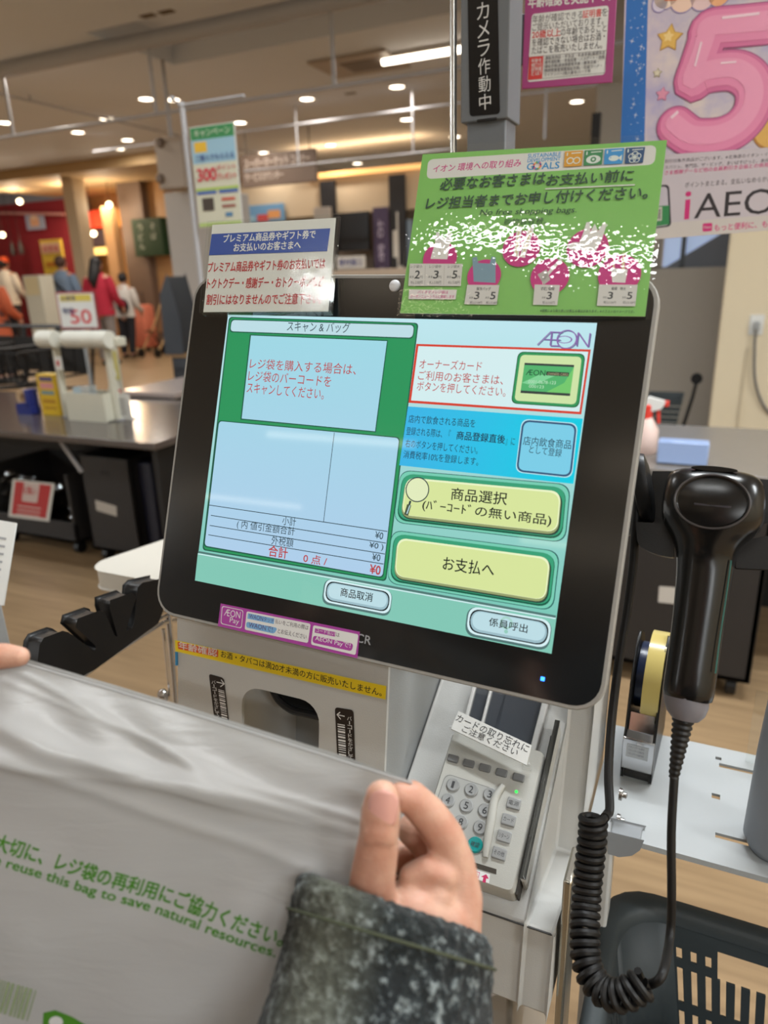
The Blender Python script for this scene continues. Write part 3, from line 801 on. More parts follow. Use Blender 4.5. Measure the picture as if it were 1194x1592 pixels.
# status pole behind the monitor
b = MB()
yf = 0.91
pl_ = aY(716, 190, yf); pr_ = aY(789, 186, yf); sd = aX(808, 196, pr_[0])[1] - yf
q1 = aY(725.6, 225, yf + 0.006); q2 = aY(786, 222, yf + 0.006)
zt = pl_[2]
b.box(q1[0], q2[0], yf + 0.006, yf + 0.006 + sd * .8, 0.0, zt + 0.002, GREYP)
low = b.build('status_pole', None, origin=((q1[0] + q2[0]) / 2, yf + .03, 0), bevel=0.002)
b = MB()
b.box(pl_[0], pr_[0], yf, yf + sd, zt - 0.001, 1.98, GREYP)
b.box(pl_[0] + .02, pl_[0] + .045, yf - .0006, yf + .002, zt - 0.0025, zt + .001, DARK)
b.build('sign_box', low, bevel=0.003)
b = MB(); b.lathe(((q1[0] + q2[0]) / 2, yf + sd / 2, 1.98), (0, 0, 1), [(0.022, 0), (0.022, 0.05), (0.019, 0.056), (0.004, 0.058)], mat('white_lamp_cap', (220, 220, 215), 0.3)); b.build('lamp_cap', low)
tag(low, 'grey upright pole with black camera notice behind the monitor', 'pole')
PP = Plane((pl_[0], yf - 0.0002, zt), (1, 0, 0), (0, 0, -1))
a = Art(PP, base=0.0004)
a.rr([(726.5, -40), (773.5, -36), (777.4, 177), (730.4, 181)], 0.004, ink((24, 24, 25), .25))
a.column('カメラ作動中', (750.5, 2), (754.5, 172), 22, ink((200, 200, 198)), 0.012)
tag(a.build('camera_notice', low), 'black label with white upright writing')

# ------------------------------------------------------------------ card terminal lying in the bay
TPL = mat('pale_grey_terminal_plastic', (176, 175, 168), 0.48, var=0.03, bump=0.08, bscale=900)
KEY = mat('grey_key_rubber', (146, 147, 146), 0.4, var=0.05)
troot = thing('card_terminal', TP.P(0, 0.02, -0.02), 'pale grey card payment keypad with round number keys below the monitor', 'card reader')
uL = TP.uv(688, 1186)[0]; uR = TP.uv(812, 1330)[0]
vt = TP.uv(790, 1156)[1]; vb = TP.uv(790, 1388)[1]
vk = TP.uv(700, 1170)[1]
b = MB()
b.loft([[TP.P(u, v, w) for u, v in rrect_uv(uL + e, uR - e, vt, vb - e, 0.004, 4)] for w, e in ((-0.0235, 0.0), (-0.004, 0.0), (0.0, 0.002))], TPL)
b.build('terminal_body', troot, angle=30)
b = MB(); b.loft([[TP.P(u, v, w) for u, v in rrect_uv(uR + 0.0003, uR + 0.0022, vt - .02, vb - 0.002, 0.0005, 3)] for w, e in ((-0.0235, 0), (-0.006, 0))], ink((52, 48, 42), .6)); tag(b.build('swipe_slot', troot, angle=30), 'narrow dark card swipe slot')
b = MB(); b.loft([[TP.P(u, v, w) for u, v in rrect_uv(uR + 0.0024 + e, uR + 0.0066 - e, vt - .035 + e, vb - 0.012 - e, 0.003, 4)] for w, e in ((-0.0235, 0), (-0.002, 0), (0.0, .0015))], TPL); b.build('swipe_rail', troot, angle=30)
b = MB()
c = [TP.uv(*p) for p in ((693, 1202), (776, 1229), (752, 1330), (660, 1300))]
KPAN = mat('keypad_plate_grey', (164, 164, 160), 0.4, var=0.03)
aa = Art(TP, base=0.0003); aa.rr(c, 0.006, ink((128, 128, 124)), px=False); aa.rr(c, 0.006, KPAN, px=False, grow=-0.0007)
aa.build('keypad_plate', troot)
# raised privacy fin between number keys and side keys
fin = spline([TP.P(*TP.uv(*p), 0.0) for p in ((783, 1222), (770, 1243), (764, 1275), (758, 1310), (755, 1334))], 5)
b = MB(); b.tube([p + TP.n * 0.0015 for p in fin], [0.0024 + 0.0016 * math.sin(math.pi * i / (len(fin) - 1)) for i in range(len(fin))], TPL, n=12)
b.build('privacy_fin', troot)
INK = ink((60, 60, 62))
def key(px, py, ru, rv, m, st='', rnd=True, h=0.0022, th=9, tw=6, tm=None):
    q = TP.uv(px, py); b = MB()
    if rnd:
        b.lathe(TP.P(*q, 0.0), TP.n, [(ru, 0), (ru, h * .6), (ru * .85, h), (ru * .5, h * 0.86)], m, n=24)
    else:
        b.loft([[TP.P(u, v, w) for u, v in rrect_uv(q[0] - ru + e, q[0] + ru - e, q[1] - rv + e, q[1] + rv - e, 0.0012, 4)] for w, e in ((0, 0), (h * .7, 0), (h, .0006))], m)
    o = b.build('number_key' if rnd else 'function_key', troot, angle=40)
    if st:
        a = Art(TP, base=h + 0.00005)
        a.text(st, (q[0] - tw / 2, q[1] + th / 2), (q[0] + tw / 2, q[1] + th / 2), th, tm or INK, 0.0, px=False)
        a.build('printed_letters', o)
    return o
for st, px, py in (('1', 704.8, 1221), ('2', 733, 1228.5), ('3', 762, 1236), ('4', 697, 1245), ('5', 725.4, 1253.5), ('6', 754.3, 1261), ('7', 689, 1270.5), ('8', 717, 1279), ('9', 746.8, 1287.4), ('0', 710, 1304)):
    key(px, py, 0.0062, 0, KEY, st, th=0.0062, tw=0.0024 if st == '1' else 0.0038)
tag(key(739, 1314, 0.0066, 0, mat('teal_key', (20, 140, 138), 0.35), '確認', th=0.0042, tw=0.0072), 'round teal confirm key')
for st, px, py in (('電源', 799, 1250), ('カード', 791, 1275.6), ('リターン', 784, 1301), ('その他', 776.4, 1327.6)):
    key(px, py, 0.0060, 0.0048, KEY, st, False, th=0.0040, tw=0.0090)
for px, py in ((704.6, 1180), (729, 1187.6), (754, 1194.6), (780, 1202), (806.4, 1209.6)):
    key(px, py, 0.0052, 0.0034, mat('dull_grey_key', (112, 113, 113), 0.45, var=0.05), '', False)
b = MB(); q = TP.uv(802.8, 1231); b.lathe(TP.P(*q, 0), TP.n, [(0.0012, 0), (0.0012, 0.0006), (0.0003, 0.0011)], mat('green_status_light', (40, 220, 70), 0.3, emit=3, ecol=(40, 230, 70)), n=12)
tag(b.build('status_light', troot), 'tiny glowing green light')
a = Art(TP, base=0.0003)
a.poly([(712, 1333), (772, 1351.5), (771.6, 1359.4), (711, 1341)], ink((60, 54, 46)))
a.build('card_slot', troot)
a = Art(TP, base=0.0004)
a.poly([(706, 1341.5), (762, 1359.5), (760.4, 1373.4), (703, 1354.5)], WHI)
a.text('カード入口', (707, 1353.6), (744, 1365.6), 9.5, ink((196, 60, 120)), 0.01)
p = (752, 1367); a.poly([(750, 1371.5), (755, 1373), (756, 1366), (760, 1366.6), (756, 1359.4), (748, 1363), (751.6, 1364.4)], ink((190, 40, 90)))
tag(a.build('slot_label', troot), 'white label with pink writing and arrow')
# card slot along the right edge
b = MB(); p, q = TP.P(*TP.uv(855, 1153), -0.012), TP.P(*TP.uv(802, 1380), -0.012)
# clear bracket with the reminder strip
NP_ = TP.shifted(0.016)
c = [NP_.uv(*p) for p in ((713, 1106.5), (827, 1160), (819, 1190.6), (701.6, 1134))]
b = MB(); b.prism([NP_.P(*p) for p in c], NP_.n * 0.0016, mat('white_card_stock', (212, 211, 206), 0.5))
note = b.build('reminder_strip', troot)
tag(note, 'white strip with black reminder writing')
a = Art(NP_, base=0.0018)
a.text('カードの取り忘れに', (708, 1121.5), (819.5, 1172), 13, INK, 0.006); a.text('ご注意ください', (717.5, 1138), (803, 1177), 11.5, INK, 0.006)
a.build('printed_letters', note)
CLR = mat('clear_plastic', (235, 238, 238), 0.08, trans=0.0, alpha=0.22, spec=0.6)
b = MB()
for p in ((703, 1132), (816, 1188)):
    q = NP_.uv(*p); b.prism([NP_.P(q[0] - .004, q[1] - .003, -0.001), NP_.P(q[0] + .004, q[1] - .003, -0.001), NP_.P(q[0] + .004, q[1] - .001, -0.001), NP_.P(q[0] - .004, q[1] - .001, -.001)], -NP_.n * 0.0155, CLR)
b.build('clear_bracket', troot)
# ------------------------------------------------------------------ signs around the monitor
W_CAM = float(np.dot(C0 - MON.O, -MON.n))        # distance bookkeeping: camera in front of the monitor face
def scaled_plane(O, u, v, k):
    return Plane(C0 + k * (A(*O) - C0), u, v)
def film_mat(name, f0=.04, rough=.05, tint=(253, 254, 253), bump=0.0, bscale=300):
    """thin clear plastic: see-through with a mirror-like surface sheen"""
    m = bpy.data.materials.new(name); m.use_nodes = True; nt = m.node_tree; nt.nodes.clear()
    out = nt.nodes.new('ShaderNodeOutputMaterial'); mx = nt.nodes.new('ShaderNodeMixShader'); tr = nt.nodes.new('ShaderNodeBsdfTransparent'); gl = nt.nodes.new('ShaderNodeBsdfGlossy')
    tr.inputs['Color'].default_value = srgb(tint); gl.inputs['Roughness'].default_value = rough
    fr = nt.nodes.new('ShaderNodeLayerWeight'); pw = nt.nodes.new('ShaderNodeMath'); pw.operation = 'POWER'; pw.inputs[1].default_value = 5.0; mr = nt.nodes.new('ShaderNodeMapRange'); mr.inputs['To Min'].default_value = f0
    nt.links.new(fr.outputs['Facing'], pw.inputs[0]); nt.links.new(pw.outputs[0], mr.inputs['Value'])
    nt.links.new(mr.outputs['Result'], mx.inputs['Fac']); nt.links.new(tr.outputs[0], mx.inputs[1]); nt.links.new(gl.outputs[0], mx.inputs[2]); nt.links.new(mx.outputs[0], out.inputs['Surface'])
    if bump:
        tc = nt.nodes.new('ShaderNodeTexCoord'); n = nt.nodes.new('ShaderNodeTexVoronoi'); n.feature = 'SMOOTH_F1'; n.inputs['Scale'].default_value = bscale
        nt.links.new(tc.outputs['Object'], n.inputs['Vector'])
        bp = nt.nodes.new('ShaderNodeBump'); bp.inputs['Strength'].default_value = bump; bp.inputs['Distance'].default_value = 0.001
        nt.links.new(n.outputs['Distance'], bp.inputs['Height']); nt.links.new(bp.outputs['Normal'], gl.inputs['Normal']); pass
    MATS[name] = m
    return m
FILM = film_mat('glossy_laminate_film', .05, .04, bump=.13, bscale=300)
FRONT = film_mat('scuffed_clear_acrylic', .02, .10, (252, 253, 252), .10, 110)
CLEAR_EDGE = film_mat('clear_acrylic', .04, .03, (252, 253, 252))

# green shopping bag notice
GS = scaled_plane((-0.2634, 0.6755, 1.4536), (0.9975, 0.0645, -0.0277), (0.0014, -0.412, -0.9112), 0.815)
def mon_w(p): return float(np.dot(p - MON.O, MON.n))
groot = thing('shopping_bag_notice', GS.P(*GS.uv(812, 490)), 'green laminated notice about paid shopping bags fixed to top right of monitor', 'notice')
paper = [GS.uv(*p) for p in ((657, 240), (1037, 218), (1003, 492), (622, 487))]
b = MB(); b.prism([GS.P(*p, -0.0006) for p in paper], GS.n * 0.0006, mat('white_card_stock', (212, 211, 206), 0.5))
a = Art(GS, base=0.0001, lay=0.00002)
GG = ink((124, 188, 92), .45); DGN = ink((44, 74, 62), .5); MGN = ink((196, 48, 128), .5); PWH = ink((214, 214, 210), .45)
a.poly([(657, 240), (1037, 218), (1003, 492), (622, 487)], GG)
a.rr([(665.7, 248), (1021, 225.6), (1017.5, 256), (663, 278.6)], 0.004, PWH)
a.text('イオン 環境への取り組み', (673, 268.6), (809.5, 259.2), 12.5, MGN, 0.016, 0.12)
SDG = ink((40, 140, 200), .5)
a.text('SUSTAINABLE', (820.5, 246), (871.5, 242.6), 6.6, SDG, 0.03); a.text('DEVELOPMENT', (820, 252.8), (871, 249.4), 6, SDG, 0.03)
a.text('G', (818.7, 264.6), (829, 264), 11, SDG, 0.03); a.text('ALS', (842, 263.3), (869, 262), 11, SDG, 0.03)
for i in range(12):
    c = GS.uv(835.5, 258.2); col = [(226, 60, 60), (240, 160, 40), (90, 170, 70), (40, 150, 210), (200, 40, 110), (30, 80, 150)][i % 6]
    t0, t1 = i * math.pi / 6, (i + .92) * math.pi / 6
    a.poly([c + .0030 * np.array([math.cos(t0), math.sin(t0)]), c + .0030 * np.array([math.cos(t1), math.sin(t1)]), c + .0019 * np.array([math.cos(t1), math.sin(t1)]), c + .0019 * np.array([math.cos(t0), math.sin(t0)])], ink(col), layer=40, px=False)
tiles = [((878.6, 236.6), (906.6, 235), (904.6, 259), (876.6, 260.6), (214, 154, 50), 'inf'), ((909, 235), (938, 233.4), (935.6, 257), (907.4, 258.6), (56, 134, 84), 'eye'),
         ((940.6, 233), (970.6, 231.2), (967.6, 255.4), (938.6, 257), (58, 146, 208), 'fish'), ((973, 231.2), (1003, 229.8), (999.4, 254), (971.4, 255.6), (40, 78, 122), 'flower')]
for tl, tr, br, bl, col, ic in tiles:
    a.poly([tl, tr, br, bl], ink(col), layer=41)
    c = tuple((np.array(tl) + np.array(tr) + np.array(br) + np.array(bl)) / 4 + np.array([0, 3])); iw = ink((214, 222, 216))
    cuv = GS.uv(*c)
    a.poly([(tl[0] + 10, tl[1] + 2.4), (tr[0] - 3, tr[1] + 2.6), (tr[0] - 3.2, tr[1] + 4), (tl[0] + 9.8, tl[1] + 3.8)], iw, layer=42)
    a.line((tl[0] + 4, tl[1] + 2), (tl[0] + 3.4, tl[1] + 7), 0.0008, iw, layer=42)
    if ic == 'inf':
        for s_ in (-1, 1): a.disc(cuv + np.array([s_ * .0022, 0]), .0025, iw, layer=42, px=False, r0=.0018)
    elif ic == 'eye':
        a.disc(cuv, .0030, iw, layer=42, px=False, sx=1.6); a.disc(cuv, .0019, ink(col), layer=43, px=False); a.disc(cuv, .0009, iw, layer=44, px=False)
    elif ic == 'fish':
        a.disc(cuv, .0020, iw, layer=42, px=False, sx=1.7); a.poly([cuv + np.array(p) for p in ((.0028, 0), (.0052, -.0022), (.0052, .0022))], iw, layer=42, px=False)
        a.disc(cuv + np.array([-.0022, -.0004]), .0004, ink(col), layer=43, px=False)
    else:
        for i in range(5):
            t = i * 2 * math.pi / 5 - 1.57; a.disc(cuv + .0022 * np.array([math.cos(t), math.sin(t)]), .0021, iw, layer=42, px=False, r0=.0016)
a.k = 46
a.text('必要なお客さまは', (684, 297.2), (847, 287.6), 20, DGN, 0.026, 0.1); a.text('お支払い前に', (849, 290.5), (984, 282.6), 20, DGN, 0.026, 0.1)
a.line((848, 295), (987, 288.6), 0.0009, PWH)
a.text('レジ担当者までお申し付けください。', (662, 326.6), (1006, 310), 20, DGN, 0.026, 0.1)
a.text('No free shopping bags.', (745.6, 338.6), (896, 334.4), 12.5, DGN, 0.006, 0.15)
a.text('购物袋收费。', (783, 352), (849, 350), 11.5, DGN, 0.008, 0.1)
for c, r in (((684.5, 403), .0128), ((810.6, 388), .0132), ((913.6, 387), .0138), ((753, 430), .0122), ((855, 431.6), .0132), ((963, 428), .0138)):
    a.disc(c, r, MGN, layer=60)
BAGW = ink((216, 214, 210), .4); BAGS = ink((178, 174, 168), .4); CREAM = ink((216, 200, 160), .5)
a.poly([(677, 378), (679, 362), (683.5, 362.6), (686, 374), (688.4, 364), (691.6, 374), (699, 363), (703.6, 364), (700.4, 379), (696, 404.5), (670, 403.6)], BAGW, layer=61)
a.line((686, 374), (684, 400), 0.0004, BAGS, layer=62)
a.poly([(804.5, 352.6), (812, 353.6), (807, 401), (798.6, 400)], BAGW, layer=61); a.line((807.5, 357), (803, 398), 0.0012, CREAM, layer=62)
a.poly([(822, 354), (831.6, 355.6), (816, 402), (808, 401)], BAGW, layer=61); a.line((825.6, 360), (813, 399), 0.0012, CREAM, layer=62)
a.poly([(906, 366), (912, 346.6), (917.4, 347), (918, 361), (925, 349), (930, 361), (938, 348), (943.6, 349.4), (936, 374), (926, 392), (896, 389)], BAGW, layer=61)
a.disc((895, 384.4), .0030, BAGW, layer=61, sx=1.7); a.line((902, 388), (890, 389), .0012, BAGW, layer=61)
a.poly([(735, 402), (742, 400), (744, 410), (762, 411), (765, 400), (771, 401), (771, 441), (737, 439)], ink((120, 150, 168)), layer=61)
a.line((843, 437), (873, 404), .0022, BAGW, layer=61); a.poly([(836, 428), (850, 420), (856, 436), (846, 444)], BAGS, layer=61)
a.poly([(954, 396), (956.4, 396), (955, 424), (952.4, 424)], CREAM, layer=61); a.poly([(968, 394), (970.4, 394), (972, 424), (966, 424)], CREAM, layer=61); a.poly([(950, 418), (976, 420), (972, 441), (952, 440)], BAGW, layer=62)
KT = ink((56, 60, 62)); PB = ink((206, 204, 200), .45)
a.poly([(638, 411), (720, 411.5), (717, 446), (635.6, 445.6)], PB, layer=63)
for x, s_ in ((648, '2'), (677, '3'), (706, '5')):
    a.text(s_, (x - 3, 434), (x + 4.4, 434.2), 12, KT, 0.03, layer=64); a.text('本体', (x - 11, 433.6), (x - 4, 433.8), 4, KT, layer=64); a.text('円', (x + 5.4, 434), (x + 9.4, 434.1), 4, KT, layer=64)
    a.text('税込', (x - 9, 442.4), (x - 3, 442.6), 4, KT, layer=64); a.text(s_ + '.00円', (x - 2, 442.8), (x + 9, 443), 5, KT, layer=64); a.text('レジ袋' + {'2': '小', '3': '中', '5': '大'}[s_], (x - 9, 418), (x + 9, 418.2), 5, KT, layer=64)
for x in (662, 691.5): a.line((x, 414), (x - 1, 444), .0003, BAGS, layer=64)
a.poly([(637, 451), (711, 451.5), (709, 466.6), (636, 466)], ink((222, 214, 214), .45), layer=63)
a.text('バイオマスレジ袋は', (650, 457.6), (697, 458), 5, MGN, 0.01, layer=64); a.text('カーボンニュートラルに貢献します', (638.6, 464.4), (706.6, 465), 5, MGN, 0.01, layer=64)
def pbox(c, title, ps):
    a.poly(c, PB, layer=63); tl, tr, br, bl = [np.array(p, float) for p in c]; w = (tr - tl)
    m0 = tl + w * .5; a.text(title, tuple(m0 + (-11, 8.6)), tuple(m0 + (11, 8.9)), 5.4, KT, 0.02, layer=64)
    for i, s_ in enumerate(ps):
        cx = tl + w * ((i + .55) / len(ps)); a.text(s_, tuple(cx + (-3.6, 22)), tuple(cx + (4, 22.3)), 11.5, KT, 0.03, layer=64); a.text('本体', tuple(cx + (-11, 21.6)), tuple(cx + (-5, 21.8)), 4, KT, layer=64)
        a.text('税込%s.00円' % s_, tuple(cx + (-10, 29.6)), tuple(cx + (9, 30)), 4.6, KT, layer=64)
pbox([(727, 444), (777, 444.4), (772.6, 475), (722.6, 474)], '保冷バッグ', ('3', '5'))
pbox([(831.6, 443.6), (871, 444.4), (866.6, 475.6), (829, 475)], '花袋', ('3',))
pbox([(931.6, 443.6), (991.4, 444), (987.6, 477.4), (928, 476.6)], '紙袋　特大', ('3', '5'))
a.text('※価格により取り扱いが異なる場合があります。※イラストはイメージです。', (840, 486), (986, 488), 5, DGN, 0.01, layer=64)
b2 = a
b2.add(b.v, [f for f in b.f], b.mats[0], False)
b2.build('printed_sheet', groot)
lam = [GS.uv(*p) for p in ((650.5, 231), (1043, 208.6), (1012, 499), (618, 492.6))]
b = MB()
c0, c1, c2, c3 = [np.array(q) for q in lam]
NU, NV_ = 24, 30
vs = []
for j in range(NV_ + 1):
    t_ = j / NV_
    for i in range(NU + 1):
        s_ = i / NU; p = (c0 * (1 - s_) + c1 * s_) * (1 - t_) + (c3 * (1 - s_) + c2 * s_) * t_
        vs.append(GS.P(*p, 0.0018 + 0.0016 * math.sin(math.pi * t_) + 0.0006 * math.sin(5 * s_ + 3 * t_)))
fs = [(j * (NU + 1) + i, (j + 1) * (NU + 1) + i, (j + 1) * (NU + 1) + i + 1, j * (NU + 1) + i + 1) for j in range(NV_) for i in range(NU)]
b.add(vs, fs, FILM)
f_ = b.build('laminate_film', groot, angle=60)

# white and blue gift voucher notice in an acrylic holder
WS = scaled_plane((-0.4075, 0.5405, 1.3976), (0.9771, 0.2125, -0.0073), (0.0869, -0.4302, -0.8985), 0.955)
wroot = thing('gift_voucher_notice', WS.P(*WS.uv(415, 487)), 'white notice with blue heading and red writing in clear holder on top left of monitor', 'notice')
b = MB()
b.prism([WS.P(*WS.uv(*p), -0.0008) for p in ((330, 349.5), (522, 338.5), (510, 484), (316, 485))], WS.n * 0.0006, mat('white_card_stock', (212, 211, 206), 0.5))
a = Art(WS, base=0.0001)
BLU = ink((46, 76, 158), .45); RDK = ink((186, 40, 44), .5)
a.poly([(329.3, 364), (513.6, 355), (508.7, 390.6), (325, 397)], BLU)
a.text('プレミアム商品券やギフト券で', (347, 377.6), (490, 370.4), 13, PWH, 0.03); a.text('お支払いのお客さまへ', (363, 391.4), (467, 387), 13, PWH, 0.03)
a.text('プレミアム商品券やギフト券のお支払いでは', (322.8, 424), (505, 417.6), 16.5, RDK, 0.016)
a.text('トクトクデー・感謝デー・おトクーポンなど', (321.5, 449), (502.6, 446), 16.5, RDK, 0.016)
a.text('割引にはなりませんのでご注意下さい。', (320.5, 474), (498.5, 472.8), 16.5, RDK, 0.016)
a.add(b.v, b.f, b.mats[0], False)
a.build('printed_sheet', wroot)
b = MB(); cc = [WS.uv(*p) for p in ((325, 346.5), (529, 335), (516, 488), (312, 488.5))]
c0 = sum(cc) / 4
b.loft([[WS.P(*q, w) for q in rr_] for w, rr_ in ((0.0014, cc), (0.0034, cc))], FRONT)
b.build('clear_front', wroot, bevel=0.0006)
b = MB(); b.loft([[WS.P(*q, w) for q in cc] for w in (-0.0034, -0.0012)], CLEAR_EDGE); b.build('clear_back', wroot, bevel=0.0006)
b = MB(); q = WS.uv(415, 488); b.obox(WS.P(*q, 0.0), [WS.u * .054, WS.v * .0008, WS.n * .0034], CLEAR_EDGE); b.build('holder_foot', wroot)
# small white disc on the top frame
b = MB(); q = MON.uv(614.5, 445); b.lathe(MON.P(*q, 0.0006), MON.n, [(0.0046, 0), (0.0044, 0.0012), (0.0030, 0.0026), (0.0008, 0.0032)], mat('white_disc_finish', (222, 224, 228), 0.35), n=20)
tag(b.build('white_disc', None), 'small round white disc on the top frame of the monitor between the two notices', 'suction disc')

# magenta age check sign on the pole
Pb = aD(811, 138.6, 0.98); Pr = aD(952, 128, 0.955)
AS = Plane(Pb, Pr - Pb, (0, 0, -1))
aroot = thing('age_check_sign', AS.P(*AS.uv(880, 134)), 'magenta age check sign with white box hanging beside the grey pole', 'sign')
MG2 = ink((158, 58, 118), .4)
a = Art(AS, base=0.0002, lay=0.00004)
cc = [AS.uv(*p) for p in ((818, -48), (962, -58), (952, 128), (811, 138.6))]
b = MB(); b.loft([[AS.P(*q, w) for q in rr_] for w, rr_ in ((-0.003, cc), (0.0, cc))], MG2)
b.build('sign_board', aroot, bevel=0.001)
b = MB(); p0 = AS.P(*AS.uv(805, 60), -0.010); b.obox(p0, [AS.u * .02, AS.v * .03, AS.n * .004], GREYP); b.build('bracket', aroot, bevel=.001)
a.text('年齢確認を実施中です', (821, 13), (955, 0.5), 19, PWH, 0.03)
a.rr([(827, 22), (946.6, 8.4), (940.6, 116), (819.6, 128)], 0.004, PWH)
TXK = ink((64, 52, 58)); RDA = ink((206, 50, 46))
def mix(s1, s2, s3, p, q, h):
    """one line of writing of which the middle run is red"""
    n = len(s1) + len(s2) + len(s3); p = np.array(p, float); q = np.array(q, float)
    i = 0
    for st, m_ in ((s1, TXK), (s2, RDA), (s3, TXK)):
        if st:
            a.text(st, tuple(p + (q - p) * (i / n)), tuple(p + (q - p) * ((i + len(st)) / n)), h, m_, 0.02 if m_ is RDA else 0.004)
        i += len(st)
mix('年齢が確認できる', '証明書', 'を', (827.4, 36.6), (944.6, 24.6), 11)
mix('ご提示いただいております。', '', '', (827.4, 49), (938, 38), 11)
mix('', '20歳以上', 'の年齢であること', (827, 60.6), (942.6, 49.4), 11)
mix('を確認できない場合はお酒・', '', '', (827, 72.6), (940, 62.4), 11)
mix('たばこを販売いたしません。', '', '', (826.6, 85), (936, 75.6), 11)
a.frame([(822.8, 89), (943, 78.6), (939.6, 113.4), (820.8, 124.6)], 0.0004, TXK)
a.poly([(822.8, 89), (844.8, 87.2), (842.8, 122.6), (820.8, 124.6)], ink((206, 60, 56), .45))
for i, st in enumerate(('年齢を', '確認できる', '証明書', 'とは？')): a.text(st, (826, 98.6 + i * 6.6), (842, 97.2 + i * 6.6), 5.6, PWH, 0.01, layer=60)
for i, st in enumerate(('運転免許証・学生証・年金手帳(基礎年金', '番号通知書)・年金証書・パスポート・各種', '福祉手帳(身体障害者手帳・療育手帳・', '精神障害者保健福祉手帳)・在留カード・', 'マイナンバー(個人番号)カード等')):
    a.text(st, (847.4 - i * .35, 94.8 + i * 6.5), ((940.5, 939.6, 930, 935, 918)[i], (86, 92.8, 100, 106.2, 114.2)[i]), 5.8, TXK, 0.01, layer=60)
a.build('printed_face', aroot)

# large hanging poster
Pb = aD(1018.6, 372, 1.12); Pr = aD(1194, 358, 1.075)
PS = Plane(Pb, Pr - Pb, (0, 0, -1))
proot = thing('hanging_poster', PS.P(*PS.uv(1150, 366)), 'large pastel poster with a giant pink balloon numeral hanging at the right', 'poster')
corn = [(974, -120), (1330, -150), (1300, 350), (962, 376.5)]
b = MB(); b.prism([PS.P(*PS.uv(*p), -0.0012) for p in corn], PS.n * 0.0012, mat('white_card_stock', (212, 211, 206), 0.5)); b.build('poster_board', proot)
a = Art(PS, base=0.0003, lay=0.00006)
a.poly(corn, ink((200, 190, 208), .35))
m = MATS['ink_c8bed0_35'] if 'ink_c8bed0_35' in MATS else ink((200, 190, 208), .35)
nt = m.node_tree; bs = nt.nodes['Principled BSDF']; tc = nt.nodes.new('ShaderNodeTexCoord'); n1 = nt.nodes.new('ShaderNodeTexNoise'); n1.inputs['Scale'].default_value = 26; n1.inputs['Detail'].default_value = 5
cr = nt.nodes.new('ShaderNodeValToRGB'); cr.color_ramp.elements[0].color = srgb((178, 172, 206)); cr.color_ramp.elements[0].position = .32; cr.color_ramp.elements[1].color = srgb((220, 208, 206)); cr.color_ramp.elements[1].position = .66
nt.links.new(tc.outputs['Object'], n1.inputs['Vector']); nt.links.new(n1.outputs['Fac'], cr.inputs['Fac']); nt.links.new(cr.outputs['Color'], bs.inputs['Base Color'])
a.poly([(979, -120), (1010.5, -122), (1001.6, 235), (964, 238)], ink((44, 112, 190), .35))
SPK = ink((200, 216, 236), .35)
random.seed(5)
def spark(c, r):
    c = PS.uv(*c); pts_ = []
    for i in range(8):
        t = i * math.pi / 4 + .3; rr_ = r if i % 2 == 0 else r * .18; pts_.append(c + rr_ * np.array([math.cos(t), math.sin(t)]))
    a.poly(pts_, SPK, layer=12, px=False)
for i in range(44):
    y = -40 + i * 6.2 + random.uniform(-3, 3); x = (1010 - (y + 120) * .025) - random.uniform(4, 27); r = random.choice((.0008, .0016, .0026, .0042)); spark((x, y), r)
for i in range(26): a.disc((random.uniform(984, 1002), random.uniform(-20, 214)), random.uniform(.0004, .0010), SPK, layer=13)
# cloud at the top
for c, r, col in (((1035, -6), .016, (236, 214, 196)), ((1062, -2), .017, (238, 206, 186)), ((1092, -4), .016, (230, 200, 200)), ((1118, -8), .014, (236, 176, 128)), ((1026, 6), .010, (214, 206, 224))):
    a.disc(c, r + .0014, ink((150, 140, 190), .4), layer=14); a.disc(c, r, ink(col, .4), layer=15)
a.poly([(1030, -30), (1055, -32), (1052, 1), (1033, 2)], ink((206, 106, 60), .4), layer=16)
def star(c, r, m_, lay, n=5, r2=.55, rot=-.2):
    c = PS.uv(*c); pts_ = [c + (r if i % 2 == 0 else r * r2) * np.array([math.cos(rot + i * math.pi / n), math.sin(rot + i * math.pi / n)]) for i in range(2 * n)]; a.poly(pts_, m_, layer=lay, px=False)
star((1041, 60), .0190, ink((186, 140, 60), .4), 16); star((1040.6, 59.4), .0168, ink((226, 184, 92), .4), 17); star((1039, 57), .0080, ink((240, 212, 140), .4), 18)
star((1030, 147), .0104, ink((190, 110, 150), .4), 16); star((1029.6, 146.6), .0088, ink((222, 150, 176), .4), 17)
star((1022, 114), .0070, ink((160, 150, 120), .4), 16); star((1021.6, 113.6), .0052, ink((220, 214, 190), .4), 17)
a.disc((1204, 198), .030, ink((186, 130, 60), .4), layer=16); a.disc((1205, 197), .028, ink((222, 176, 92), .4), layer=17)
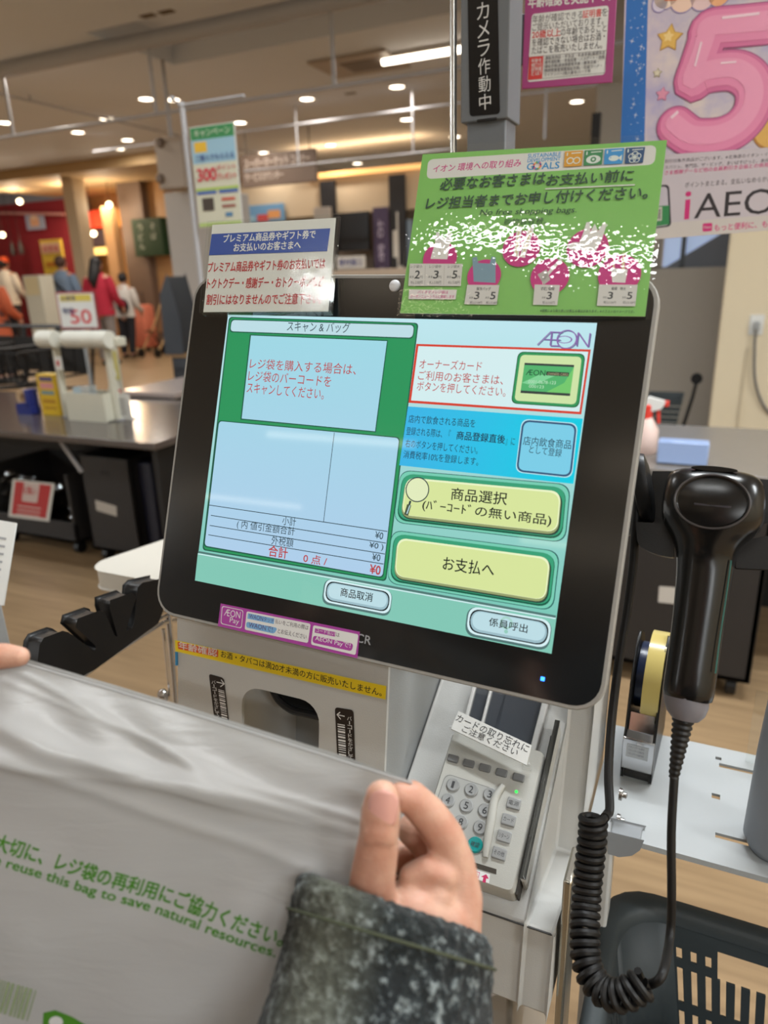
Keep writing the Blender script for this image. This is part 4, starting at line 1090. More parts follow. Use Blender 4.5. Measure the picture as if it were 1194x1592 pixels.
# the balloon numeral
path = [(1240, 30), (1200, 36), (1150, 41), (1104, 46), (1099, 62), (1086, 100), (1077, 128)]
bowl = [(1077, 128), (1094, 117), (1118, 111), (1145, 111), (1166, 124), (1174, 146), (1168, 174), (1150, 197), (1124, 211), (1096, 215), (1072, 212), (1050, 196)]
def stroke(pts_, r, m_, lay, off=(0, 0)):
    sp = spline([(x + off[0], y + off[1], 0) for x, y in pts_], 8); uvs = [PS.uv(p[0], p[1]) for p in sp]; L = []; R = []
    for i, p in enumerate(uvs):
        d = nz2(uvs[min(i + 1, len(uvs) - 1)] - uvs[max(i - 1, 0)]); nn = np.array([-d[1], d[0]]); L.append(p + nn * r); R.append(p - nn * r)
    k = len(uvs)
    for i in range(k - 1): a.put([L[i], L[i + 1], R[i + 1], R[i]], [(0, 1, 2, 3)], m_, lay + .05 + .038 * i)
    a.disc(uvs[0], r, m_, lay, px=False); a.disc(uvs[-1], r, m_, lay + .04 * k + .1, px=False)
for r, col, lay, off in ((.0268, (168, 80, 130), 19, (0, 0)), (.0252, (214, 112, 160), 27, (0, 0)), (.0205, (232, 140, 180), 35, (-1, -2)), (.0120, (238, 158, 192), 43, (-2, -4))):
    stroke(path + bowl[1:], r, ink(col, .3), lay, off)
for p, q, r in (((1122, 29), (1180, 22), .0022), ((1090, 66), (1080, 104), .0018), ((1043, 184), (1054, 174), .0026), ((1120, 99), (1144, 97), .0016)):
    a.line(p, q, r * 1.6, ink((246, 214, 228), .3), layer=52)
# lower white band
a.poly([(961, 246), (1310, 222), (1300, 350), (962, 376.5)], ink((200, 192, 200), .35), layer=56)
a.poly([(961, 352), (1310, 326), (1300, 350), (962, 376.5)], ink((206, 200, 196), .35), layer=57)
K2 = ink((58, 50, 60)); MG3 = ink((206, 48, 122))
a.text('割引対象外商品がございます。※北海道のイオン・イオンスーパーセンター、', (1033, 254.4), (1268, 238), 6.2, K2, 0.008, layer=58)
a.text('スバリュ、専門店、ザ・ビッグ、まいばすけっと、本州・四国・九州・沖縄の', (1033, 264), (1262, 248), 6.2, K2, 0.008, layer=58)
a.text('さま感謝デーなど他の会員割引き企画との併用はできません。', (1033, 272.6), (1246, 256), 7, MG3, 0.012, layer=58)
a.text('ポイントまとまる。支払いなめらか。暮らしを', (1064, 292.6), (1232, 280), 9, K2, 0.008, layer=58)
a.text('i', (1063, 341), (1071, 340.4), 42, MG3, 0.02, layer=58)
a.text('AEON', (1078, 340.6), (1252, 328), 40, ink((48, 42, 46)), 0.004, layer=58)
a.rr([(1092, 347.6), (1107, 346.6), (1106.4, 359.4), (1091.6, 360.6)], .002, MG3, layer=58); a.text('Check', (1093.4, 355.6), (1105, 354.8), 4, PWH, layer=59)
a.text('もっと便利に、もっとおトクに', (1109.6, 359.6), (1258, 348.6), 11, MG3, 0.02, layer=58)
# phone picture
a.rr([(1000, 290), (1040, 287), (1043.4, 352), (1000, 358)], .006, ink((54, 50, 58), .3), layer=58); a.rr([(1001, 293), (1037, 290.4), (1040.4, 350), (1000, 356)], .005, ink((198, 192, 204), .3), layer=59)
a.poly([(1000, 322), (1040, 319.6), (1040, 349), (1000, 355)], ink((58, 138, 84), .3), layer=60); a.poly([(1006, 323.6), (1029, 322), (1028.6, 343), (1006, 345)], ink((206, 206, 196), .3), layer=61)
for i in range(7): a.line((1018 + i * 1.5, 325), (1017.8 + i * 1.5, 341), .0005 + .0003 * (i % 3), ink((80, 84, 80)), layer=62)
a.build('printed_face', proot)
# hanging cord for the poster
b = MB(); p = PS.P(*PS.uv(1100, -125)); b.tube([p, p + A(0, 0, 1.2)], 0.002, mat('steel_wire', (150, 150, 150), 0.3, metal=1)); b.build('hanging_wire', proot)

# slim steel rod rising behind the green notice
b = MB(); p = aY(705, 230, 0.93); b.cyl((p[0], 0.93, 1.30), (p[0], 0.93, 2.05), 0.0042, mat('brushed_steel', (190, 188, 184), 0.25, metal=1, var=.05), n=14)
b.box(p[0] - .006, p[0] + .012, 0.925, 0.935, 1.32, 1.335, mat('brushed_steel'))
tag(b.build('sign_rod', None), 'slim steel rod standing upright just left of the grey pole', 'rod')
# ------------------------------------------------------------------ right side: shelf, scanner, tape, basket
STEEL = mat('brushed_steel', (190, 188, 184), 0.25, metal=1, var=.05)
WSH = mat('white_shelf_laminate', (166, 169, 170), 0.38, var=0.02, bump=0.04, bscale=400)
ZS = 0.828
# perforated side shelf
yF = aZ(1070, 1331, ZS)[1]; yBk = aZ(1095, 1157, ZS)[1]; xL = XW + .003
xR = xL + 0.52
sroot = thing('side_shelf', (xL + .2, (yF + yBk) / 2, 0), 'white side shelf with slots carrying the tape dispenser right of the kiosk', 'shelf')
b = MB()
holes = []
def hole_uv(px, py): p = aZ(px, py, ZS); return p[0], p[1]
# plate split into strips around the slots so that they are real openings
sl = []
for (p, q) in (((1118, 1189), (1152, 1197)), ((1112, 1297), (1160, 1311))):
    a0, a1 = hole_uv(*p), hole_uv(*q); sl.append((a0[0], a1[0] + 0.06, (a0[1] + a1[1]) / 2))
def plate(mb, x0, x1, y0, y1, cuts, m, z0, z1):
    """cuts: (x0,x1,y0,y1) non overlapping in y"""
    cuts = sorted(cuts, key=lambda c: c[2]); y = y0
    for cx0, cx1, cy0, cy1 in cuts:
        mb.box(x0, x1, y, cy0, z0, z1, m); mb.box(x0, cx0, cy0, cy1, z0, z1, m); mb.box(cx1, x1, cy0, cy1, z0, z1, m); y = cy1
    mb.box(x0, x1, y, y1, z0, z1, m)
h1 = hole_uv(1117, 1179); h2 = hole_uv(1113, 1238)
plate(b, xL, xR, yF, yBk, [(s_[0], s_[1], s_[2] - .0035, s_[2] + .0035) for s_ in sl] + [(h1[0] - .003, h1[0] + .003, h1[1] - .0025, h1[1] + .0025), (h2[0] - .004, h2[0] + .004, h2[1] - .004, h2[1] + .004)], WSH, ZS - 0.003, ZS)
b.build('shelf_plate', sroot, angle=30)
b = MB(); b.box(xL, xR, yF, yF + .003, ZS - .006, ZS - .003, WSH); b.box(xL, xR, yBk - .003, yBk, ZS - .02, ZS - .003, WSH); b.build('shelf_rim', sroot)
b = MB(); c = aZ(985, 1292, ZS); 
cp = [aY(x, y, yF - .001) for x, y in ((948, 1296), (997, 1308), (992, 1320), (980, 1328), (962, 1330), (948, 1326))]
b.prism(cp, (0, .02, 0), mat('shelf_corner_grey', (140, 143, 146), .4)); b.build('corner_bracket', sroot, bevel=.002)
# upright frame between kiosk and shelf: vertical posts seen under the shelf
b = MB()
xf = XW + 0.006
fr_y = yF - 0.02
b.box(xf, xf + .022, fr_y + .03, fr_y + .06, 0.0, ZS - .003, KPL)
b.build('upright', sroot, bevel=.003)
for py in (1372, 1397):
    b = MB(); c = aX(935, py, xf + .022); b.lathe((xf + .022, fr_y + .045, c[2]), (1, 0, 0), [(.006, 0), (.006, .003), (.003, .004), (.003, .007), (.001, .008)], STEEL, n=12); b.build('bolt', sroot)
b = MB()
for i, x in enumerate((870, 893, 912)):
    pass
pA = aX(895, 1420, XW + .012); 
b.box(XW + .003, XW + .010, pA[1] - .02, pA[1] + .02, 0.0, pA[2] + .05, mat('aluminium_frame', (176, 172, 160), .25, metal=.9, var=.05)); b.build('frame_leg', sroot, bevel=.002)

# grey round tube standing at the right end of the shelf
c = aZ(1196, 1345, ZS); rr0 = 0.030
gx = aZ(1153, 1318, ZS)[0] + rr0
b = MB(); b.lathe((gx, c[1] + rr0 - .006, ZS), (0, 0, 1), [(0.018, 0), (0.026, .003), (rr0, .012), (rr0 - .001, .10), (rr0 - .006, .22), (rr0 - .008, .34), (.012, .345)], mat('grey_moulded_plastic', (132, 138, 146), .45, var=.03), n=36)
tag(b.build('grey_canister', None, angle=50), 'smooth grey rounded canister standing at the right end of the white shelf', 'canister')
b = MB(); pa = aZ(1165, 1185, ZS)
b.box(pa[0] - .004, pa[0] + .10, pa[1] - .001, pa[1] + .001, ZS, ZS + .09, mat('clear_acrylic')); tag(b.build('acrylic_sheet', None), 'thin clear acrylic sheet standing behind the grey canister', 'acrylic sheet')

# --- barcode scanner bracket (black) : back plate, two cradle hooks, arm to the monitor side
SD = 0.50                                         # distance of the scanner from the lens
sc_c = aD(1105, 860, SD)
BR = mat('satin_black_plastic', (20, 20, 21), 0.42, var=0.1, bump=0.05, bscale=600)
SBK = mat('glossy_black_scanner_plastic', (16, 15, 15), 0.22, var=0.1, spec=0.5)
# scanner frame: g = down the handle, s = to the right, f = towards the viewer
tp, bt = aD(1106, 760, SD - .005), aD(1066, 1092, SD - .012)
g = nz(bt - tp); f_ax = nz(C0 - sc_c); f_ax = nz(f_ax - g * np.dot(f_ax, g)); s_ax = nz(np.cross(g, f_ax)); s_ax = s_ax if np.dot(s_ax, CAM[:, 0]) > 0 else -s_ax
if np.dot(f_ax, C0 - tp) < 0: f_ax = -f_ax
def SP(px, py, w=0.0):
    """point on the scanner's middle plane seen at px,py, pushed w towards the viewer"""
    r = ray(px, py); q = C0 + r * (np.dot(sc_c - C0, f_ax) / np.dot(r, f_ax)); return q + f_ax * w
k_px = SD / FPX
broot = thing('scanner_bracket', sc_c - f_ax * .03 - A(0, 0, .2), 'black plastic cradle bracket holding the handheld scanner', 'bracket')
b = MB(); b.prism([SP(*p, -.030) for p in ((1014, 727), (1056, 727), (1060, 812), (1010, 812), (1006, 760))], -f_ax * .012, BR)
b.prism([SP(*p, -.030) for p in ((1056, 729), (1215, 742), (1215, 800), (1060, 812))], -f_ax * .012, BR); b.build('back_plate', broot, bevel=.002)
def hook(pts_):
    b = MB(); pp = []
    n = len(pts_)
    for i in range(n):
        a_, b_, c_ = [np.array(pts_[(i + j) % n], float) for j in (-1, 0, 1)]
        r_ = pts_[i][2] if len(pts_[i]) > 2 else 0
        a_, b_, c_ = a_[:2], b_[:2], c_[:2]
        if r_:
            p1 = b_ + nz2(a_ - b_) * r_; p2 = b_ + nz2(c_ - b_) * r_
            for t in np.linspace(0, 1, 6): pp.append((1 - t) ** 2 * p1 + 2 * t * (1 - t) * b_ + t * t * p2)
        else: pp.append(b_)
    b.prism([SP(*p, -.006) for p in pp], -f_ax * .026, BR); b.build('cradle_hook', broot, bevel=.0015)
hook([(987, 810, 3), (1049, 814, 14), (1046, 866, 3), (1012, 861, 22), (990, 846, 10)])
hook([(1149, 842, 14), (1218, 830), (1218, 884), (1146, 881, 3)])
b = MB(); b.tube(spline([SP(1010, 770, -.04), SP(985, 790, -.05), SP(960, 800, -.06), SP(930, 800, -.075)], 4), .012, BR, n=14); b.build('bracket_arm', broot)
b = MB(); b.lathe(SP(1001, 755, -.035), nz(SP(1010, 755) - SP(990, 758)), [(.004, -.010), (.019, -.008), (.021, -.002), (.020, .002), (.014, .004), (.006, .005)], BR, n=28, sy=1.5); b.build('pivot_disc', broot, angle=45)

# --- handheld barcode scanner
hroot = thing('handheld_barcode_scanner', SP(1060, 1095), 'glossy black handheld barcode scanner hanging head up in its bracket', 'scanner')
b = MB()
def ering(px, py, rx, rf, w=0.0, n=40, pw=2.0):
    c = SP(px, py, w); out = []
    for t in np.linspace(0, 2 * math.pi, n, endpoint=False):
        ct, st = math.cos(t), math.sin(t)
        out.append(c + s_ax * rx * k_px * math.copysign(abs(ct) ** (2 / pw), ct) + f_ax * rf * math.copysign(abs(st) ** (2 / pw), st))
    return out
# head: rounded box, wider than deep, tapering into the neck, then the handle
rings = [ering(1111, 729, 30, .008, -.008), ering(1111, 731.5, 52, .017, -.008, pw=2.6), ering(1110.5, 738, 66, .0225, -.007, pw=2.7), ering(1110, 755, 72.5, .0275, -.005, pw=2.7), ering(1108, 785, 74.5, .030, -.003, pw=2.6), ering(1106, 808, 73.5, .030, -.003, pw=2.5),
         ering(1103, 824, 67, .028, -.003, pw=2.3), ering(1099, 838, 54, .024, -.003, pw=2.1), ering(1097, 850, 46.5, .0205, -.003), ering(1097, 862, 43.5, .0185, -.004),
         ering(1096, 878, 41, .0175, -.004, pw=2.2), ering(1090, 930, 38.5, .0168, -.004, pw=2.3), ering(1082, 990, 37, .0160, -.004, pw=2.3), ering(1075, 1040, 37, .0158, -.004, pw=2.3), ering(1069, 1082, 37.5, .0158, -.004, pw=2.3), ering(1068, 1090, 35.5, .0150, -.004, pw=2.2)]
b.loft(rings, SBK)
so = b.build('scanner_body', hroot, angle=60)
su = so.modifiers.new('smooth', 'SUBSURF'); su.levels = 1; su.render_levels = 1
# raised oval scan button area with slot
b = MB()
def oval(px, py, rx, ry, w, n=40): 
    c = SP(px, py, w); return [c + s_ax * rx * k_px * math.cos(t) + g * ry * k_px * math.sin(t) for t in np.linspace(0, 2 * math.pi, n, endpoint=False)]
b.loft([oval(1106, 787, 53, 42, .0245), oval(1106, 787, 52, 41, .0275), oval(1106, 787, 50, 39, .0280), oval(1106, 787, 47, 36, .0268), oval(1106, 787, 30, 23, .0285), oval(1106, 787, 8, 6, .0292)], SBK)
b.build('trigger_pad', hroot, angle=50)
b = MB(); rg_ = oval(1106, 787, 51, 40, .0288, 48); b.tube(rg_ + [rg_[0]], .0007, mat('grey_rim', (70, 66, 66), .3), n=8); b.build('trigger_rim', hroot)  # thin lighter grey ring along the pad edge
b = MB(); b.obox(SP(1107, 793, .0286), [s_ax * .0115, g * .0008, f_ax * .0006], mat('dark_grey_slot', (50, 46, 52), .4)); b.build('indicator_slot', hroot, bevel=.0005)
b = MB(); b.loft([oval(1110, 734, 33, 4.5, .0125), oval(1110, 734, 32, 4, .0150)], SBK); b.build('head_recess', hroot)
b = MB(); b.loft([ering(1067, 1082, 33, .0150, -.004), ering(1066.5, 1096, 32.5, .0148, -.004), ering(1065.5, 1110, 28, .0135, -.004), ering(1065, 1119, 20, .0115, -.004)], mat('grey_end_cap', (112, 110, 116), .4, var=.03))
b.build('end_cap', hroot, angle=50)
# side trim lines in a teal tint
b = MB(); b.tube(spline([SP(1136, 872, .008), SP(1128, 930, .008), SP(1119, 990, .008), SP(1112, 1045, .008)], 4), .0006, mat('teal_trim', (24, 92, 84), .3), n=6); tag(b.build('side_trim', hroot), 'thin teal trim line')
# strain relief and hanging cable
b = MB()
p0, p1 = SP(1063, 1112, -.004), SP(1047, 1212, -.006); N = 44; pts_ = [lerp(p0, p1, i / N) for i in range(N + 1)]
rs = [(.0078 - .0042 * (i / N)) * (1.0 if (i // 2) % 2 == 0 else .86) for i in range(N + 1)]
b.tube(pts_, rs, BR, n=18); b.build('strain_relief', hroot, angle=60)
CAB = mat('black_cable_rubber', (15, 14, 14), .5, var=.1)
loopE = aD(1003, 1528, .47)
cab = spline([SP(1048, 1208, -.006), SP(1043, 1300, -.008), SP(1043, 1400, -.012), SP(1040, 1470, -.016), aD(1030, 1514, .465), aD(1012, 1530, .47), loopE], 8)
b = MB(); b.tube(cab, .0030, CAB, n=12); b.build('straight_cable', hroot)
# coiled part of the cable
axis = spline([aD(922, 1268, .52), aD(921, 1300, .52), aD(912, 1390, .515), aD(909, 1460, .50), aD(914, 1505, .49), aD(936, 1540, .48), aD(966, 1548, .472), aD(990, 1536, .47), aD(1003, 1528, .47)], 14)
axis = np.array(axis); seg = np.linalg.norm(np.diff(axis, axis=0), axis=1); cum = np.concatenate([[0], np.cumsum(seg)]); Lc = cum[-1]
turns = int(Lc / 0.0056); M_ = turns * 14; pts_ = []; prev = A(1, 0, 0)
for i in range(M_ + 1):
    sL = Lc * i / M_; c = A(*[np.interp(sL, cum, axis[:, j]) for j in range(3)]); c2 = A(*[np.interp(min(sL + .004, Lc), cum, axis[:, j]) for j in range(3)]); c1 = A(*[np.interp(max(sL - .004, 0), cum, axis[:, j]) for j in range(3)])
    t_ = nz(c2 - c1); prev = nz(prev - t_ * np.dot(prev, t_)); w_ = np.cross(t_, prev); ph = 2 * math.pi * turns * i / M_
    pts_.append(c + .0082 * (math.cos(ph) * prev + math.sin(ph) * w_))
b = MB(); b.tube(pts_, .0027, CAB, n=8); tag(b.build('coiled_cable', hroot), 'tightly coiled black cable')
top = spline([pts_[0], aD(944, 1266, .525), aD(948, 1255, .53), aD(946, 1200, .545), aD(951, 1120, .555), aD(962, 1030, .56), aD(975, 950, .56), aD(984, 880, .555), aD(988, 820, .55), aD(992, 770, .55)], 6)
b = MB(); b.tube(top, .0034, CAB, n=12); b.build('upper_cable', hroot)

# --- tape dispenser standing on the shelf
TD = aZ(988, 1213, ZS)
tx = nz(A(1, -.05, 0)); tb = nz(A(.05, 1, 0)); wd = .040
tr_ = thing('tape_dispenser', TD, 'chrome fronted tape dispenser with a yellowish tape roll on the white shelf', 'tape dispenser')
CHR = mat('chrome', (200, 200, 202), .10, metal=1)
NAVY = mat('navy_tape_core', (30, 44, 74), .3)
hw = wd / 2 - .004
def T(r_, bk, z): return TD + tx * r_ + tb * bk + A(0, 0, z)
top_z = aY(1026, 990, TD[1] + .055)[2] - ZS
sidep = [(0.0, 0.0), (0.0, .052), (.006, .06), (.014, .10), (.016, top_z * .75), (.035, top_z * .96), (.055, top_z * 1.02), (.085, top_z * .9), (.105, .08), (.11, 0.0)]
for s_ in (-1, 1):
    b = MB(); b.prism([T(s_ * hw, y, z) for y, z in sidep], tx * (-s_) * .003, DARK); b.build('side_plate', tr_, bevel=.001)
b = MB(); b.obox(T(0, .06, .006), [tx * (hw - .003), tb * .058, A(0, 0, .006)], DARK); b.build('base', tr_, bevel=.001)
b = MB(); b.prism([T(-hw, -.001, .012), T(-hw, -.001, .050), T(-hw, .006, .058), T(-hw, .006, .012)], tx * 2 * hw, CHR); b.build('chrome_front', tr_, bevel=.001)
b = MB(); b.prism([T(-hw * .9, -.004, .0), T(-hw * .9, -.004, .012), T(-hw * .9, .004, .012), T(-hw * .9, .004, 0)], tx * 1.8 * hw, mat('clear_acrylic')); b.build('clear_foot', tr_, bevel=.001)
FPd = Plane(T(-hw, -.0011, .058), tx, (0, 0, -1)); a = Art(FPd, base=.0002)
a.poly([(.004, .014), (2 * hw - .006, .014), (2 * hw - .006, .030), (.004, .030)], ink((168, 172, 176)), px=False)
for i in range(3): a.text('イオンリテール株式会社'[:9 + i], (.006, .0185 + i * .0042), (2 * hw - .010, .0185 + i * .0042), .003, ink((70, 72, 80)), px=False)
a.build('name_label', tr_)
ry = .058; R = .050; rz = top_z - R
b = MB(); b.lathe(T(-.003, ry, rz), tx, [(.036, 0), (R, 0), (R, .017), (.036, .017), (.036, 0)], mat('yellowish_tape', (190, 172, 104), .22, var=.05), n=48, caps=False); b.build('tape_roll', tr_, angle=30)
b = MB(); b.lathe(T(-.012, ry, rz), tx, [(.012, 0), (.0358, 0), (.0358, .028), (.012, .028)], NAVY, n=40); b.build('tape_core', tr_, angle=30)
b = MB(); b.prism([T(-hw + .004, .004, .058), T(-hw + .004, .012, .075), T(-hw + .004, .014, .075), T(-hw + .004, .006, .058)], tx * (2 * hw - .008), CHR); b.build('cutter_blade', tr_)

# --- grey shopping basket on a low stand
ZB = 0.70
BK_ = mat('dark_grey_basket_plastic', (52, 58, 60), .55, var=.05, bump=.05, bscale=500)
tl_ = aZ(972, 1385, ZB); te = aZ(1194, 1436, ZB)
bx0 = tl_[0] - .015; by1 = tl_[1] + .006; bx1 = bx0 + .48; by0 = by1 - .33
bz0 = ZB - .21
kroot2 = thing('shopping_basket', ((bx0 + bx1) / 2, (by0 + by1) / 2, bz0), 'dark grey slotted plastic shopping basket at the bottom right corner', 'basket')
def brect(e, z, r=.05): return [(x, y, z) for x, y in rrect_uv(bx0 + e, bx1 - e, by0 + e, by1 - e, r, 6)]
b = MB()
b.loft([brect(-.004, ZB - .016), brect(-.006, ZB - .004), brect(-.002, ZB), brect(.010, ZB - .001), brect(.014, ZB - .006), brect(.016, ZB - .016)], BK_, caps=False)
b.build('basket_rim', kroot2, angle=60)
b = MB(); b.loft([brect(.045, bz0), brect(.045, bz0 + .004)], BK_); b.build('basket_floor', kroot2)
# walls: lattice of upright slats with bands, so the slots are open
def wall(name, p_top0, p_top1, p_bot0, p_bot1, nslot, hole=None):
    b = MB(); th = .0028
    p_top0, p_top1, p_bot0, p_bot1 = map(lambda q: A(*q), (p_top0, p_top1, p_bot0, p_bot1))
    S_ = lambda s__, t: lerp(lerp(p_top0, p_top1, s__), lerp(p_bot0, p_bot1, s__), t)
    nrm = nz(np.cross(p_top1 - p_top0, p_bot0 - p_top0)) * th
    def quad(s0, s1, t0, t1):
        if hole and s0 < hole[1] and s1 > hole[0] and t0 < hole[3] and t1 > hole[2]:
            h0, h1, k0, k1 = max(s0, hole[0]), min(s1, hole[1]), max(t0, hole[2]), min(t1, hole[3])
            for r_ in ((s0, h0, t0, t1), (h1, s1, t0, t1), (h0, h1, t0, k0), (h0, h1, k1, t1)):
                if r_[1] - r_[0] > 1e-4 and r_[3] - r_[2] > 1e-4: quad1(*r_)
        else: quad1(s0, s1, t0, t1)
    def quad1(s0, s1, t0, t1): b.prism([S_(s0, t0), S_(s1, t0), S_(s1, t1), S_(s0, t1)], nrm, BK_)
    bands = [(0, .15), (.215, .265), (.47, .52), (.72, .77), (.93, 1.0)]
    for t0, t1 in bands: quad(0, 1, t0, t1)
    gaps = [(.15, .215), (.265, .47), (.52, .72), (.77, .93)]
    for t0, t1 in gaps:
        quad(0, .5 / nslot, t0, t1); quad(1 - .5 / nslot, 1, t0, t1)
        for i in range(1, nslot): quad((i - .30) / nslot, (i + .30) / nslot, t0, t1)
    b.build(name, kroot2)
e0, e1 = .014, .045
cz = .034
xh = aZ(1118, 1418, ZB)[0]; sh = (xh - bx0 - e0 - cz) / (bx1 - bx0 - 2 * e0 - 2 * cz)
wall('back_wall', (bx0 + e0 + cz, by1 - e0, ZB - .012), (bx1 - e0 - cz, by1 - e0, ZB - .012), (bx0 + e1 + cz, by1 - e1, bz0), (bx1 - e1 - cz, by1 - e1, bz0), 26, (sh, min(sh + .36, .95), .10, .265))
wall('front_wall', (bx0 + e0 + cz, by0 + e0, ZB - .012), (bx1 - e0 - cz, by0 + e0, ZB - .012), (bx0 + e1 + cz, by0 + e1, bz0), (bx1 - e1 - cz, by0 + e1, bz0), 26)
wall('end_wall', (bx0 + e0, by0 + e0 + cz, ZB - .012), (bx0 + e0, by1 - e0 - cz, ZB - .012), (bx0 + e1, by0 + e1 + cz, bz0), (bx0 + e1, by1 - e1 - cz, bz0), 17)
wall('end_wall', (bx1 - e0, by0 + e0 + cz, ZB - .012), (bx1 - e0, by1 - e0 - cz, ZB - .012), (bx1 - e1, by0 + e1 + cz, bz0), (bx1 - e1, by1 - e1 - cz, bz0), 17)
def bcorner(sx, sy):
    b = MB(); rt = brect(e0, ZB - .012); rb = brect(e1, bz0); n = 6
    i0 = {(1, -1): 0, (1, 1): 6, (-1, 1): 12, (-1, -1): 18}[(sx, sy)]
    b.loft([[rt[i] for i in range(i0, i0 + n)], [rb[i] for i in range(i0, i0 + n)]], BK_, caps=False, closed=False)
    o = b.build('basket_corner', kroot2, angle=60); m_ = o.modifiers.new('thickness', 'SOLIDIFY'); m_.thickness = .0028
for sx in (-1, 1):
    for sy in (-1, 1): bcorner(sx, sy)
# stand under the basket
st = thing('basket_stand', ((bx0 + bx1) / 2, (by0 + by1) / 2, 0), 'low grey metal stand under the dark shopping basket', 'stand')
b = MB(); b.box(bx0 + .03, bx1 - .03, by0 + .03, by1 - .03, bz0 - .014, bz0, mat('aluminium_frame')); b.build('stand_top', st, bevel=.003)
for x in (bx0 + .05, bx1 - .07):
    for y in (by0 + .05, by1 - .07):
        b = MB(); b.box(x, x + .02, y, y + .02, 0, bz0 - .014, mat('aluminium_frame')); b.build('stand_leg', st, bevel=.002)
# ------------------------------------------------------------------ shopper holding a bag open in front of the kiosk
def skin_mat():
    m = mat('skin', (194, 150, 128), .48, sss=.25, bump=.18, bscale=700)
    nt = m.node_tree; b_ = nt.nodes['Principled BSDF']; tc = nt.nodes.new('ShaderNodeTexCoord'); n = nt.nodes.new('ShaderNodeTexNoise'); n.inputs['Scale'].default_value = 55; n.inputs['Detail'].default_value = 3
    cr = nt.nodes.new('ShaderNodeValToRGB'); cr.color_ramp.elements[0].position = .35; cr.color_ramp.elements[1].position = .68
    cr.color_ramp.elements[0].color = srgb((186, 134, 112)); cr.color_ramp.elements[1].color = srgb((202, 160, 138))
    nt.links.new(tc.outputs['Object'], n.inputs['Vector']); nt.links.new(n.outputs['Fac'], cr.inputs['Fac']); nt.links.new(cr.outputs['Color'], b_.inputs['Base Color'])
    return m
SKIN = skin_mat()
NAIL = mat('finger_nail', (216, 160, 148), .28, coat=.3)
per = thing('person', (.12, -.30, 0.0), 'shopper in a dark tweed sleeve stretching a white bag open with both hands', 'person')
def K(px, py, D): return aD(px, py, D)
def R_(px, D): return px * D / FPX          # radius seen as px pixels at distance D
b = MB()
def limb(js, n=20):
    """js: (point, radius) chain of overlapping tapered capsules"""
    for (p, r), (q, s_) in zip(js[:-1], js[1:]): b.capsule(p, q, r, s_, SKIN, n=n, k=6)
# right thumb: nail side to the viewer
D0 = .345
th = [(K(594, 1240, D0), R_(27, D0)), (K(592, 1262, D0), R_(31, D0)), (K(589, 1300, D0 + .001), R_(31, D0)), (K(586, 1322, D0 + .002), R_(33.5, D0)), (K(579, 1366, D0 + .004), R_(36, D0)), (K(576, 1420, D0 + .010), R_(43, D0)), (K(590, 1480, D0 + .014), R_(56, D0)), (K(604, 1540, D0 + .012), R_(66, D0))]
limb(th)
for yk, wk in ((1292, 23), (1300, 25), (1308, 24)):
    b.tube(spline([K(589 + (q_ * wk), yk + abs(q_) * 3, D0 - R_(31, D0) * math.sqrt(max(0, 1 - (q_ * wk / 33) ** 2)) + .0004) for q_ in (-1, -.5, 0, .5, 1)], 4), .0011, SKIN, n=8)
# index finger: tip pressed against the far side of the bag, bent, running down to its knuckle
D1 = .372
ix = [(K(622, 1238, .366), R_(22, D1)), (K(640, 1240, .369), R_(26, D1)), (K(668, 1268, .372), R_(29, D1)), (K(690, 1300, .374), R_(31, D1)), (K(705, 1345, .376), R_(35, D1)), (K(711, 1398, .374), R_(40, D1)), (K(700, 1460, .368), R_(48, D1))]
limb(ix)
# middle, ring and little finger folded behind and below the index
md = [(K(640, 1290, .392), R_(24, .39)), (K(668, 1318, .398), R_(26, .39)), (K(686, 1352, .398), R_(28, .39)), (K(696, 1396, .394), R_(33, .39)), (K(690, 1450, .384), R_(42, .39))]
limb(md)
rg = [(K(618, 1330, .404), R_(23, .40)), (K(650, 1352, .412), R_(25, .41)), (K(676, 1386, .412), R_(28, .41)), (K(688, 1424, .404), R_(32, .40)), (K(680, 1470, .390), R_(42, .39))]
limb(rg)
lf = [(K(612, 1378, .412), R_(19, .41)), (K(640, 1396, .420), R_(21, .42)), (K(664, 1426, .418), R_(24, .42)), (K(676, 1458, .408), R_(28, .41)), (K(668, 1500, .392), R_(40, .39))]
limb(lf)
# the fold between index and palm seen beside the thumb, then the back of the hand
limb([(K(640, 1362, .364), R_(20, .36)), (K(664, 1352, .364), R_(22, .36)), (K(688, 1362, .366), R_(24, .37))])
limb([(K(640, 1400, .362), R_(30, .36)), (K(676, 1394, .364), R_(30, .37))])
limb([(K(640, 1430, .362), R_(60, .36)), (K(676, 1440, .368), R_(62, .37)), (K(640, 1520, .362), R_(70, .36)), (K(622, 1560, .356), R_(66, .36))])
wr_ = K(615, 1570, .352); el = A(.02, -.13, .93); shR = A(.29, -.24, 1.22)
limb([(K(630, 1520, .358), .026), (wr_, .027), (lerp(wr_, el, .3), .034), (el, .040), (lerp(el, shR, .5), .046), (shR, .052)])
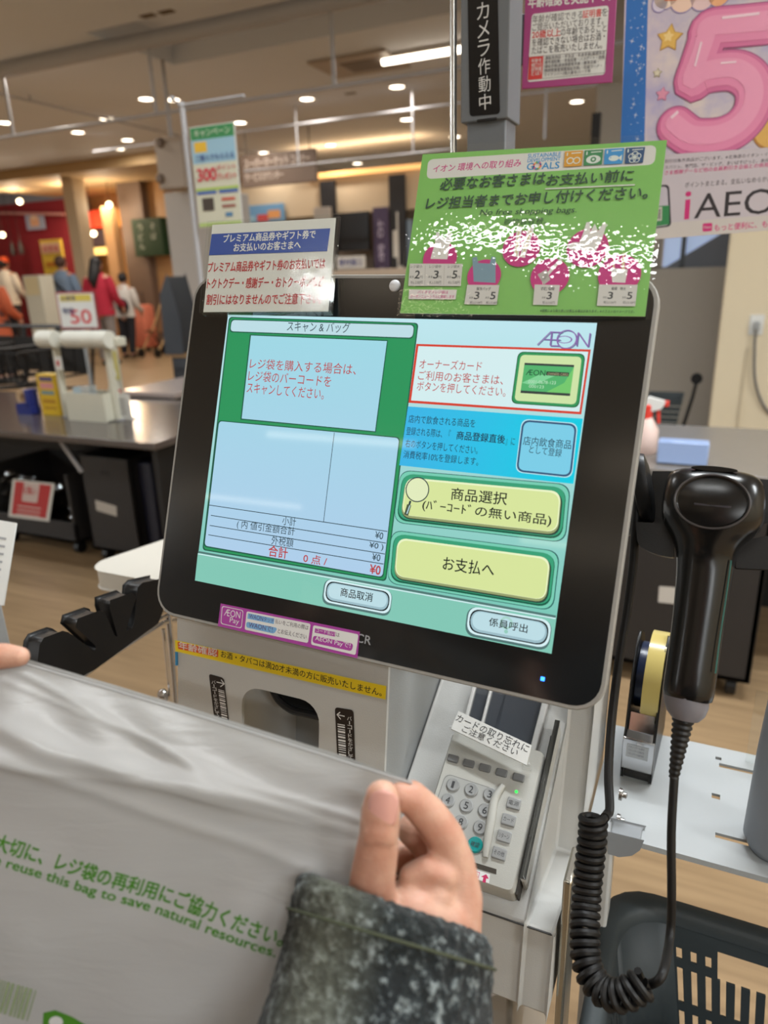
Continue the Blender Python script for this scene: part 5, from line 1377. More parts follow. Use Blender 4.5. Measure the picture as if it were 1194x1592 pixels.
# left hand: index finger and thumb pinch the other top corner at the left edge of the view
DL = .395
li = [(K(30, 1021, DL), R_(16, DL)), (K(6, 1020, DL), R_(20.5, DL)), (K(-50, 1026, DL), R_(22, DL)), (K(-110, 1030, DL), R_(24, DL)), (K(-190, 1060, DL), R_(27, DL)), (K(-262, 1130, DL - .01), R_(34, DL))]
limb(li)
limb([(K(-8, 1062, DL + .030), R_(22, DL)), (K(-60, 1075, DL + .032), R_(25, DL)), (K(-130, 1110, DL + .026), R_(30, DL)), (K(-220, 1160, DL + .01), R_(40, DL))])
for i, (dx, dy, dd) in enumerate(((-20, 44, .020), (-40, 84, .030), (-60, 118, .036))):
    limb([(K(-60 + dx, 1062 + dy, DL + dd + .02), R_(20 - i, DL)), (K(-120 + dx, 1062 + dy, DL + dd + .026), R_(23 - i, DL)), (K(-190 + dx, 1100 + dy, DL + dd), R_(27 - i, DL)), (K(-262, 1150 + dy * .8, DL), R_(36, DL))])
wl = K(-330, 1330, DL - .05); elL = A(-.36, -.16, .93); shL = A(-.06, -.42, 1.22)
limb([(K(-262, 1160, DL - .005), .024), (K(-275, 1240, DL - .02), .030), (wl, .027), (lerp(wl, elL, .4), .036), (elL, .040), (lerp(elL, shL, .5), .046), (shL, .052)])
# shoulders, chest, neck and head above the coat (the person stands behind the lens)
mid = (shR + shL) / 2
limb([(shR, .055), (mid + A(0, 0, .02), .075), (shL, .055)])
limb([(mid + A(0, 0, -.10), .085), (mid + A(0, 0, .02), .085)])
limb([(mid + A(0, 0, .06), .055), (mid + A(.0, -.02, .17), .052)])
fwd = nz(A(-.42, .90, 0)); hc = mid + A(0, -.02, .27)
b.ball(hc, (.072, .088, .105), SKIN, n=12)
b.ball(hc + fwd * .088 + A(0, 0, -.012), (.013, .016, .020), SKIN, n=8); b.ball(hc + fwd * .075 + A(0, 0, -.055), (.03, .02, .010), SKIN, n=8); b.ball(hc + fwd * .06 + A(0, 0, -.088), (.03, .025, .02), SKIN, n=8)
sidev = nz(np.cross(fwd, (0, 0, 1)))
for s_ in (-1, 1): b.ball(hc + sidev * s_ * .078 + A(0, 0, -.01), (.010, .018, .030), SKIN, n=8)
body = b.build('body', per)
rm = body.modifiers.new('skin_surface', 'REMESH'); rm.mode = 'VOXEL'; rm.voxel_size = .0014; rm.use_smooth_shade = True
sm_ = body.modifiers.new('soften', 'SMOOTH'); sm_.factor = .5; sm_.iterations = 5
b = MB(); b.ball(hc + A(0, -.012, .03), (.084, .098, .096), mat('dark_hair', (30, 24, 22), .5), n=12); b.build('hair', per)
# thumb nail: a thin curved plate set on the thumb tip
tu = nz(th[0][0] - th[3][0]); tv = nz(C0 - th[1][0]); tw = nz(np.cross(tu, tv)); tv = np.cross(tw, tu)
b = MB(); n_u, n_w = 10, 12; vs = []; Rn = R_(30, D0); c = K(597, 1243, D0)
Ln, Wn = R_(29, D0), R_(22.5, D0)
for i in range(n_u + 1):
    for j in range(n_w + 1):
        s_ = i / n_u * 2 - 1; w_ = j / n_w * 2 - 1
        wd_ = Wn * (1 - .18 * max(0, s_) ** 2) * math.sqrt(max(.02, 1 - max(0, s_) ** 4 * .75)) * (1 - .12 * max(0, -s_) ** 3); ww = w_ * wd_
        vs.append(c + tu * s_ * Ln * (1 - .10 * w_ * w_) + tw * ww + tv * (math.sqrt(max(1e-9, Rn * Rn - ww * ww)) * 1.035 - .0004 * max(0, s_) - .0006 * s_ * s_))
b.add(vs, [(i * (n_w + 1) + j, i * (n_w + 1) + j + 1, (i + 1) * (n_w + 1) + j + 1, (i + 1) * (n_w + 1) + j) for i in range(n_u) for j in range(n_w)], NAIL)
nl = b.build('thumb_nail', per, angle=80); sd_ = nl.modifiers.new('thickness', 'SOLIDIFY'); sd_.thickness = .0006; sd_.offset = 0
# tweed coat: right sleeve with cuff, left sleeve, body
TW = mat('tweed_wool', (36, 42, 44), .9, sheen=.1)
nt = TW.node_tree; b_ = nt.nodes['Principled BSDF']; tc = nt.nodes.new('ShaderNodeTexCoord')
n1 = nt.nodes.new('ShaderNodeTexNoise'); n1.inputs['Scale'].default_value = 170; n1.inputs['Detail'].default_value = 4; n1.inputs['Roughness'].default_value = .7
n2 = nt.nodes.new('ShaderNodeTexNoise'); n2.inputs['Scale'].default_value = 26; n2.inputs['Detail'].default_value = 2
for n_ in (n1, n2): nt.links.new(tc.outputs['Object'], n_.inputs['Vector'])
c1 = nt.nodes.new('ShaderNodeValToRGB'); e = c1.color_ramp.elements; e[0].position = .45; e[0].color = srgb((13, 18, 21)); e[1].position = .66; e[1].color = srgb((140, 148, 148)); k_ = e.new(.53); k_.color = srgb((30, 37, 40))
c2 = nt.nodes.new('ShaderNodeValToRGB'); e = c2.color_ramp.elements; e[0].position = .42; e[0].color = srgb((18, 25, 25)); e[1].position = .66; e[1].color = srgb((40, 47, 40))
mx = nt.nodes.new('ShaderNodeMix'); mx.data_type = 'RGBA'; mx.blend_type = 'MIX'; mx.inputs['Factor'].default_value = .18
nt.links.new(n1.outputs['Fac'], c1.inputs['Fac']); nt.links.new(n2.outputs['Fac'], c2.inputs['Fac']); nt.links.new(c1.outputs['Color'], mx.inputs['A']); nt.links.new(c2.outputs['Color'], mx.inputs['B'])
# pale olive check band along the inner side of the sleeve
sp_ = nt.nodes.new('ShaderNodeAttribute'); sp_.attribute_name = 'check'
mx2 = nt.nodes.new('ShaderNodeMix'); mx2.data_type = 'RGBA'; mx2.inputs['B'].default_value = srgb((118, 120, 104))
ml = nt.nodes.new('ShaderNodeMath'); ml.operation = 'MULTIPLY'; nt.links.new(sp_.outputs['Fac'], ml.inputs[0])
mr_ = nt.nodes.new('ShaderNodeMapRange'); mr_.inputs['From Min'].default_value = .2; mr_.inputs['From Max'].default_value = .6; mr_.inputs['To Min'].default_value = .35; nt.links.new(n1.outputs['Fac'], mr_.inputs['Value'])
nt.links.new(mr_.outputs['Result'], ml.inputs[1]); nt.links.new(ml.outputs[0], mx2.inputs['Factor']); nt.links.new(mx.outputs['Result'], mx2.inputs['A']); nt.links.new(mx2.outputs['Result'], b_.inputs['Base Color'])
bp = nt.nodes.new('ShaderNodeBump'); bp.inputs['Strength'].default_value = .9; bp.inputs['Distance'].default_value = .003; nt.links.new(n1.outputs['Fac'], bp.inputs['Height']); nt.links.new(bp.outputs['Normal'], b_.inputs['Normal'])
# sleeve rings: given by the left and right outline seen, with depth
SEC = [((500, 1364), (752, 1452), .338, .372, .040), ((494, 1376), (763, 1462), .333, .370, .046), ((492, 1392), (768, 1480), .330, .368, .048), ((482, 1450), (770, 1530), .325, .362, .049), ((468, 1510), (766, 1592), .318, .354, .050), ((446, 1592), (768, 1680), .308, .345, .052), ((380, 1800), (770, 1900), .27, .31, .055)]
def ring_of(pl_, pr__, dl_, dr_, dp, n=36):
    l, r = K(*pl_, dl_), K(*pr__, dr_); c = (l + r) / 2; u = (r - l) / 2; v_ = nz(C0 - c); v_ = nz(v_ - nz(u) * np.dot(v_, nz(u)))
    return [c + u * math.cos(t) + v_ * dp * math.sin(t) - v_ * dp * .35 for t in np.linspace(0, 2 * math.pi, n, endpoint=False)]
rings = [ring_of(*s_) for s_ in SEC]
inner = [[lerp(p, sum(r_) / len(r_), f) for p in r_] for r_, f in ((rings[1], .34), (rings[0], .22), (rings[0], .08))]
drop = nz(sum(rings[3]) / 36 - sum(rings[0]) / 36) * .035
inner[0] = [p + drop for p in inner[0]]
last = rings[-1]; cL = sum(last) / 36
def ring_at(c, nrm, r, up=(0, 0, 1), n=36, ry=None):
    nrm = nz(nrm); u = nz(last[0] - cL); u = nz(u - nrm * np.dot(u, nrm)); v_ = nz(np.cross(u, nrm)); 
    if np.dot(v_, nz(last[9] - cL)) < 0: v_ = -v_
    return [c + r * (u * math.cos(t) + v_ * math.sin(t)) for t in np.linspace(0, 2 * math.pi, n, endpoint=False)]
arm = [ring_at(lerp(cL, el, .6), el - cL, .060), ring_at(el, shR - cL, .064), ring_at(lerp(el, shR, .5), shR - el, .068), ring_at(shR, shR - el, .078)]
b = MB(); b.loft(inner + rings + arm, TW)
slv = b.build('coat_sleeve', per, angle=80)
at_ = slv.data.attributes.new('check', 'FLOAT', 'POINT')
n = 36; vals = []
for ri in range(len(inner) + len(rings) + len(arm)):
    for t in np.linspace(0, 2 * math.pi, n, endpoint=False):
        dl_ = abs(((t - math.pi * .86) + math.pi) % (2 * math.pi) - math.pi)
        vals.append(max(0, 1 - dl_ / .50) ** .6 * .62)
at_.data.foreach_set('value', vals)
ss = slv.modifiers.new('smooth', 'SUBSURF'); ss.levels = 2; ss.render_levels = 3
tx_ = bpy.data.textures.new('wool_noise', 'CLOUDS'); tx_.noise_scale = .004; tx_.noise_depth = 2
dm = slv.modifiers.new('nap', 'DISPLACE'); dm.texture = tx_; dm.texture_coords = 'LOCAL'; dm.strength = .0030; dm.mid_level = .5
# stitched cuff seam
b = MB(); sr = [lerp(p, q, .55) for p, q in zip(rings[2], rings[3])]; cs = sum(sr) / 36; sr = [p + nz(p - cs) * .0012 for p in sr]
b.tube(sr + [sr[0]], .0008, mat('olive_stitching', (66, 70, 52), .9), n=6); b.build('cuff_seam', per)
b = MB()
cen = [wl + nz(wl - elL) * -.03, lerp(wl, elL, .4), elL, lerp(elL, shL, .5), shL]
b.tube(spline(cen, 6), [.05 + .03 * i / 24 for i in range(25)], TW, n=24)
b.build('coat_sleeve', per, angle=80)
b = MB()
tdir = nz(shR - shL)
for z0 in (0,):
    rr_ = []
    for z, rx, ry in ((.30, .25, .16), (.62, .235, .15), (.85, .215, .14), (1.05, .215, .135), (1.20, .20, .12), (1.29, .13, .09), (1.315, .08, .07)):
        c = A(mid[0], mid[1] - .03, z); rr_.append([c + tdir * rx * math.cos(t) + fwd * ry * math.sin(t) for t in np.linspace(0, 2 * math.pi, 36, endpoint=False)])
    b.loft(rr_, TW)
b.build('coat_body', per, angle=80)
b = MB()
for s_ in (-1, 1):
    c0_ = A(mid[0], mid[1] - .03, 0) + tdir * .10 * s_
    b.tube([c0_ + A(0, 0, .36), c0_ + A(0, 0, .2), c0_ + A(0, 0, .04)], [.085, .07, .055], mat('dark_trousers', (30, 30, 34), .8), n=20)
    o = b.build('trouser_leg', per); b = MB()
    b.ball(c0_ + fwd * .05 + A(0, 0, .035), (.05, .05, .035), DARK, n=10); b.box(c0_[0] - .04, c0_[0] + .04, c0_[1] - .05, c0_[1] + .14, 0, .04, DARK); b.build('shoe', per, bevel=.012); b = MB()

# ------------------------------------------------------------------ the plastic bag
BAGM = bpy.data.materials.new('white_bag_film'); BAGM.use_nodes = True; nt = BAGM.node_tree; nt.nodes.clear()
out = nt.nodes.new('ShaderNodeOutputMaterial'); di = nt.nodes.new('ShaderNodeBsdfDiffuse'); tl_ = nt.nodes.new('ShaderNodeBsdfTranslucent'); gl = nt.nodes.new('ShaderNodeBsdfGlossy'); trn = nt.nodes.new('ShaderNodeBsdfTransparent')
di.inputs['Color'].default_value = srgb((206, 205, 204)); tl_.inputs['Color'].default_value = srgb((206, 205, 204)); gl.inputs['Roughness'].default_value = .24
m1 = nt.nodes.new('ShaderNodeMixShader'); m1.inputs['Fac'].default_value = .38; nt.links.new(di.outputs[0], m1.inputs[1]); nt.links.new(tl_.outputs[0], m1.inputs[2])
m2 = nt.nodes.new('ShaderNodeMixShader'); m2.inputs['Fac'].default_value = .06; nt.links.new(m1.outputs[0], m2.inputs[1]); nt.links.new(trn.outputs[0], m2.inputs[2])
m3 = nt.nodes.new('ShaderNodeMixShader'); fr = nt.nodes.new('ShaderNodeFresnel'); fr.inputs['IOR'].default_value = 1.45; nt.links.new(fr.outputs[0], m3.inputs['Fac']); nt.links.new(m2.outputs[0], m3.inputs[1]); nt.links.new(gl.outputs[0], m3.inputs[2]); nt.links.new(m3.outputs[0], out.inputs['Surface'])
tc = nt.nodes.new('ShaderNodeTexCoord'); wn = nt.nodes.new('ShaderNodeTexNoise'); wn.inputs['Scale'].default_value = 90; wn.inputs['Detail'].default_value = 5; wn.inputs['Distortion'].default_value = .6
mpp = nt.nodes.new('ShaderNodeMapping'); mpp.inputs['Scale'].default_value = (.35, .35, 1.6); mpp.inputs['Rotation'].default_value = (0, -.3, 0)
nt.links.new(tc.outputs['Object'], mpp.inputs['Vector']); nt.links.new(mpp.outputs['Vector'], wn.inputs['Vector'])
bp = nt.nodes.new('ShaderNodeBump'); bp.inputs['Strength'].default_value = .35; bp.inputs['Distance'].default_value = .0018; nt.links.new(wn.outputs['Fac'], bp.inputs['Height'])
for n_ in (di, gl): nt.links.new(bp.outputs['Normal'], n_.inputs['Normal'])
TLb, TRb = K(-150, 975, .405), K(641, 1216, .3660)
BLb, BRb = K(-390, 1760, .385), K(395, 2010, .345)
bn = nz(np.cross(TRb - TLb, BLb - TLb)); 
if np.dot(bn, C0 - TLb) < 0: bn = -bn
def bagS(u, v, w=0.0):
    """u along the opening (0 left, 1 right), v down the bag; gentle folds towards the viewer"""
    p = lerp(lerp(TLb, TRb, u), lerp(BLb, BRb, u), v)
    k = .5 - .5 * math.cos(min(1, v * 5) * math.pi)
    z = .0045 * math.sin(2.2 * math.pi * u + 2.0 * v) * k + .010 * math.sin(math.pi * u) * k
    z += .0030 * math.exp(-((v - .085 - .05 * math.sin(3 * u)) / .020) ** 2) * min(1, 4 * u) * min(1, 3 * (1 - u))
    z += .0016 * math.exp(-((v - .155 - .07 * u) / .013) ** 2) * math.sin(math.pi * u)
    z += .0014 * math.sin(19 * u + 13 * v) * k * (1 - v) + .0022 * math.exp(-((v - .22 + .16 * u) / .03) ** 2) * min(1, 3 * (1 - u)) + .0009 * math.sin(46 * v - 20 * u + 3 * math.sin(7 * u)) * math.exp(-((v - .09) / .07) ** 2) + .0015 * mnoise.noise(Vector((u * 7, v * 9, 1.3))) * k
    c1_ = .012 + .085 * min(1, max(0, (u - .2) / .5)); z += .0008 * math.exp(-((v - c1_) / .005) ** 2) + .0007 * math.exp(-((v - c1_ - .016 - .01 * math.sin(9 * u)) / .004) ** 2) * math.sin(math.pi * u)
    z += .0010 * math.exp(-((v - .205 + .09 * u + .008 * math.sin(14 * u)) / .006) ** 2) * min(1, 3 * (1 - u))
    z -= .004 * (1 - min(1, v * 12)) ** 2 * math.sin(math.pi * u)
    return p + bn * (z + w)
bag = thing('plastic_shopping_bag', BLb, 'white translucent plastic bag with green printing held open in the foreground', 'bag')
b = MB(); NU, NV_ = 80, 170
vs = [bagS(i / NU, j / NV_) for j in range(NV_ + 1) for i in range(NU + 1)]
grid = [(j * (NU + 1) + i, (j + 1) * (NU + 1) + i, (j + 1) * (NU + 1) + i + 1, j * (NU + 1) + i + 1) for j in range(NV_) for i in range(NU)]
b.add(vs, grid, BAGM)
def bag_uv(px, py, it=12):
    u, v = .5, .3
    for _ in range(it):
        f = lambda a_, c_: CPX + FPX * ((CAM.T @ (bagS(a_, c_) - C0))[:2] / (CAM.T @ (bagS(a_, c_) - C0))[2])
        p = f(u, v); J = np.column_stack([(f(u + 1e-3, v) - p) / 1e-3, (f(u, v + 1e-3) - p) / 1e-3]); d_ = np.linalg.solve(J, np.array([px, py]) - p); u += d_[0]; v += d_[1]
    return np.array([u, v])
def bag_text(st, pa_, pb_, h, m, bold=0.0):
    A_, B_ = bag_uv(*pa_), bag_uv(*pb_); up = bag_uv(pa_[0] + h * .33, pa_[1] - h * .95) - A_
    g_, fs_, asp_ = glyphs(st)
    for i_, (ox, oy) in enumerate(((-bold, -bold), (bold, -bold), (-bold, bold), (bold, bold))): b.add([bagS(*(A_ + (B_ - A_) * (x + ox / asp_) + up * (y + oy)), .0004 + i_ * .00001) for x, y in g_], fs_, m, smooth=False)
GRP = ink((70, 128, 34), .5)
bag_text('資源を大切に、レジ袋の再利用にご協力ください。', (-78, 1300), (437, 1472), 27, GRP, .022)
bag_text('Please reuse this bag to save natural resources.', (-62, 1332), (426, 1492), 20, GRP, .018)
def bag_poly(pts_, m): b.add([bagS(*bag_uv(*p), .0003) for p in pts_], [tuple(range(len(pts_)))[::-1]], m, smooth=False)
random.seed(9); x = -60
while x < 58:
    w_ = random.choice((2, 3, 4.5)); y = 1522 + (x) * .30; bag_poly([(x, y), (x + w_, y + w_ * .3), (x - 14 + w_, y + 48 + w_ * .3), (x - 14, y + 48)], ink((138, 152, 116), .5)); x += w_ + random.choice((2.4, 4))
for (cx, cy) in ((100, 1592),):
    pts_ = [(68, 1574), (86, 1570), (112, 1580), (132, 1592), (150, 1606), (170, 1640), (110, 1660), (66, 1610)]
    bag_poly(pts_, GRP)
    b.add([bagS(*bag_uv(88 + 11 * math.cos(t), 1588 + 9 * math.sin(t)), .0006) for t in np.linspace(0, 2 * math.pi, 18, endpoint=False)], [tuple(range(18))], ink((206, 205, 204), .5), smooth=False)
fr_o = b.build('front_sheet', bag, angle=60)
b = MB()
def back(u, v):
    edge_ = min(1, 8 * u, 8 * (1 - u)) ; return bagS(u, v, -(.0012 + .020 * edge_ * min(1, .35 + v * 2.5)))
b.add([back(i / NU, j / NV_) for j in range(NV_ + 1) for i in range(NU + 1)], grid, BAGM); b.build('back_sheet', bag, angle=60)
b = MB(); hem = [bagS(i / 40, .002, .0001) for i in range(41)]; b.tube(hem, .0006, BAGM, n=8); b.build('top_hem', bag)
# ------------------------------------------------------------------ left: white wing shelf, bag hanger rack, wire frame
b = MB(); zsh = .90
c = aZ(152, 866, zsh); f = aZ(248, 903, zsh); lx = c[0] + .022; fy = f[1] - .002
wing = [(lx + .10, fy + .40, zsh), (f[0] + .12, fy + .40, zsh), (f[0] + .12, fy, zsh)]
r_ = .035; cxx, cyy = lx + r_, fy + r_
wing += [(cxx - r_ * math.sin(t), cyy - r_ * math.cos(t), zsh) for t in np.linspace(0, math.pi * .55, 9)]
b.prism(wing, (0, 0, -.034), mat('cream_shelf_laminate', (196, 192, 182), .4, var=.02))
wsr = thing('wing_shelf', (f[0] + .05, fy + .2, 0), 'cream white wing shelf with rounded corner sticking out left of the monitor', 'shelf')
b.build('shelf_board', wsr, bevel=.003); b = MB(); b.box(f[0] + .07, f[0] + .11, fy + .30, fy + .34, 0, zsh - .034, RAIL); b.build('shelf_post', wsr, bevel=.003)
# black comb shaped hanger
HX = -.64
def hp(px, py): return aX(px, py, HX)
out = [(36, 1030), (40, 997), (45, 989), (72, 979), (80, 981), (114, 1005), (119, 1012), (129, 1005), (127, 995), (97, 967), (99, 959), (130, 948), (137, 950), (152, 984), (156, 990), (163, 985), (150, 940), (150, 931), (180, 921), (186, 925), (170, 974), (172, 981), (184, 974), (188, 964), (193, 911), (199, 905), (231, 898), (229, 945), (222, 962), (124, 1031), (60, 1062)]
b = MB(); b.prism([hp(*p) for p in out], (.024, 0, 0), BR)
hg = thing('bag_hanger', hp(130, 1040), 'black comb shaped plastic bag hanger with upright prongs left of the kiosk', 'bag hanger')
b.build('comb', hg, bevel=.003)
fr_ = thing('wire_frame', hp(260, 1100), 'chrome wire frame of the bag rack left of the kiosk panel', 'wire frame')
b = MB(); b.tube(spline([hp(90, 1080), hp(170, 1022), hp(238, 978), hp(262, 966), hp(300, 962)], 5), .0032, CHR, n=10); b.build('wire', fr_)
b = MB(); b.tube(spline([hp(80, 1072), hp(165, 1016), hp(236, 971), hp(258, 958), hp(300, 953)], 5), .0026, CHR, n=10); b.build('wire', fr_)
b = MB(); b.tube([hp(262, 955), hp(267, 1010), hp(274, 1090), hp(282, 1170), A(HX, hp(282, 1170)[1], 0.0)], .0042, CHR, n=10); b.build('upright_wire', fr_)
b = MB(); b.tube([hp(254, 978), hp(259, 1020), hp(266, 1090), hp(274, 1170)], .0026, CHR, n=10); b.build('upright_wire', fr_)
b = MB(); b.lathe(hp(258, 1080), nz(A(-.4, -1, 0)), [(.003, -.004), (.009, 0), (.010, .005), (.007, .010), (.002, .012)], CHR, n=20); b.build('knob', fr_, angle=60)
b = MB(); b.cyl(hp(232, 948), hp(262, 944), .006, CHR); b.build('clamp', fr_)
# white card stand at the very left edge
b = MB(); cd = Plane(aD(-60, 800, .95), aD(22, 814, .95) - aD(-60, 800, .95), aD(6, 930, .93) - aD(22, 814, .95))
q = [cd.uv(*p) for p in ((-70, 798), (24, 814), (4, 940), (-90, 925))]
b.prism([cd.P(*p) for p in q], -cd.n * .003, PWH)
cdr = thing('card_holder', cd.P(*cd.uv(-30, 930)), 'white slanted card holder cut by the left edge beside the wing shelf', 'card holder')
b.build('card', cdr, bevel=.001)
a = Art(cd, base=.0004, lay=.00008)
for i in range(6): a.line((-60 - i * 3, 826 + i * 12), (10 - i * 2, 838 + i * 12), .003, ink((150, 150, 152)))
a.build('printed_face', cdr)
b = MB(); p = cd.P(*cd.uv(-75, 900), -.02); b.box(p[0] - .03, p[0] + .03, p[1], p[1] + .03, 0, p[2] - .02, KPD); b.build('stand_post', cdr, bevel=.002)

# ------------------------------------------------------------------ packing tables
ZT = .72
TTOP = mat('dark_glossy_table_top', (74, 66, 62), .16, var=.08, spec=.6)
TBLK = mat('black_table_panel', (17, 17, 18), .5, var=.1)
tc_ = aZ(240, 690, ZT); ty0 = tc_[1]; tx1 = tc_[0]; ty1 = aZ(30, 607, ZT)[1] - .05
def packing_table(x0, x1, y0, y1, lab, top, zt=ZT):
    r = thing('packing_table', ((x0 + x1) / 2, (y0 + y1) / 2, 0), lab, 'table', 'packing tables')
    b = MB(); b.box(x0, x1, y0, y1, zt - .03, zt, top); b.build('table_top', r, bevel=.004)
    b = MB(); b.box(x0 + .02, x1 - .02, y1 - .10, y1 - .07, 0, zt - .03, TBLK); b.build('back_panel', r)
    for x in (x0 + .05, x1 - .08):
        b = MB(); b.box(x, x + .03, y0 + .06, y1 - .10, 0, zt - .03, TBLK); b.build('side_panel', r, bevel=.002)
    return r
packing_table(-6.0, tx1, ty0, ty1, 'dark glossy packing table with dark bins beneath at the left', TTOP)
b = MB(); wx = aY(104, 715, ty0 + .1)[0]; b.cyl((wx - .03, ty0 + .1, ZT - .042), (wx + .06, ty0 + .12, .52), .010, RAIL, n=10); tag(b.build('white_pole', None), 'short white pole hanging slanted under the left packing table', 'pole')
rt0 = aZ(1022, 690, ZT); rt1 = aZ(1190, 742, ZT)
packing_table(-.62, 1.9, rt1[1], rt1[1] + .75, 'grey topped packing table with dark bin beneath behind the scanner', mat('grey_table_top', (120, 114, 108), .25, var=.04))
t2y = aZ(230, 622, ZT + .03)[1]
packing_table(aZ(120, 620, ZT + .03)[0], aZ(285, 600, ZT + .03)[0] + .15, t2y + .22, t2y + 1.15, 'pale grey packing table behind the dark left one', mat('pale_grey_table_top', (166, 152, 146), .18, var=.04), ZT + .03)
# bins on castors
BIN = mat('charcoal_bin_plastic', (40, 38, 38), .5, var=.06)
def bin_(x0, x1, y0, y1, z1, lab, label_px=None, hole=True, dip=None):
    r = thing('rolling_bin', ((x0 + x1) / 2, (y0 + y1) / 2, 0), lab, 'bin', 'rolling bins')
    b = MB(); t = .02; z0 = .07
    if dip is None:
        b.box(x0, x1, y0, y0 + t, z0, z1, BIN)
    else:
        b.box(x0, x1, y0, y0 + t, z0, dip, BIN)
    b.box(x0, x1, y1 - t, y1, z0, z1, BIN); b.box(x0, x0 + t, y0, y1, z0, z1, BIN); b.box(x1 - t, x1, y0, y1, z0, z1, BIN); b.box(x0, x1, y0, y1, z0, z0 + t, BIN)
    b.build('bin_body', r, bevel=.004)
    for x in (x0 + .05, x1 - .05):
        for y in (y0 + .05, y1 - .05):
            b = MB(); b.cyl((x - .015, y, .032), (x + .015, y, .032), .032, DARK, n=16); b.box(x - .02, x + .02, y - .015, y + .02, .05, .075, DARK); b.build('caster', r)
    fp = Plane((x0, y0 - .0006, z1), (1, 0, 0), (0, 0, -1))
    if label_px is not None:
        a = Art(fp, base=.0008); a.poly(label_px, ink((188, 184, 178))); tag(a.build('label_plate', r), 'blank pale label')
    if hole:
        b = MB(); cxm = (x0 + x1) / 2; b.box(cxm - .03, cxm + .03, y0 - .001, y0 + .004, z1 - .09, z1 - .065, TBLK); b.build('handle_hole', r)
    return r
yb_ = 2.47
xa0, xa1 = aY(2, 850, yb_)[0], aY(126, 868, yb_)[0]; zdip = aY(75, 808, yb_)[2]; za = min(aY(75, 735, yb_)[2], ZT - .06)
bin_(xa0, xa1, yb_, yb_ + .42, za, 'charcoal rolling bin with a clear liner and red poster, under the left table', None, False, zdip)
xb0, xb1 = aY(117, 720, yb_ - .02)[0] + .02, aY(203, 735, yb_ - .02)[0]
zb_ = min(aY(150, 708, yb_)[2], ZT - .05)
bin_(xb0, xb1, yb_ - .02, yb_ + .42, zb_, 'charcoal rolling bin with a blank pale label, right of the red poster', [(148, 777), (181, 787), (182, 803), (150, 793)])
b = MB(); b.box(xb1 + .004, xb1 + .09, yb_ + .02, yb_ + .40, .0, zb_ - .02, mat('navy_bin_liner', (24, 28, 48), .4)); tag(b.build('navy_box', None, bevel=.01), 'dark navy narrow box beside the charcoal bin under the left table', 'box')
b = MB(); zl = aY(95, 750, yb_ + .02)[2]
lin = [(xa0 + .02, zdip - .02), (xa0 + .02, zl), (xa0 + .12, zl + .02), (xa1 - .12, zl - .01), (xa1 - .02, zl + .03), (xa1 - .02, zdip - .02)]
vs = []; N1, N2 = 24, 10
for j in range(N2 + 1):
    for i in range(N1 + 1):
        s_ = i / N1; x = xa0 + .022 + (xa1 - xa0 - .044) * s_; z = zdip - .03 + (zl + .02 * math.sin(6 * s_) - zdip + .03) * j / N2
        vs.append((x, yb_ + .05 + .02 * math.sin(9 * s_ + 2 * j) + .015 * mnoise.noise(Vector((s_ * 6, j * .5, 2))), z))
b.add(vs, [(j * (N1 + 1) + i, j * (N1 + 1) + i + 1, (j + 1) * (N1 + 1) + i + 1, (j + 1) * (N1 + 1) + i) for j in range(N2) for i in range(N1)], film_mat('crinkled_clear_film', .10, .12, (214, 206, 200), .5, 30))
tag(b.build('clear_liner', None), 'crinkled clear plastic liner standing up in the poster bin', 'bin liner')
xr = aY(905, 1000, 2.26)[0]
bin_(xr, aY(1168, 1050, 2.26)[0], 2.27, 2.70, min(aY(1020, 760, 2.27)[2], ZT - .05), 'charcoal rolling bin with a pale label seen behind the handheld scanner', [(1025, 911), (1052, 913), (1050, 939), (1023, 936)], False)
# red poster on the bin
pp = Plane((xa0, yb_ - .004, za), (1, 0, 0), (0, 0, -1))
pr_ = thing('red_poster', pp.P(*pp.uv(48, 808)), 'small red and white poster on the front of the clear lined bin', 'poster')
c4 = [(20, 745), (85, 752), (76, 811), (13, 803)]
b = MB(); b.prism([pp.P(*pp.uv(*p), -.002) for p in c4], pp.n * .002, PWH); b.build('poster_board', pr_)
a = Art(pp, base=.0006, lay=.0002); RDP = ink((184, 52, 56), .4)
a.poly([(24, 748), (80, 754.5), (71.5, 806), (18, 799)], RDP); a.rr([(38, 749), (62, 752), (58, 782), (34, 779)], .01, ink((206, 190, 186), .4)); a.text('お願い', (38, 768), (58, 770), 9, RDP, .02)
for i in range(3): a.line((28 - i, 786 + i * 6), (64 - i, 791 + i * 6), .006, ink((210, 196, 192), .4))
a.build('printed_face', pr_)

# ------------------------------------------------------------------ things on the left packing table
CRM = mat('cream_plastic', (206, 204, 188), .45, var=.03)
YLW = ink((222, 184, 40), .4)
def onT(px, py, z=None): return aZ(px, py, ZT if z is None else z)
bl = onT(46, 643)
r = thing('tape_dispenser', bl, 'blue tape dispenser with a tan tape roll left of the yellow box', 'tape dispenser')
BLUE = mat('blue_plastic', (30, 44, 120), .4)
b = MB(); b.prism([(bl[0] - .05, bl[1] - .03, ZT), (bl[0] + .05, bl[1] - .03, ZT), (bl[0] + .05, bl[1] - .03, ZT + .04), (bl[0] + .01, bl[1] - .03, ZT + .06), (bl[0] - .05, bl[1] - .03, ZT + .05)], (0, .06, 0), BLUE); b.build('base', r, bevel=.004)
b = MB(); b.lathe((bl[0] - .012, bl[1] - .015, ZT + .085), (0, 1, 0), [(.02, 0), (.045, 0), (.045, .03), (.02, .03), (.02, 0)], mat('tan_tape', (190, 160, 124), .4), n=28, caps=False); b.build('tape_roll', r)
b = MB(); b.box(bl[0] + .02, bl[0] + .05, bl[1] - .03, bl[1] + .03, ZT + .04, ZT + .13, BLUE); b.build('holder', r, bevel=.004)
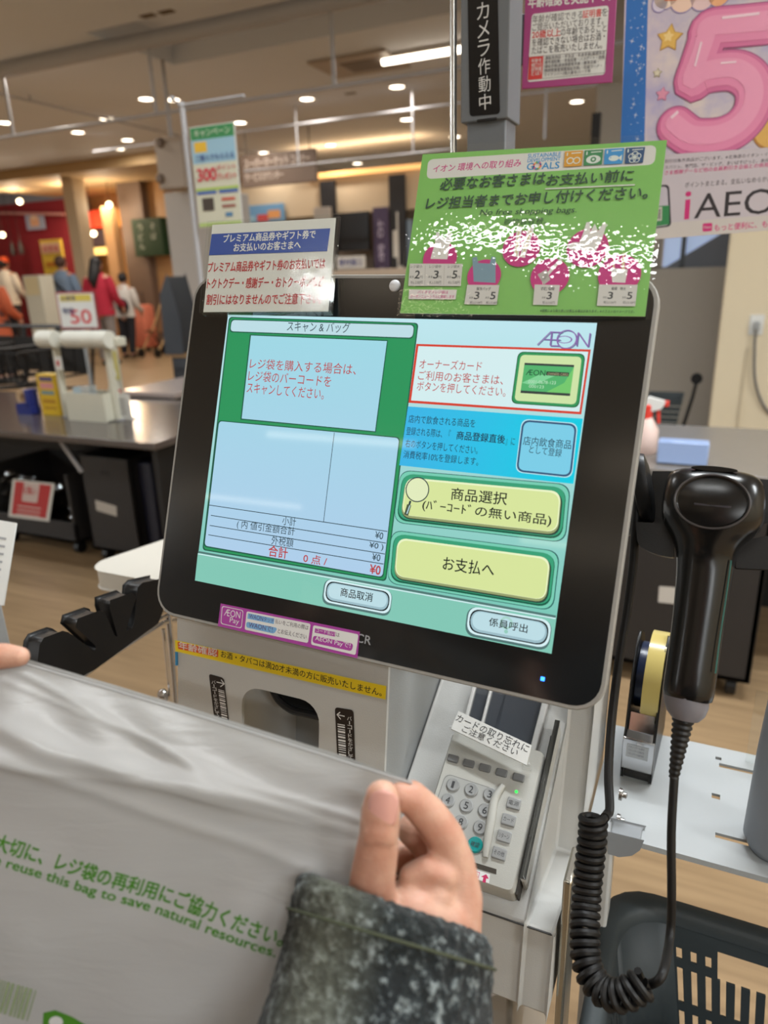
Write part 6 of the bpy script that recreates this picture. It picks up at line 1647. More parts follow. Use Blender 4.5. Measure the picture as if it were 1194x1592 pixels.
yb2 = onT(80, 646); yz = aY(66, 582, yb2[1])[2]; xw = aY(95, 640, yb2[1])[0] - aY(67, 640, yb2[1])[0]
r = thing('leaflet_box', yb2, 'tall yellow leaflet box with a pink stripe standing on the left packing table', 'box')
b = MB(); x0_ = aY(66, 640, yb2[1])[0]; b.box(x0_, x0_ + xw, yb2[1], yb2[1] + .06, ZT, yz, YLW); b.build('box_body', r, bevel=.002)
fp = Plane((x0_, yb2[1] - .0005, yz), (1, 0, 0), (0, 0, -1)); a = Art(fp, base=.0006, lay=.0002); hz = yz - ZT
for t, h_, m_ in ((.06, .10, BRN), (.20, .14, ink((222, 150, 150))), (.40, .08, ink((110, 150, 160))), (.60, .10, ink((190, 140, 30))), (.78, .06, ink((190, 140, 30)))):
    a.poly([(xw * .15, hz * t), (xw * .85, hz * t), (xw * .85, hz * (t + h_)), (xw * .15, hz * (t + h_))], m_, px=False)
a.build('printed_face', r)
# bag dispenser frame: two posts, top bars with rolls
dy = onT(130, 651)[1]; pxl, pxr = aY(100, 640, dy)[0], aY(178, 640, dy)[0]; ztop = aY(130, 520, dy)[2]
r = thing('bag_roll_dispenser', ((pxl + pxr) / 2, dy, ZT), 'white frame dispenser for plastic bag rolls standing on the left packing table', 'bag dispenser')
b = MB(); b.box(pxl - .02, pxr + .03, dy + .0, dy + .10, ZT, ZT + .006, RAIL); b.build('base_plate', r, bevel=.002)
for x in (pxl, pxr):
    b = MB(); b.box(x - .012, x + .012, dy, dy + .03, ZT + .006, ztop - .01, CRM); b.build('post', r, bevel=.003)
xA, xB = aY(62, 540, dy)[0], aY(186, 540, dy)[0]
b = MB(); b.box(xA, xB, dy - .01, dy + .05, ztop - .055, ztop - .012, CRM); b.build('top_bar', r, bevel=.008)
for px, w in ((86, 24), (137, 46), (170, 22)):
    x = aY(px, 545, dy)[0]; hw_ = (aY(px + w / 2, 545, dy)[0] - x)
    b = MB(); b.lathe((x - hw_, dy - .03, ztop - .02), (1, 0, 0), [(.012, 0), (.040, 0), (.040, 2 * hw_), (.012, 2 * hw_)], mat('white_film_roll', (216, 216, 206), .5), n=24); b.build('bag_roll', r)
b = MB(); x = aY(103, 570, dy)[0]; b.box(x - .022, x + .022, dy - .045, dy - .040, aY(103, 573, dy)[2], aY(103, 553, dy)[2], PWH); b.box(x - .008, x + .008, dy - .0465, dy - .0449, aY(103, 567, dy)[2], aY(103, 559, dy)[2], RDP); b.build('price_tag', r)
tr0 = onT(138, 654) + A(0, -.012, 0); trx0, trx1 = aY(106, 640, tr0[1])[0], aY(165, 640, tr0[1])[0]; trz = aY(138, 612, tr0[1])[2]
r = thing('paper_tray', tr0, 'cream open tray with papers sticking out under the bag roll dispenser', 'tray')
b = MB(); 
b.box(trx0, trx1, tr0[1] - .005, tr0[1], ZT, trz, CRM); b.box(trx0, trx1, tr0[1] + .10, tr0[1] + .105, ZT, trz, CRM); b.box(trx0, trx0 + .004, tr0[1], tr0[1] + .10, ZT, trz, CRM); b.box(trx1 - .004, trx1, tr0[1], tr0[1] + .10, ZT, trz, CRM); b.box(trx0, trx1, tr0[1], tr0[1] + .1, ZT, ZT + .004, CRM); b.build('tray_body', r)
for i in range(3):
    b = MB(); x = trx0 + .02 + .03 * i; b.prism([(x, tr0[1] + .03 + .02 * i, ZT + .01), (x + .05, tr0[1] + .03 + .02 * i, ZT + .01), (x + .055, tr0[1] + .03 + .02 * i, trz + .03), (x + .004, tr0[1] + .03 + .02 * i, trz + .022)], (0, .001, 0), (ink((176, 196, 206)), PWH, ink((200, 208, 210)))[i]); b.build('paper', r)
cy_ = onT(188, 652)[1]; x0_, x1_ = aY(171, 630, cy_)[0], aY(205, 630, cy_)[0]; zt_ = aY(186, 611, cy_)[2]; cy_ -= .012
r = thing('notice_card', ((x0_ + x1_) / 2, cy_, ZT), 'white printed card standing at the right end on the left packing table', 'card')
b = MB(); b.box(x0_, x1_, cy_, cy_ + .004, ZT, zt_, PWH); b.box(x0_, x1_, cy_, cy_ + .05, ZT, ZT + .003, PWH); b.build('card', r, bevel=.001)
a = Art(Plane((x0_, cy_ - .0004, zt_), (1, 0, 0), (0, 0, -1)), base=.0004, lay=.00008); hz = zt_ - ZT; ww = x1_ - x0_
for i in range(5): a.poly([(ww * .2, hz * (.2 + .13 * i)), (ww * .8, hz * (.2 + .13 * i)), (ww * .8, hz * (.25 + .13 * i)), (ww * .2, hz * (.25 + .13 * i))], ink((150, 148, 146)), px=False)
a.build('printed_face', r)
by = cy_ + .10; bx = aY(177, 600, by)[0]; bz = aY(177, 574, by)[2]
r = thing('spray_bottle', (bx, by, ZT), 'white bottle with a red label behind the notice card on the packing table', 'bottle')
hb = bz - ZT
b = MB(); b.lathe((bx, by, ZT), (0, 0, 1), [(.026, 0), (.03, .006), (.03, hb * .55), (.020, hb * .72), (.012, hb * .80), (.012, hb * .86)], CRM, n=24); b.build('bottle_body', r, angle=50)
b = MB(); b.lathe((bx, by, ZT + hb * .84), (0, 0, 1), [(.018, 0), (.020, hb * .05), (.016, hb * .16)], PWH, n=20); b.build('cap', r)
b = MB(); b.lathe((bx, by, ZT + hb * .38), (0, 0, 1), [(.0305, 0), (.0305, hb * .18)], ink((196, 48, 44)), n=24, caps=False); b.build('label_band', r)
# hand sanitiser like pump behind, with a small yellow card
b = MB(); py_ = cy_ + .3; x = aY(178, 560, py_)[0]; z0_ = aY(178, 590, py_)[2]; z1_ = aY(178, 540, py_)[2]
b.box(x - .03, x + .03, py_, py_ + .004, ZT, z1_, CRM); b.box(x - .02, x + .02, py_ - .002, py_, z0_, z1_ - .02, ink((206, 196, 120)))
tag(b.build('yellow_card', None), 'pale yellow small card standing behind the bag roll dispenser', 'card')

# right table: spray bottle, clear blue box
sy_ = 2.62; sx = aY(1012, 700, sy_)[0]; zsp = aY(1010, 615, sy_)[2]
r = thing('spray_bottle', (sx, sy_, ZT), 'pinkish spray bottle with a red trigger on the right packing table', 'bottle')
hb = max(.12, aY(1005, 660, sy_)[2] - ZT)
b = MB(); b.lathe((sx - .02, sy_, ZT), (0, 0, 1), [(.036, 0), (.04, .01), (.04, hb * .7), (.02, hb), (.014, hb + .01)], mat('milky_pink_bottle', (222, 196, 186), .4), n=24); b.build('bottle_body', r, angle=50)
b = MB(); b.lathe((sx - .022, sy_, ZT + hb), (0, 0, 1), [(.017, 0), (.017, .05), (.012, .055)], ink((214, 60, 48)), n=18); b.build('collar', r)
z_ = zsp - .02
b = MB(); b.prism([(sx - .06, sy_ - .012, z_ - .045), (sx + .02, sy_ - .012, z_ - .02), (sx + .03, sy_ - .012, z_), (sx - .02, sy_ - .012, z_ + .012), (sx - .07, sy_ - .012, z_ - .01)], (0, .024, 0), PWH); b.build('spray_head', r, bevel=.004)
b = MB(); b.box(sx + .03, sx + .045, sy_ - .01, sy_ + .01, z_ - .015, z_ + .004, ink((214, 60, 48))); b.build('nozzle', r, bevel=.002)
b = MB(); b.prism([(sx + .006, sy_ - .006, z_ - .02), (sx + .018, sy_ - .006, z_ - .02), (sx + .022, sy_ - .006, z_ - .075), (sx + .014, sy_ - .006, z_ - .075)], (0, .012, 0), ink((214, 60, 48))); b.build('trigger', r)
p0, p1 = aY(1018, 735, 2.45), aY(1098, 735, 2.45); zt_ = aY(1060, 690, 2.45)[2]
b = MB(); b.obox(((p0[0] + p1[0]) / 2, 2.50, (ZT + zt_) / 2 + .002), [A((p1[0] - p0[0]) / 2, 0, 0), A(0, .03, 0), A(0, 0, max(.02, (zt_ - ZT) / 2 - .002))], mat('pale_blue_plastic_sheet', (150, 172, 214), .18, spec=.7))
tag(b.build('blue_plastic_case', None, bevel=.004), 'pale blue shiny plastic case lying on the right packing table', 'case')
# basket on a trolley behind the right table
r = thing('shopping_basket', (aY(1030, 650, 4.2)[0], 4.4, aY(1030, 682, 4.2)[2]), 'grey shopping basket standing far back below the grey wall panel', 'basket')
bx0_, bx1_ = aY(1000, 650, 4.2)[0], aY(1058, 650, 4.2)[0]; bz0_, bz1_ = aY(1030, 684, 4.2)[2], aY(1030, 622, 4.2)[2]
b = MB()
def rc(e, z, ym=4.2): return [(x, y, z) for x, y in ((bx0_ + e, ym + e), (bx1_ - e, ym + e), (bx1_ - e, ym + .30 - e), (bx0_ + e, ym + .30 - e))]
b.loft([rc(.03, bz0_), rc(0, bz1_), rc(.008, bz1_), rc(.036, bz0_ + .006)], BK_, caps=False); b.add(rc(.03, bz0_ + .003), [(0, 1, 2, 3)], BK_); b.build('basket_body', r)
for i in range(6):
    b = MB(); z = bz0_ + (bz1_ - bz0_) * (.14 + .14 * i); e = .03 * (1 - (.14 + .14 * i)); b.box(bx0_ + e, bx1_ - e, 4.2 + e - .004, 4.2 + e, z, z + .006, mat('slot_grey', (120, 118, 112), .6)); b.build('slat', r)
r2 = thing('basket_trolley', (aY(1030, 650, 4.2)[0], 4.35, 0), 'dark thin trolley carrying the grey basket far back at right', 'trolley')
for x in (bx0_ + .03, bx1_ - .03):
    for y in (4.24, 4.46):
        b = MB(); b.cyl((x, y, 0), (x, y, bz0_), .010, DARK, n=8); b.build('leg', r2)
b = MB(); b.tube([(bx1_, 4.22, bz0_ - .01), (bx1_ + .05, 4.22, bz1_ + .02), (bx1_ + .06, 4.22, bz1_ + .10)], .010, DARK, n=8); b.lathe((bx1_ + .06, 4.22, bz1_ + .12), (0, 1, 0), [(.03, -.01), (.03, .02)], DARK, n=14); b.build('handle', r2)
# wall socket with a plug and cord on the cream column
wy = 5.0; p = aY(1176, 505, wy)
r = thing('wall_socket', (p[0], wy, p[2]), 'white wall socket with a grey plug and cord on the cream column', 'socket')
b = MB(); b.box(p[0] - .04, p[0] + .04, wy - .008, wy, p[2] - .06, p[2] + .06, PWH); b.build('socket_plate', r, bevel=.004)
b = MB(); b.box(p[0] - .014, p[0] + .018, wy - .045, wy - .008, p[2] - .03, p[2] + .02, KPD); b.build('plug', r, bevel=.006)
b = MB(); b.tube(spline([A(p[0], wy - .03, p[2] - .03), A(*aY(1173, 540, wy)) + A(0, -.03, 0), A(*aY(1174, 590, wy)) + A(0, -.03, 0), A(*aY(1186, 628, wy)) + A(0, -.02, 0), A(*aY(1206, 650, wy)) + A(0, -.01, 0)], 6), .008, mat('grey_cord', (110, 108, 106), .5), n=8); b.build('cord', r)
b = MB(); p0, p1 = aY(1162, 540, wy), aY(1147, 690, wy); b.box(p0[0] - .004, p0[0] + .004, wy - .012, wy, 0, p0[2], mat('cream_conduit', (190, 176, 150), .6)); b.build('conduit', None, kind=None, label='thin cream conduit strip running down the cream column to the floor', cat='conduit')

# ------------------------------------------------------------------ poster stand with steel rods, hanging sign
PY = 2.5
r = thing('acrylic_poster_stand', (aY(285, 200, PY)[0], PY, 0), 'clear acrylic poster stand with slim white rods left of the voucher notice', 'poster stand')
p0 = aY(283, 164, PY)
b = MB(); b.cyl((p0[0], PY, 0), (p0[0], PY, p0[2]), .010, RAIL, n=14); b.build('rod', r)
p1 = aY(376, 192, PY); b = MB(); b.cyl(p0, (p1[0] + .02, PY, p0[2]), .006, RAIL, n=10); b.build('arm', r)
b = MB(); b.ball(p0, .014, RAIL, n=10); b.build('knob', r); b = MB(); b.ball(A(*aY(268, 153, PY)), .010, RAIL, n=8); b.cyl(p0, A(*aY(268, 153, PY)), .004, RAIL, n=8); b.build('hook', r)
b = MB(); b.box(p0[0] - .05, p0[0] + .12, PY - .08, PY + .08, 0, .012, KPD); b.build('foot', r, bevel=.003)
SP_ = Plane(aY(300, 186, PY - .01), (1, 0, 0), (0, 0, -1)); c4 = [(300, 186), (371, 200), (378, 352), (310, 352)]
x0_, x1_ = aY(304, 270, PY)[0], aY(374, 270, PY)[0]; z1_, z0_ = aY(335, 194, PY)[2], aY(345, 353, PY)[2]
r3 = thing('hanging_campaign_poster', ((x0_ + x1_) / 2, PY, z0_), 'pale campaign poster with green top and red price hanging in the acrylic stand', 'poster')
b = MB(); b.box(x0_, x1_, PY - .012, PY - .010, z0_, z1_, PWH); b.build('poster_board', r3); w_, h_ = x1_ - x0_, z1_ - z0_
a = Art(Plane((x0_, PY - .012, z1_), (1, 0, 0), (0, 0, -1)), base=.0008, lay=.0002)
def rq(x0, y0, x1, y1, col): a.poly([(w_ * x0, h_ * y0), (w_ * x1, h_ * y0), (w_ * x1, h_ * y1), (w_ * x0, h_ * y1)], ink(col, .4), px=False)
rq(0.02, 0.01, .98, .99, (206, 206, 186)); rq(.02, .01, .98, .13, (60, 140, 84)); rq(.02, .13, .98, .36, (150, 190, 212)); rq(.08, .15, .36, .25, (228, 184, 46)); rq(.02, .60, .98, .63, (170, 196, 90)); rq(.04, .63, .48, .665, (70, 100, 170)); rq(.54, .63, .96, .665, (70, 100, 170)); rq(.14, .70, .40, .83, (66, 54, 44)); rq(.58, .71, .88, .74, (200, 90, 70)); rq(.58, .78, .88, .81, (150, 90, 80)); rq(.64, .86, .80, .90, (80, 130, 170)); rq(.02, .95, .98, .99, (176, 200, 120))
def tq(st, x0, y, x1, h, col, bold=.02): a.text(st, (w_ * x0, h_ * y), (w_ * x1, h_ * y), h_ * h, ink(col, .4), bold, px=False)
tq('キャンペーン', .12, .105, .9, .07, (200, 216, 190)); tq('ご購入でもらえる', .10, .335, .94, .06, (70, 90, 150)); tq('300', .10, .53, .52, .12, (206, 50, 70), .05); tq('ポイント', .54, .44, .96, .05, (206, 70, 80)); tq('プレゼント', .54, .53, .96, .06, (206, 50, 60), .03)
a.build('printed_face', r3)

# red framed price card on a stand by the carts
cyy = 4.3; x0_, x1_ = aY(92, 490, cyy)[0], aY(152, 490, cyy)[0]; z1_, z0_ = aY(120, 453, cyy)[2], aY(124, 512, cyy)[2]
r = thing('price_card_stand', ((x0_ + x1_) / 2, cyy, 0), 'white price card with yellow strip in a red frame on a stand before the shoppers', 'sign stand')
b = MB(); b.box(x0_, x1_, cyy, cyy + .012, z0_, z1_, ink((150, 56, 60))); b.box(x0_ + .015, x1_ - .015, cyy - .003, cyy, z0_ + .015, z1_ - .015, PWH); b.build('frame', r)
w_, h_ = x1_ - x0_, z1_ - z0_; a = Art(Plane((x0_, cyy - .003, z1_), (1, 0, 0), (0, 0, -1)), base=.0008, lay=.0002)
rq(.1, .08, .9, .26, (206, 186, 80)); tq('お買得', .14, .24, .5, .13, (60, 60, 110), .03); tq('50', .3, .84, .84, .36, (206, 70, 76), .04); tq('特価', .12, .60, .42, .18, (40, 50, 100), .03)
a.build('printed_face', r)
b = MB(); b.box((x0_ + x1_) / 2 - .012, (x0_ + x1_) / 2 + .012, cyy + .012, cyy + .03, 0, z0_ + .1, KPD); b.build('post', r)
b = MB(); b.box((x0_ + x1_) / 2 - .15, (x0_ + x1_) / 2 + .15, cyy - .1, cyy + .15, 0, .015, KPD); b.build('foot', r)

# shopping carts nested at the far left
CART = mat('dark_cart_frame', (34, 32, 32), .4, metal=.4)
def cart(x, y, lab):
    r = thing('shopping_cart', (x, y, 0), lab, 'cart', 'nested shopping carts')
    for sx in (-.2, .2):
        b = MB(); b.tube([(x + sx, y - .35, .10), (x + sx, y + .30, .12), (x + sx, y + .36, .55), (x + sx, y + .45, 1.0)], .013, CART, n=8); b.build('side_frame', r)
        b = MB(); b.tube([(x + sx, y + .34, .50), (x + sx, y - .30, .56)], .011, CART, n=8); b.build('shelf_rail', r)
    b = MB(); b.box(x - .2, x + .2, y + .30, y + .315, .62, .92, DARK); b.build('seat_flap', r)
    b = MB(); b.cyl((x - .22, y + .45, 1.0), (x + .22, y + .45, 1.0), .018, DARK, n=10); b.build('handle', r)
    for z_, e in ((.62, .0), (.86, .03)):
        b = MB(); b.tube([(x - .2 - e, y + .34, z_), (x - .2 - e, y - .34 - e, z_), (x + .2 + e, y - .34 - e, z_), (x + .2 + e, y + .34, z_)], .010, CART, n=8); b.build('basket_rail', r)
    for i in range(7):
        xx = x - .2 + .4 * i / 6; b = MB(); b.tube([(xx, y - .34, .62), (xx, y - .37, .86)], .006, CART, n=6); b.build('basket_wire', r)
    for i in range(6):
        for s_ in (-1, 1):
            yy = y - .3 + .6 * i / 5; b = MB(); b.tube([(x + s_ * .2, yy, .62), (x + s_ * .23, yy, .86)], .006, CART, n=6); b.build('basket_wire', r)
    for sx in (-.2, .2):
        for sy in (-.33, .28): b = MB(); b.cyl((x + sx - .012, y + sy, .05), (x + sx + .012, y + sy, .05), .05, DARK, n=14); b.build('wheel', r)
    return r
cp = aY(30, 560, 3.9)
c0_ = cart(-5.15, 4.3, 'dark shopping cart nearest the table end of the nested row')
for i, w in enumerate(('second dark shopping cart of the nested row from the table end', 'third dark shopping cart of the nested row from the table end', 'dark shopping cart at the left edge end of the nested row')):
    copy_tree(c0_, (-.50 * (i + 1), .06 * (i + 1), 0), w)

# ------------------------------------------------------------------ middle distance: dark pedestal, big grey pillar
px_, py_ = 4.9, None
yq = 5.2; x0_, x1_ = aY(252, 500, yq)[0], aY(281, 520, yq)[0]; z1_ = aY(265, 440, yq)[2]
r = thing('dark_stand_panel', ((x0_ + x1_) / 2, yq, 0), 'tall dark grey slanted stand panel left of the monitor before the pale pillar', 'stand')
b = MB(); zm = aY(262, 590, yq)[2]; b.prism([(x0_, yq, zm + .24), (x0_ + .02, yq, z1_ - .1), (x1_ - .08, yq, z1_ + .06), (x1_, yq, z1_ - .3), (x1_, yq, zm + .24)], (0, .25, 0), mat('dark_slate_panel', (58, 62, 68), .5)); b.build('upper_panel', r, bevel=.01)
b = MB(); b.box(x0_ - .02, x1_ + .06, yq + .02, yq + .25, zm + .20, zm + .24, mat('light_wood', (170, 136, 96), .5)); b.build('wood_ledge', r, bevel=.004)
b = MB(); b.box(x0_ + .02, x1_ + .04, yq + .04, yq + .23, 0, zm + .20, mat('dark_slate_panel')); b.build('lower_panel', r, bevel=.01)
PIL = mat('pale_grey_pillar_paint', (178, 172, 166), .6, var=.03)
yq = 6.8; b = MB(); b.box(aY(268, 420, yq)[0], aY(340, 420, yq)[0], yq, yq + .7, 0, aY(300, 296, yq)[2], PIL); S('wall_pillar', b, bevel=.01)
yq = 6.6; x0_, x1_ = aY(243, 250, yq)[0], aY(284, 250, yq)[0]
r = thing('ceiling_sign_box', ((x0_ + x1_) / 2, yq, aY(265, 293, yq)[2]), 'plain beige box hanging from the ceiling in front of the pale pillar', 'sign box')
b = MB(); b.box(x0_, x1_, yq, yq + .15, aY(265, 293, yq)[2], aY(265, 212, yq)[2], mat('beige_cassette')); b.build('box_body', r, bevel=.008)
for py in (222, 278):
    p = aY(250, py, yq); b = MB(); b.lathe((p[0], yq, p[2]), (0, -1, 0), [(.05, 0), (.05, .02), (.03, .04)], mat('brown_grey_knob', (120, 104, 92), .5), n=16); b.build('spot_lamp', r)
b = MB(); b.cyl(((x0_ + x1_) / 2, yq + .07, aY(265, 212, yq)[2]), ((x0_ + x1_) / 2, yq + .07, ZC), .02, RAIL, n=8); b.build('hanger', r)

# ------------------------------------------------------------------ far side: shop fronts, signs
def slab(name, px0, py0, px1, py1, Y, th, m, lab=None, cat=None, to_floor=False, to_ceil=False, kind=None, group=None):
    pm, ym = (px0 + px1) / 2, (py0 + py1) / 2
    x0, x1 = aY(px0, ym, Y)[0], aY(px1, ym, Y)[0]; z0 = 0 if to_floor else aY(pm, py1, Y)[2]; z1 = ZC if to_ceil else min(ZC - .01, aY(pm, py0, Y)[2])
    b = MB(); b.box(x0, x1, Y, Y + th, z0, z1, m); o = b.build(name, None, kind=kind, bevel=.004 if kind is None else 0); tag(o, lab, cat, group); return o, (x0, x1, z0, z1)
BUR = mat('burgundy_wall_paint', (128, 30, 44), .6, var=.08, vscale=2)
slab('wall_booth', -60, 316, 126, 430, 13.4, .3, BUR, to_floor=True, kind='structure')
slab('wall_booth_band', -60, 280, 118, 316, 13.4, .3, mat('grey_blue_fascia', (120, 128, 146), .5), kind='structure')
b = MB(); y_ = 13.2; b.cyl(aY(-20, 331, y_), aY(100, 333, y_), .03, mat('dusty_pink_rail', (176, 130, 130), .5), n=10); tag(b.build('booth_rail', None), 'thin pinkish rail across the burgundy booth wall', 'rail')
o, e = slab('wall_poster', 40, 332, 68, 357, 13.3, .04, ink((150, 160, 190), .5), 'small blue poster with an orange figure shape on the burgundy wall', 'poster')
a = Art(Plane((e[0], 13.298, e[3]), (1, 0, 0), (0, 0, -1)), base=.003, lay=.001); w_, h_ = e[1] - e[0], e[3] - e[2]; rq(.25, .2, .75, .8, (206, 160, 130)); rq(.35, .1, .65, .35, (214, 190, 170)); a.build('printed_face', o).location = (0, 0, 0)
def fix(o_par, o_ch):
    o_ch.parent = o_par; o_ch.location = tuple(A(*o_ch['_o']) - A(*o_par['_o']))
fix(o, bpy.data.objects['printed_face'] if False else [c for c in bpy.data.objects if c.parent is o][-1]) if any(c.parent is o for c in bpy.data.objects) else None
o, e = slab('yellow_standing_banner', 69, 372, 101, 470, 12.0, .05, ink((216, 186, 64), .5), 'tall yellow banner with a pink heading standing before the burgundy wall', 'banner', to_floor=True)
def face(o, e, Y, items, texts=()):
    global a, w_, h_
    w_, h_ = e[1] - e[0], e[3] - e[2]; a = Art(Plane((e[0], Y - .002, e[3]), (1, 0, 0), (0, 0, -1)), base=.003, lay=.001)
    for it in items: rq(*it)
    for t_ in texts: tq(*t_)
    return a.build('printed_face', o)
face(o, e, 12.0, [(.05, .03, .95, .12, (222, 190, 170)), (.15, .2, .85, .24, (190, 120, 40))], [('新登場', .12, .11, .88, .06, (206, 110, 110), .03)])
for i, (px, py) in enumerate(((20, 390), (33, 388))):
    b = MB(); p = aY(px, py, 12.6); b.lathe((p[0], 12.6, p[2] - .1), (0, 0, 1), [(.06, 0), (.07, .1), (.05, .22), (.02, .3)], mat('dark_pendant', (40, 30, 30), .5), n=14)
    b.cyl((p[0], 12.6, p[2] + .2), (p[0], 12.6, ZC), .006, DARK, n=6)
    tag(b.build('pendant_lamp', None), 'dark pendant shade before the burgundy wall, %s of the pair' % ('left' if i == 0 else 'right'), 'lamp', 'dark pendant shades')
slab('wall_shop_column', 103, 258, 120, 410, 11.2, .3, mat('pale_beige_column', (200, 180, 150), .6), to_floor=True, to_ceil=True, kind='structure')
slab('wall_shop_back', 122, 300, 232, 440, 14.2, .2, mat('warm_shop_wall', (206, 160, 104), .6, var=.1), to_floor=True, to_ceil=True, kind='structure')
slab('wall_soffit', -80, 250, 245, 272, 10.8, 3.2, mat('tan_soffit_paint', (190, 160, 118), .7), to_ceil=True, kind='structure')
SRED = mat('lit_red_sign', (220, 60, 30), .4, emit=.8, ecol=(226, 70, 40)); SAMB = mat('lit_amber_panel', (240, 170, 70), .4, emit=.7, ecol=(226, 150, 70)); SYEL = mat('lit_menu_strip', (250, 220, 130), .4, emit=.9, ecol=(240, 214, 140))
slab('lit_sign', 132, 327, 162, 354, 13.6, .12, SRED, 'glowing red sign box in the lit shop front at far left', 'sign')
slab('amber_sign', 165, 324, 192, 352, 13.9, .3, SAMB, 'glowing amber sign beside the glowing red sign', 'sign')
slab('dark_menu_board', 139, 357, 165, 383, 13.6, .1, mat('dark_board', (54, 42, 52), .5), 'dark menu board under the glowing red sign', 'board')
slab('lit_strip', 139, 385, 167, 396, 13.5, .1, SYEL, 'glowing pale yellow strip under the dark menu board', 'panel')
slab('wall_shop_post', 163, 320, 178, 420, 13.0, .2, mat('tan_post_paint', (176, 140, 104), .6), to_floor=True, kind='structure')
slab('wall_brown_panel', 190, 300, 226, 420, 12.4, .3, mat('brown_grey_panel_paint', (112, 92, 78), .6), to_floor=True, to_ceil=True, kind='structure')
slab('wall_wood_panel', 226, 300, 262, 420, 12.6, .3, mat('warm_wood_panel', (190, 146, 98), .5, var=.08), to_floor=True, to_ceil=True, kind='structure')
o, e = slab('green_menu_board', 207, 339, 252, 398, 12.2, .2, mat('dark_green_board', (30, 58, 30), .5, var=.2), 'dark green board with two columns of white writing on the shop wall', 'board')
w_, h_ = e[1] - e[0], e[3] - e[2]; a = Art(Plane((e[0], 12.198, e[3]), (1, 0, 0), (0, 0, -1)), base=.003, lay=.001)
for x, st in ((.2, 'うどん'), (.64, 'そば')):
    for i, ch in enumerate(st): tq(ch, x, .32 + .25 * i, x + .18, .18, (190, 196, 180), .01)
a.build('printed_face', o)
# back of the shop right of the pillar
BEI = mat('beige_fascia_paint', (196, 176, 148), .6, var=.03)
slab('wall_fascia', 300, 278, 700, 335, 12.4, .3, BEI, kind='structure')
slab('wall_under_fascia', 300, 335, 700, 470, 12.9, .2, mat('taupe_wall_paint', (140, 126, 112), .6), to_floor=True, kind='structure')
COVE = mat('warm_cove_glow', (255, 190, 110), .5, emit=.9, ecol=(255, 200, 130))
o, e = slab('cove_lamp', 470, 262, 668, 270, 12.3, .06, COVE, 'glowing warm strip of cove light above the beige fascia', 'ceiling lamp')
area('cove_light', ((e[0] + e[1]) / 2, 12.1, e[3] + .12), e[1] - e[0], .2, 14, (1, .66, .34)).rotation_euler = (math.pi, 0, 0)
for px0, py0, px1, py1, st in ((497, 281, 520, 311, '凸'), (604, 271, 629, 302, '食')):
    o, e = slab('pictogram_panel', px0, py0, px1, py1, 12.3, .06, mat('black_sign_panel', (30, 28, 30), .5), 'black square pictogram panel on the beige fascia, %s one' % ('left' if px0 < 550 else 'right'), 'sign', 'pictogram panels')
    face(o, e, 12.3, [(.34, .26, .66, .80, (206, 200, 190)), (.28, .18, .72, .26, (206, 200, 190))] if px0 < 550 else [(.2, .3, .45, .45, (200, 196, 188)), (.45, .2, .56, .8, (200, 196, 188)), (.56, .5, .82, .72, (200, 196, 188))])
o, e = slab('hanging_brown_sign', 374, 236, 490, 287, 10.2, .08, mat('brown_sign_board', (110, 92, 80), .5), 'brown hanging board with pale writing above the blue poster', 'sign')
face(o, e, 10.2, [], [('スーパーマーケット', .06, .42, .66, .30, (206, 190, 178), .02), ('コーナー', .70, .42, .94, .28, (206, 190, 178), .02), ('サービスカウンター', .06, .82, .58, .26, (206, 190, 178), .02)])
for x in (e[0] + .1, e[1] - .1):
    b = MB(); b.cyl((x, 10.24, e[3]), (x, 10.24, ZC), .008, DARK, n=6); o2 = b.build('hanging_wire', o)
o, e = slab('blue_wall_poster', 378, 318, 441, 346, 12.3, .05, ink((104, 150, 190), .5), 'wide blue poster with an orange shape below the brown hanging board', 'poster')
face(o, e, 12.3, [(.35, .55, .62, .95, (196, 70, 70)), (.62, .35, .92, .8, (214, 150, 90)), (.05, .6, .3, .9, (150, 186, 206))])
o, e = slab('dark_counter_screen', 516, 330, 573, 390, 12.2, .08, mat('dark_screen_glass', (24, 22, 22), .25), 'large dark screen in the counter wall under the left pictogram panel', 'screen')
slab('upright_board', 490, 322, 514, 420, 12.0, .1, PIL, 'pale grey upright board left of the dark counter screen', 'board', to_floor=True)
o, e = slab('purple_banner', 580, 322, 604, 386, 12.25, .04, mat('dusky_purple_cloth', (70, 58, 84), .7), 'narrow purple upright banner right of the dark counter screen', 'banner', to_floor=True)
w_, h_ = e[1] - e[0], e[3] - e[2]; a = Art(Plane((e[0], 12.248, e[3]), (1, 0, 0), (0, 0, -1)), base=.003, lay=.001)
for i, ch in enumerate('お客様窓口'): tq(ch, .3, .2 + .16 * i, .7, .12, (170, 160, 180), .01)
a.build('printed_face', o)
o, e = slab('counter_notice', 523, 398, 567, 417.6, 11.75, .04, PWH, 'white notice with blue writing below the dark counter screen', 'notice'); face(o, e, 11.75, [], [('受付窓口', .1, .78, .9, .55, (60, 70, 140), .03)])
slab('service_counter', 518, 418, 650, 470, 11.7, .5, mat('pale_counter_front', (190, 176, 160), .5), 'pale service counter below the dark screen, mostly behind the monitor', 'counter', to_floor=True)
slab('drink_cooler', 612, 342, 640, 420, 12.42, .4, mat('pale_blue_cooler', (140, 160, 180), .4), 'pale blue upright cooler at the left edge of the green notice', 'cooler', to_floor=True)
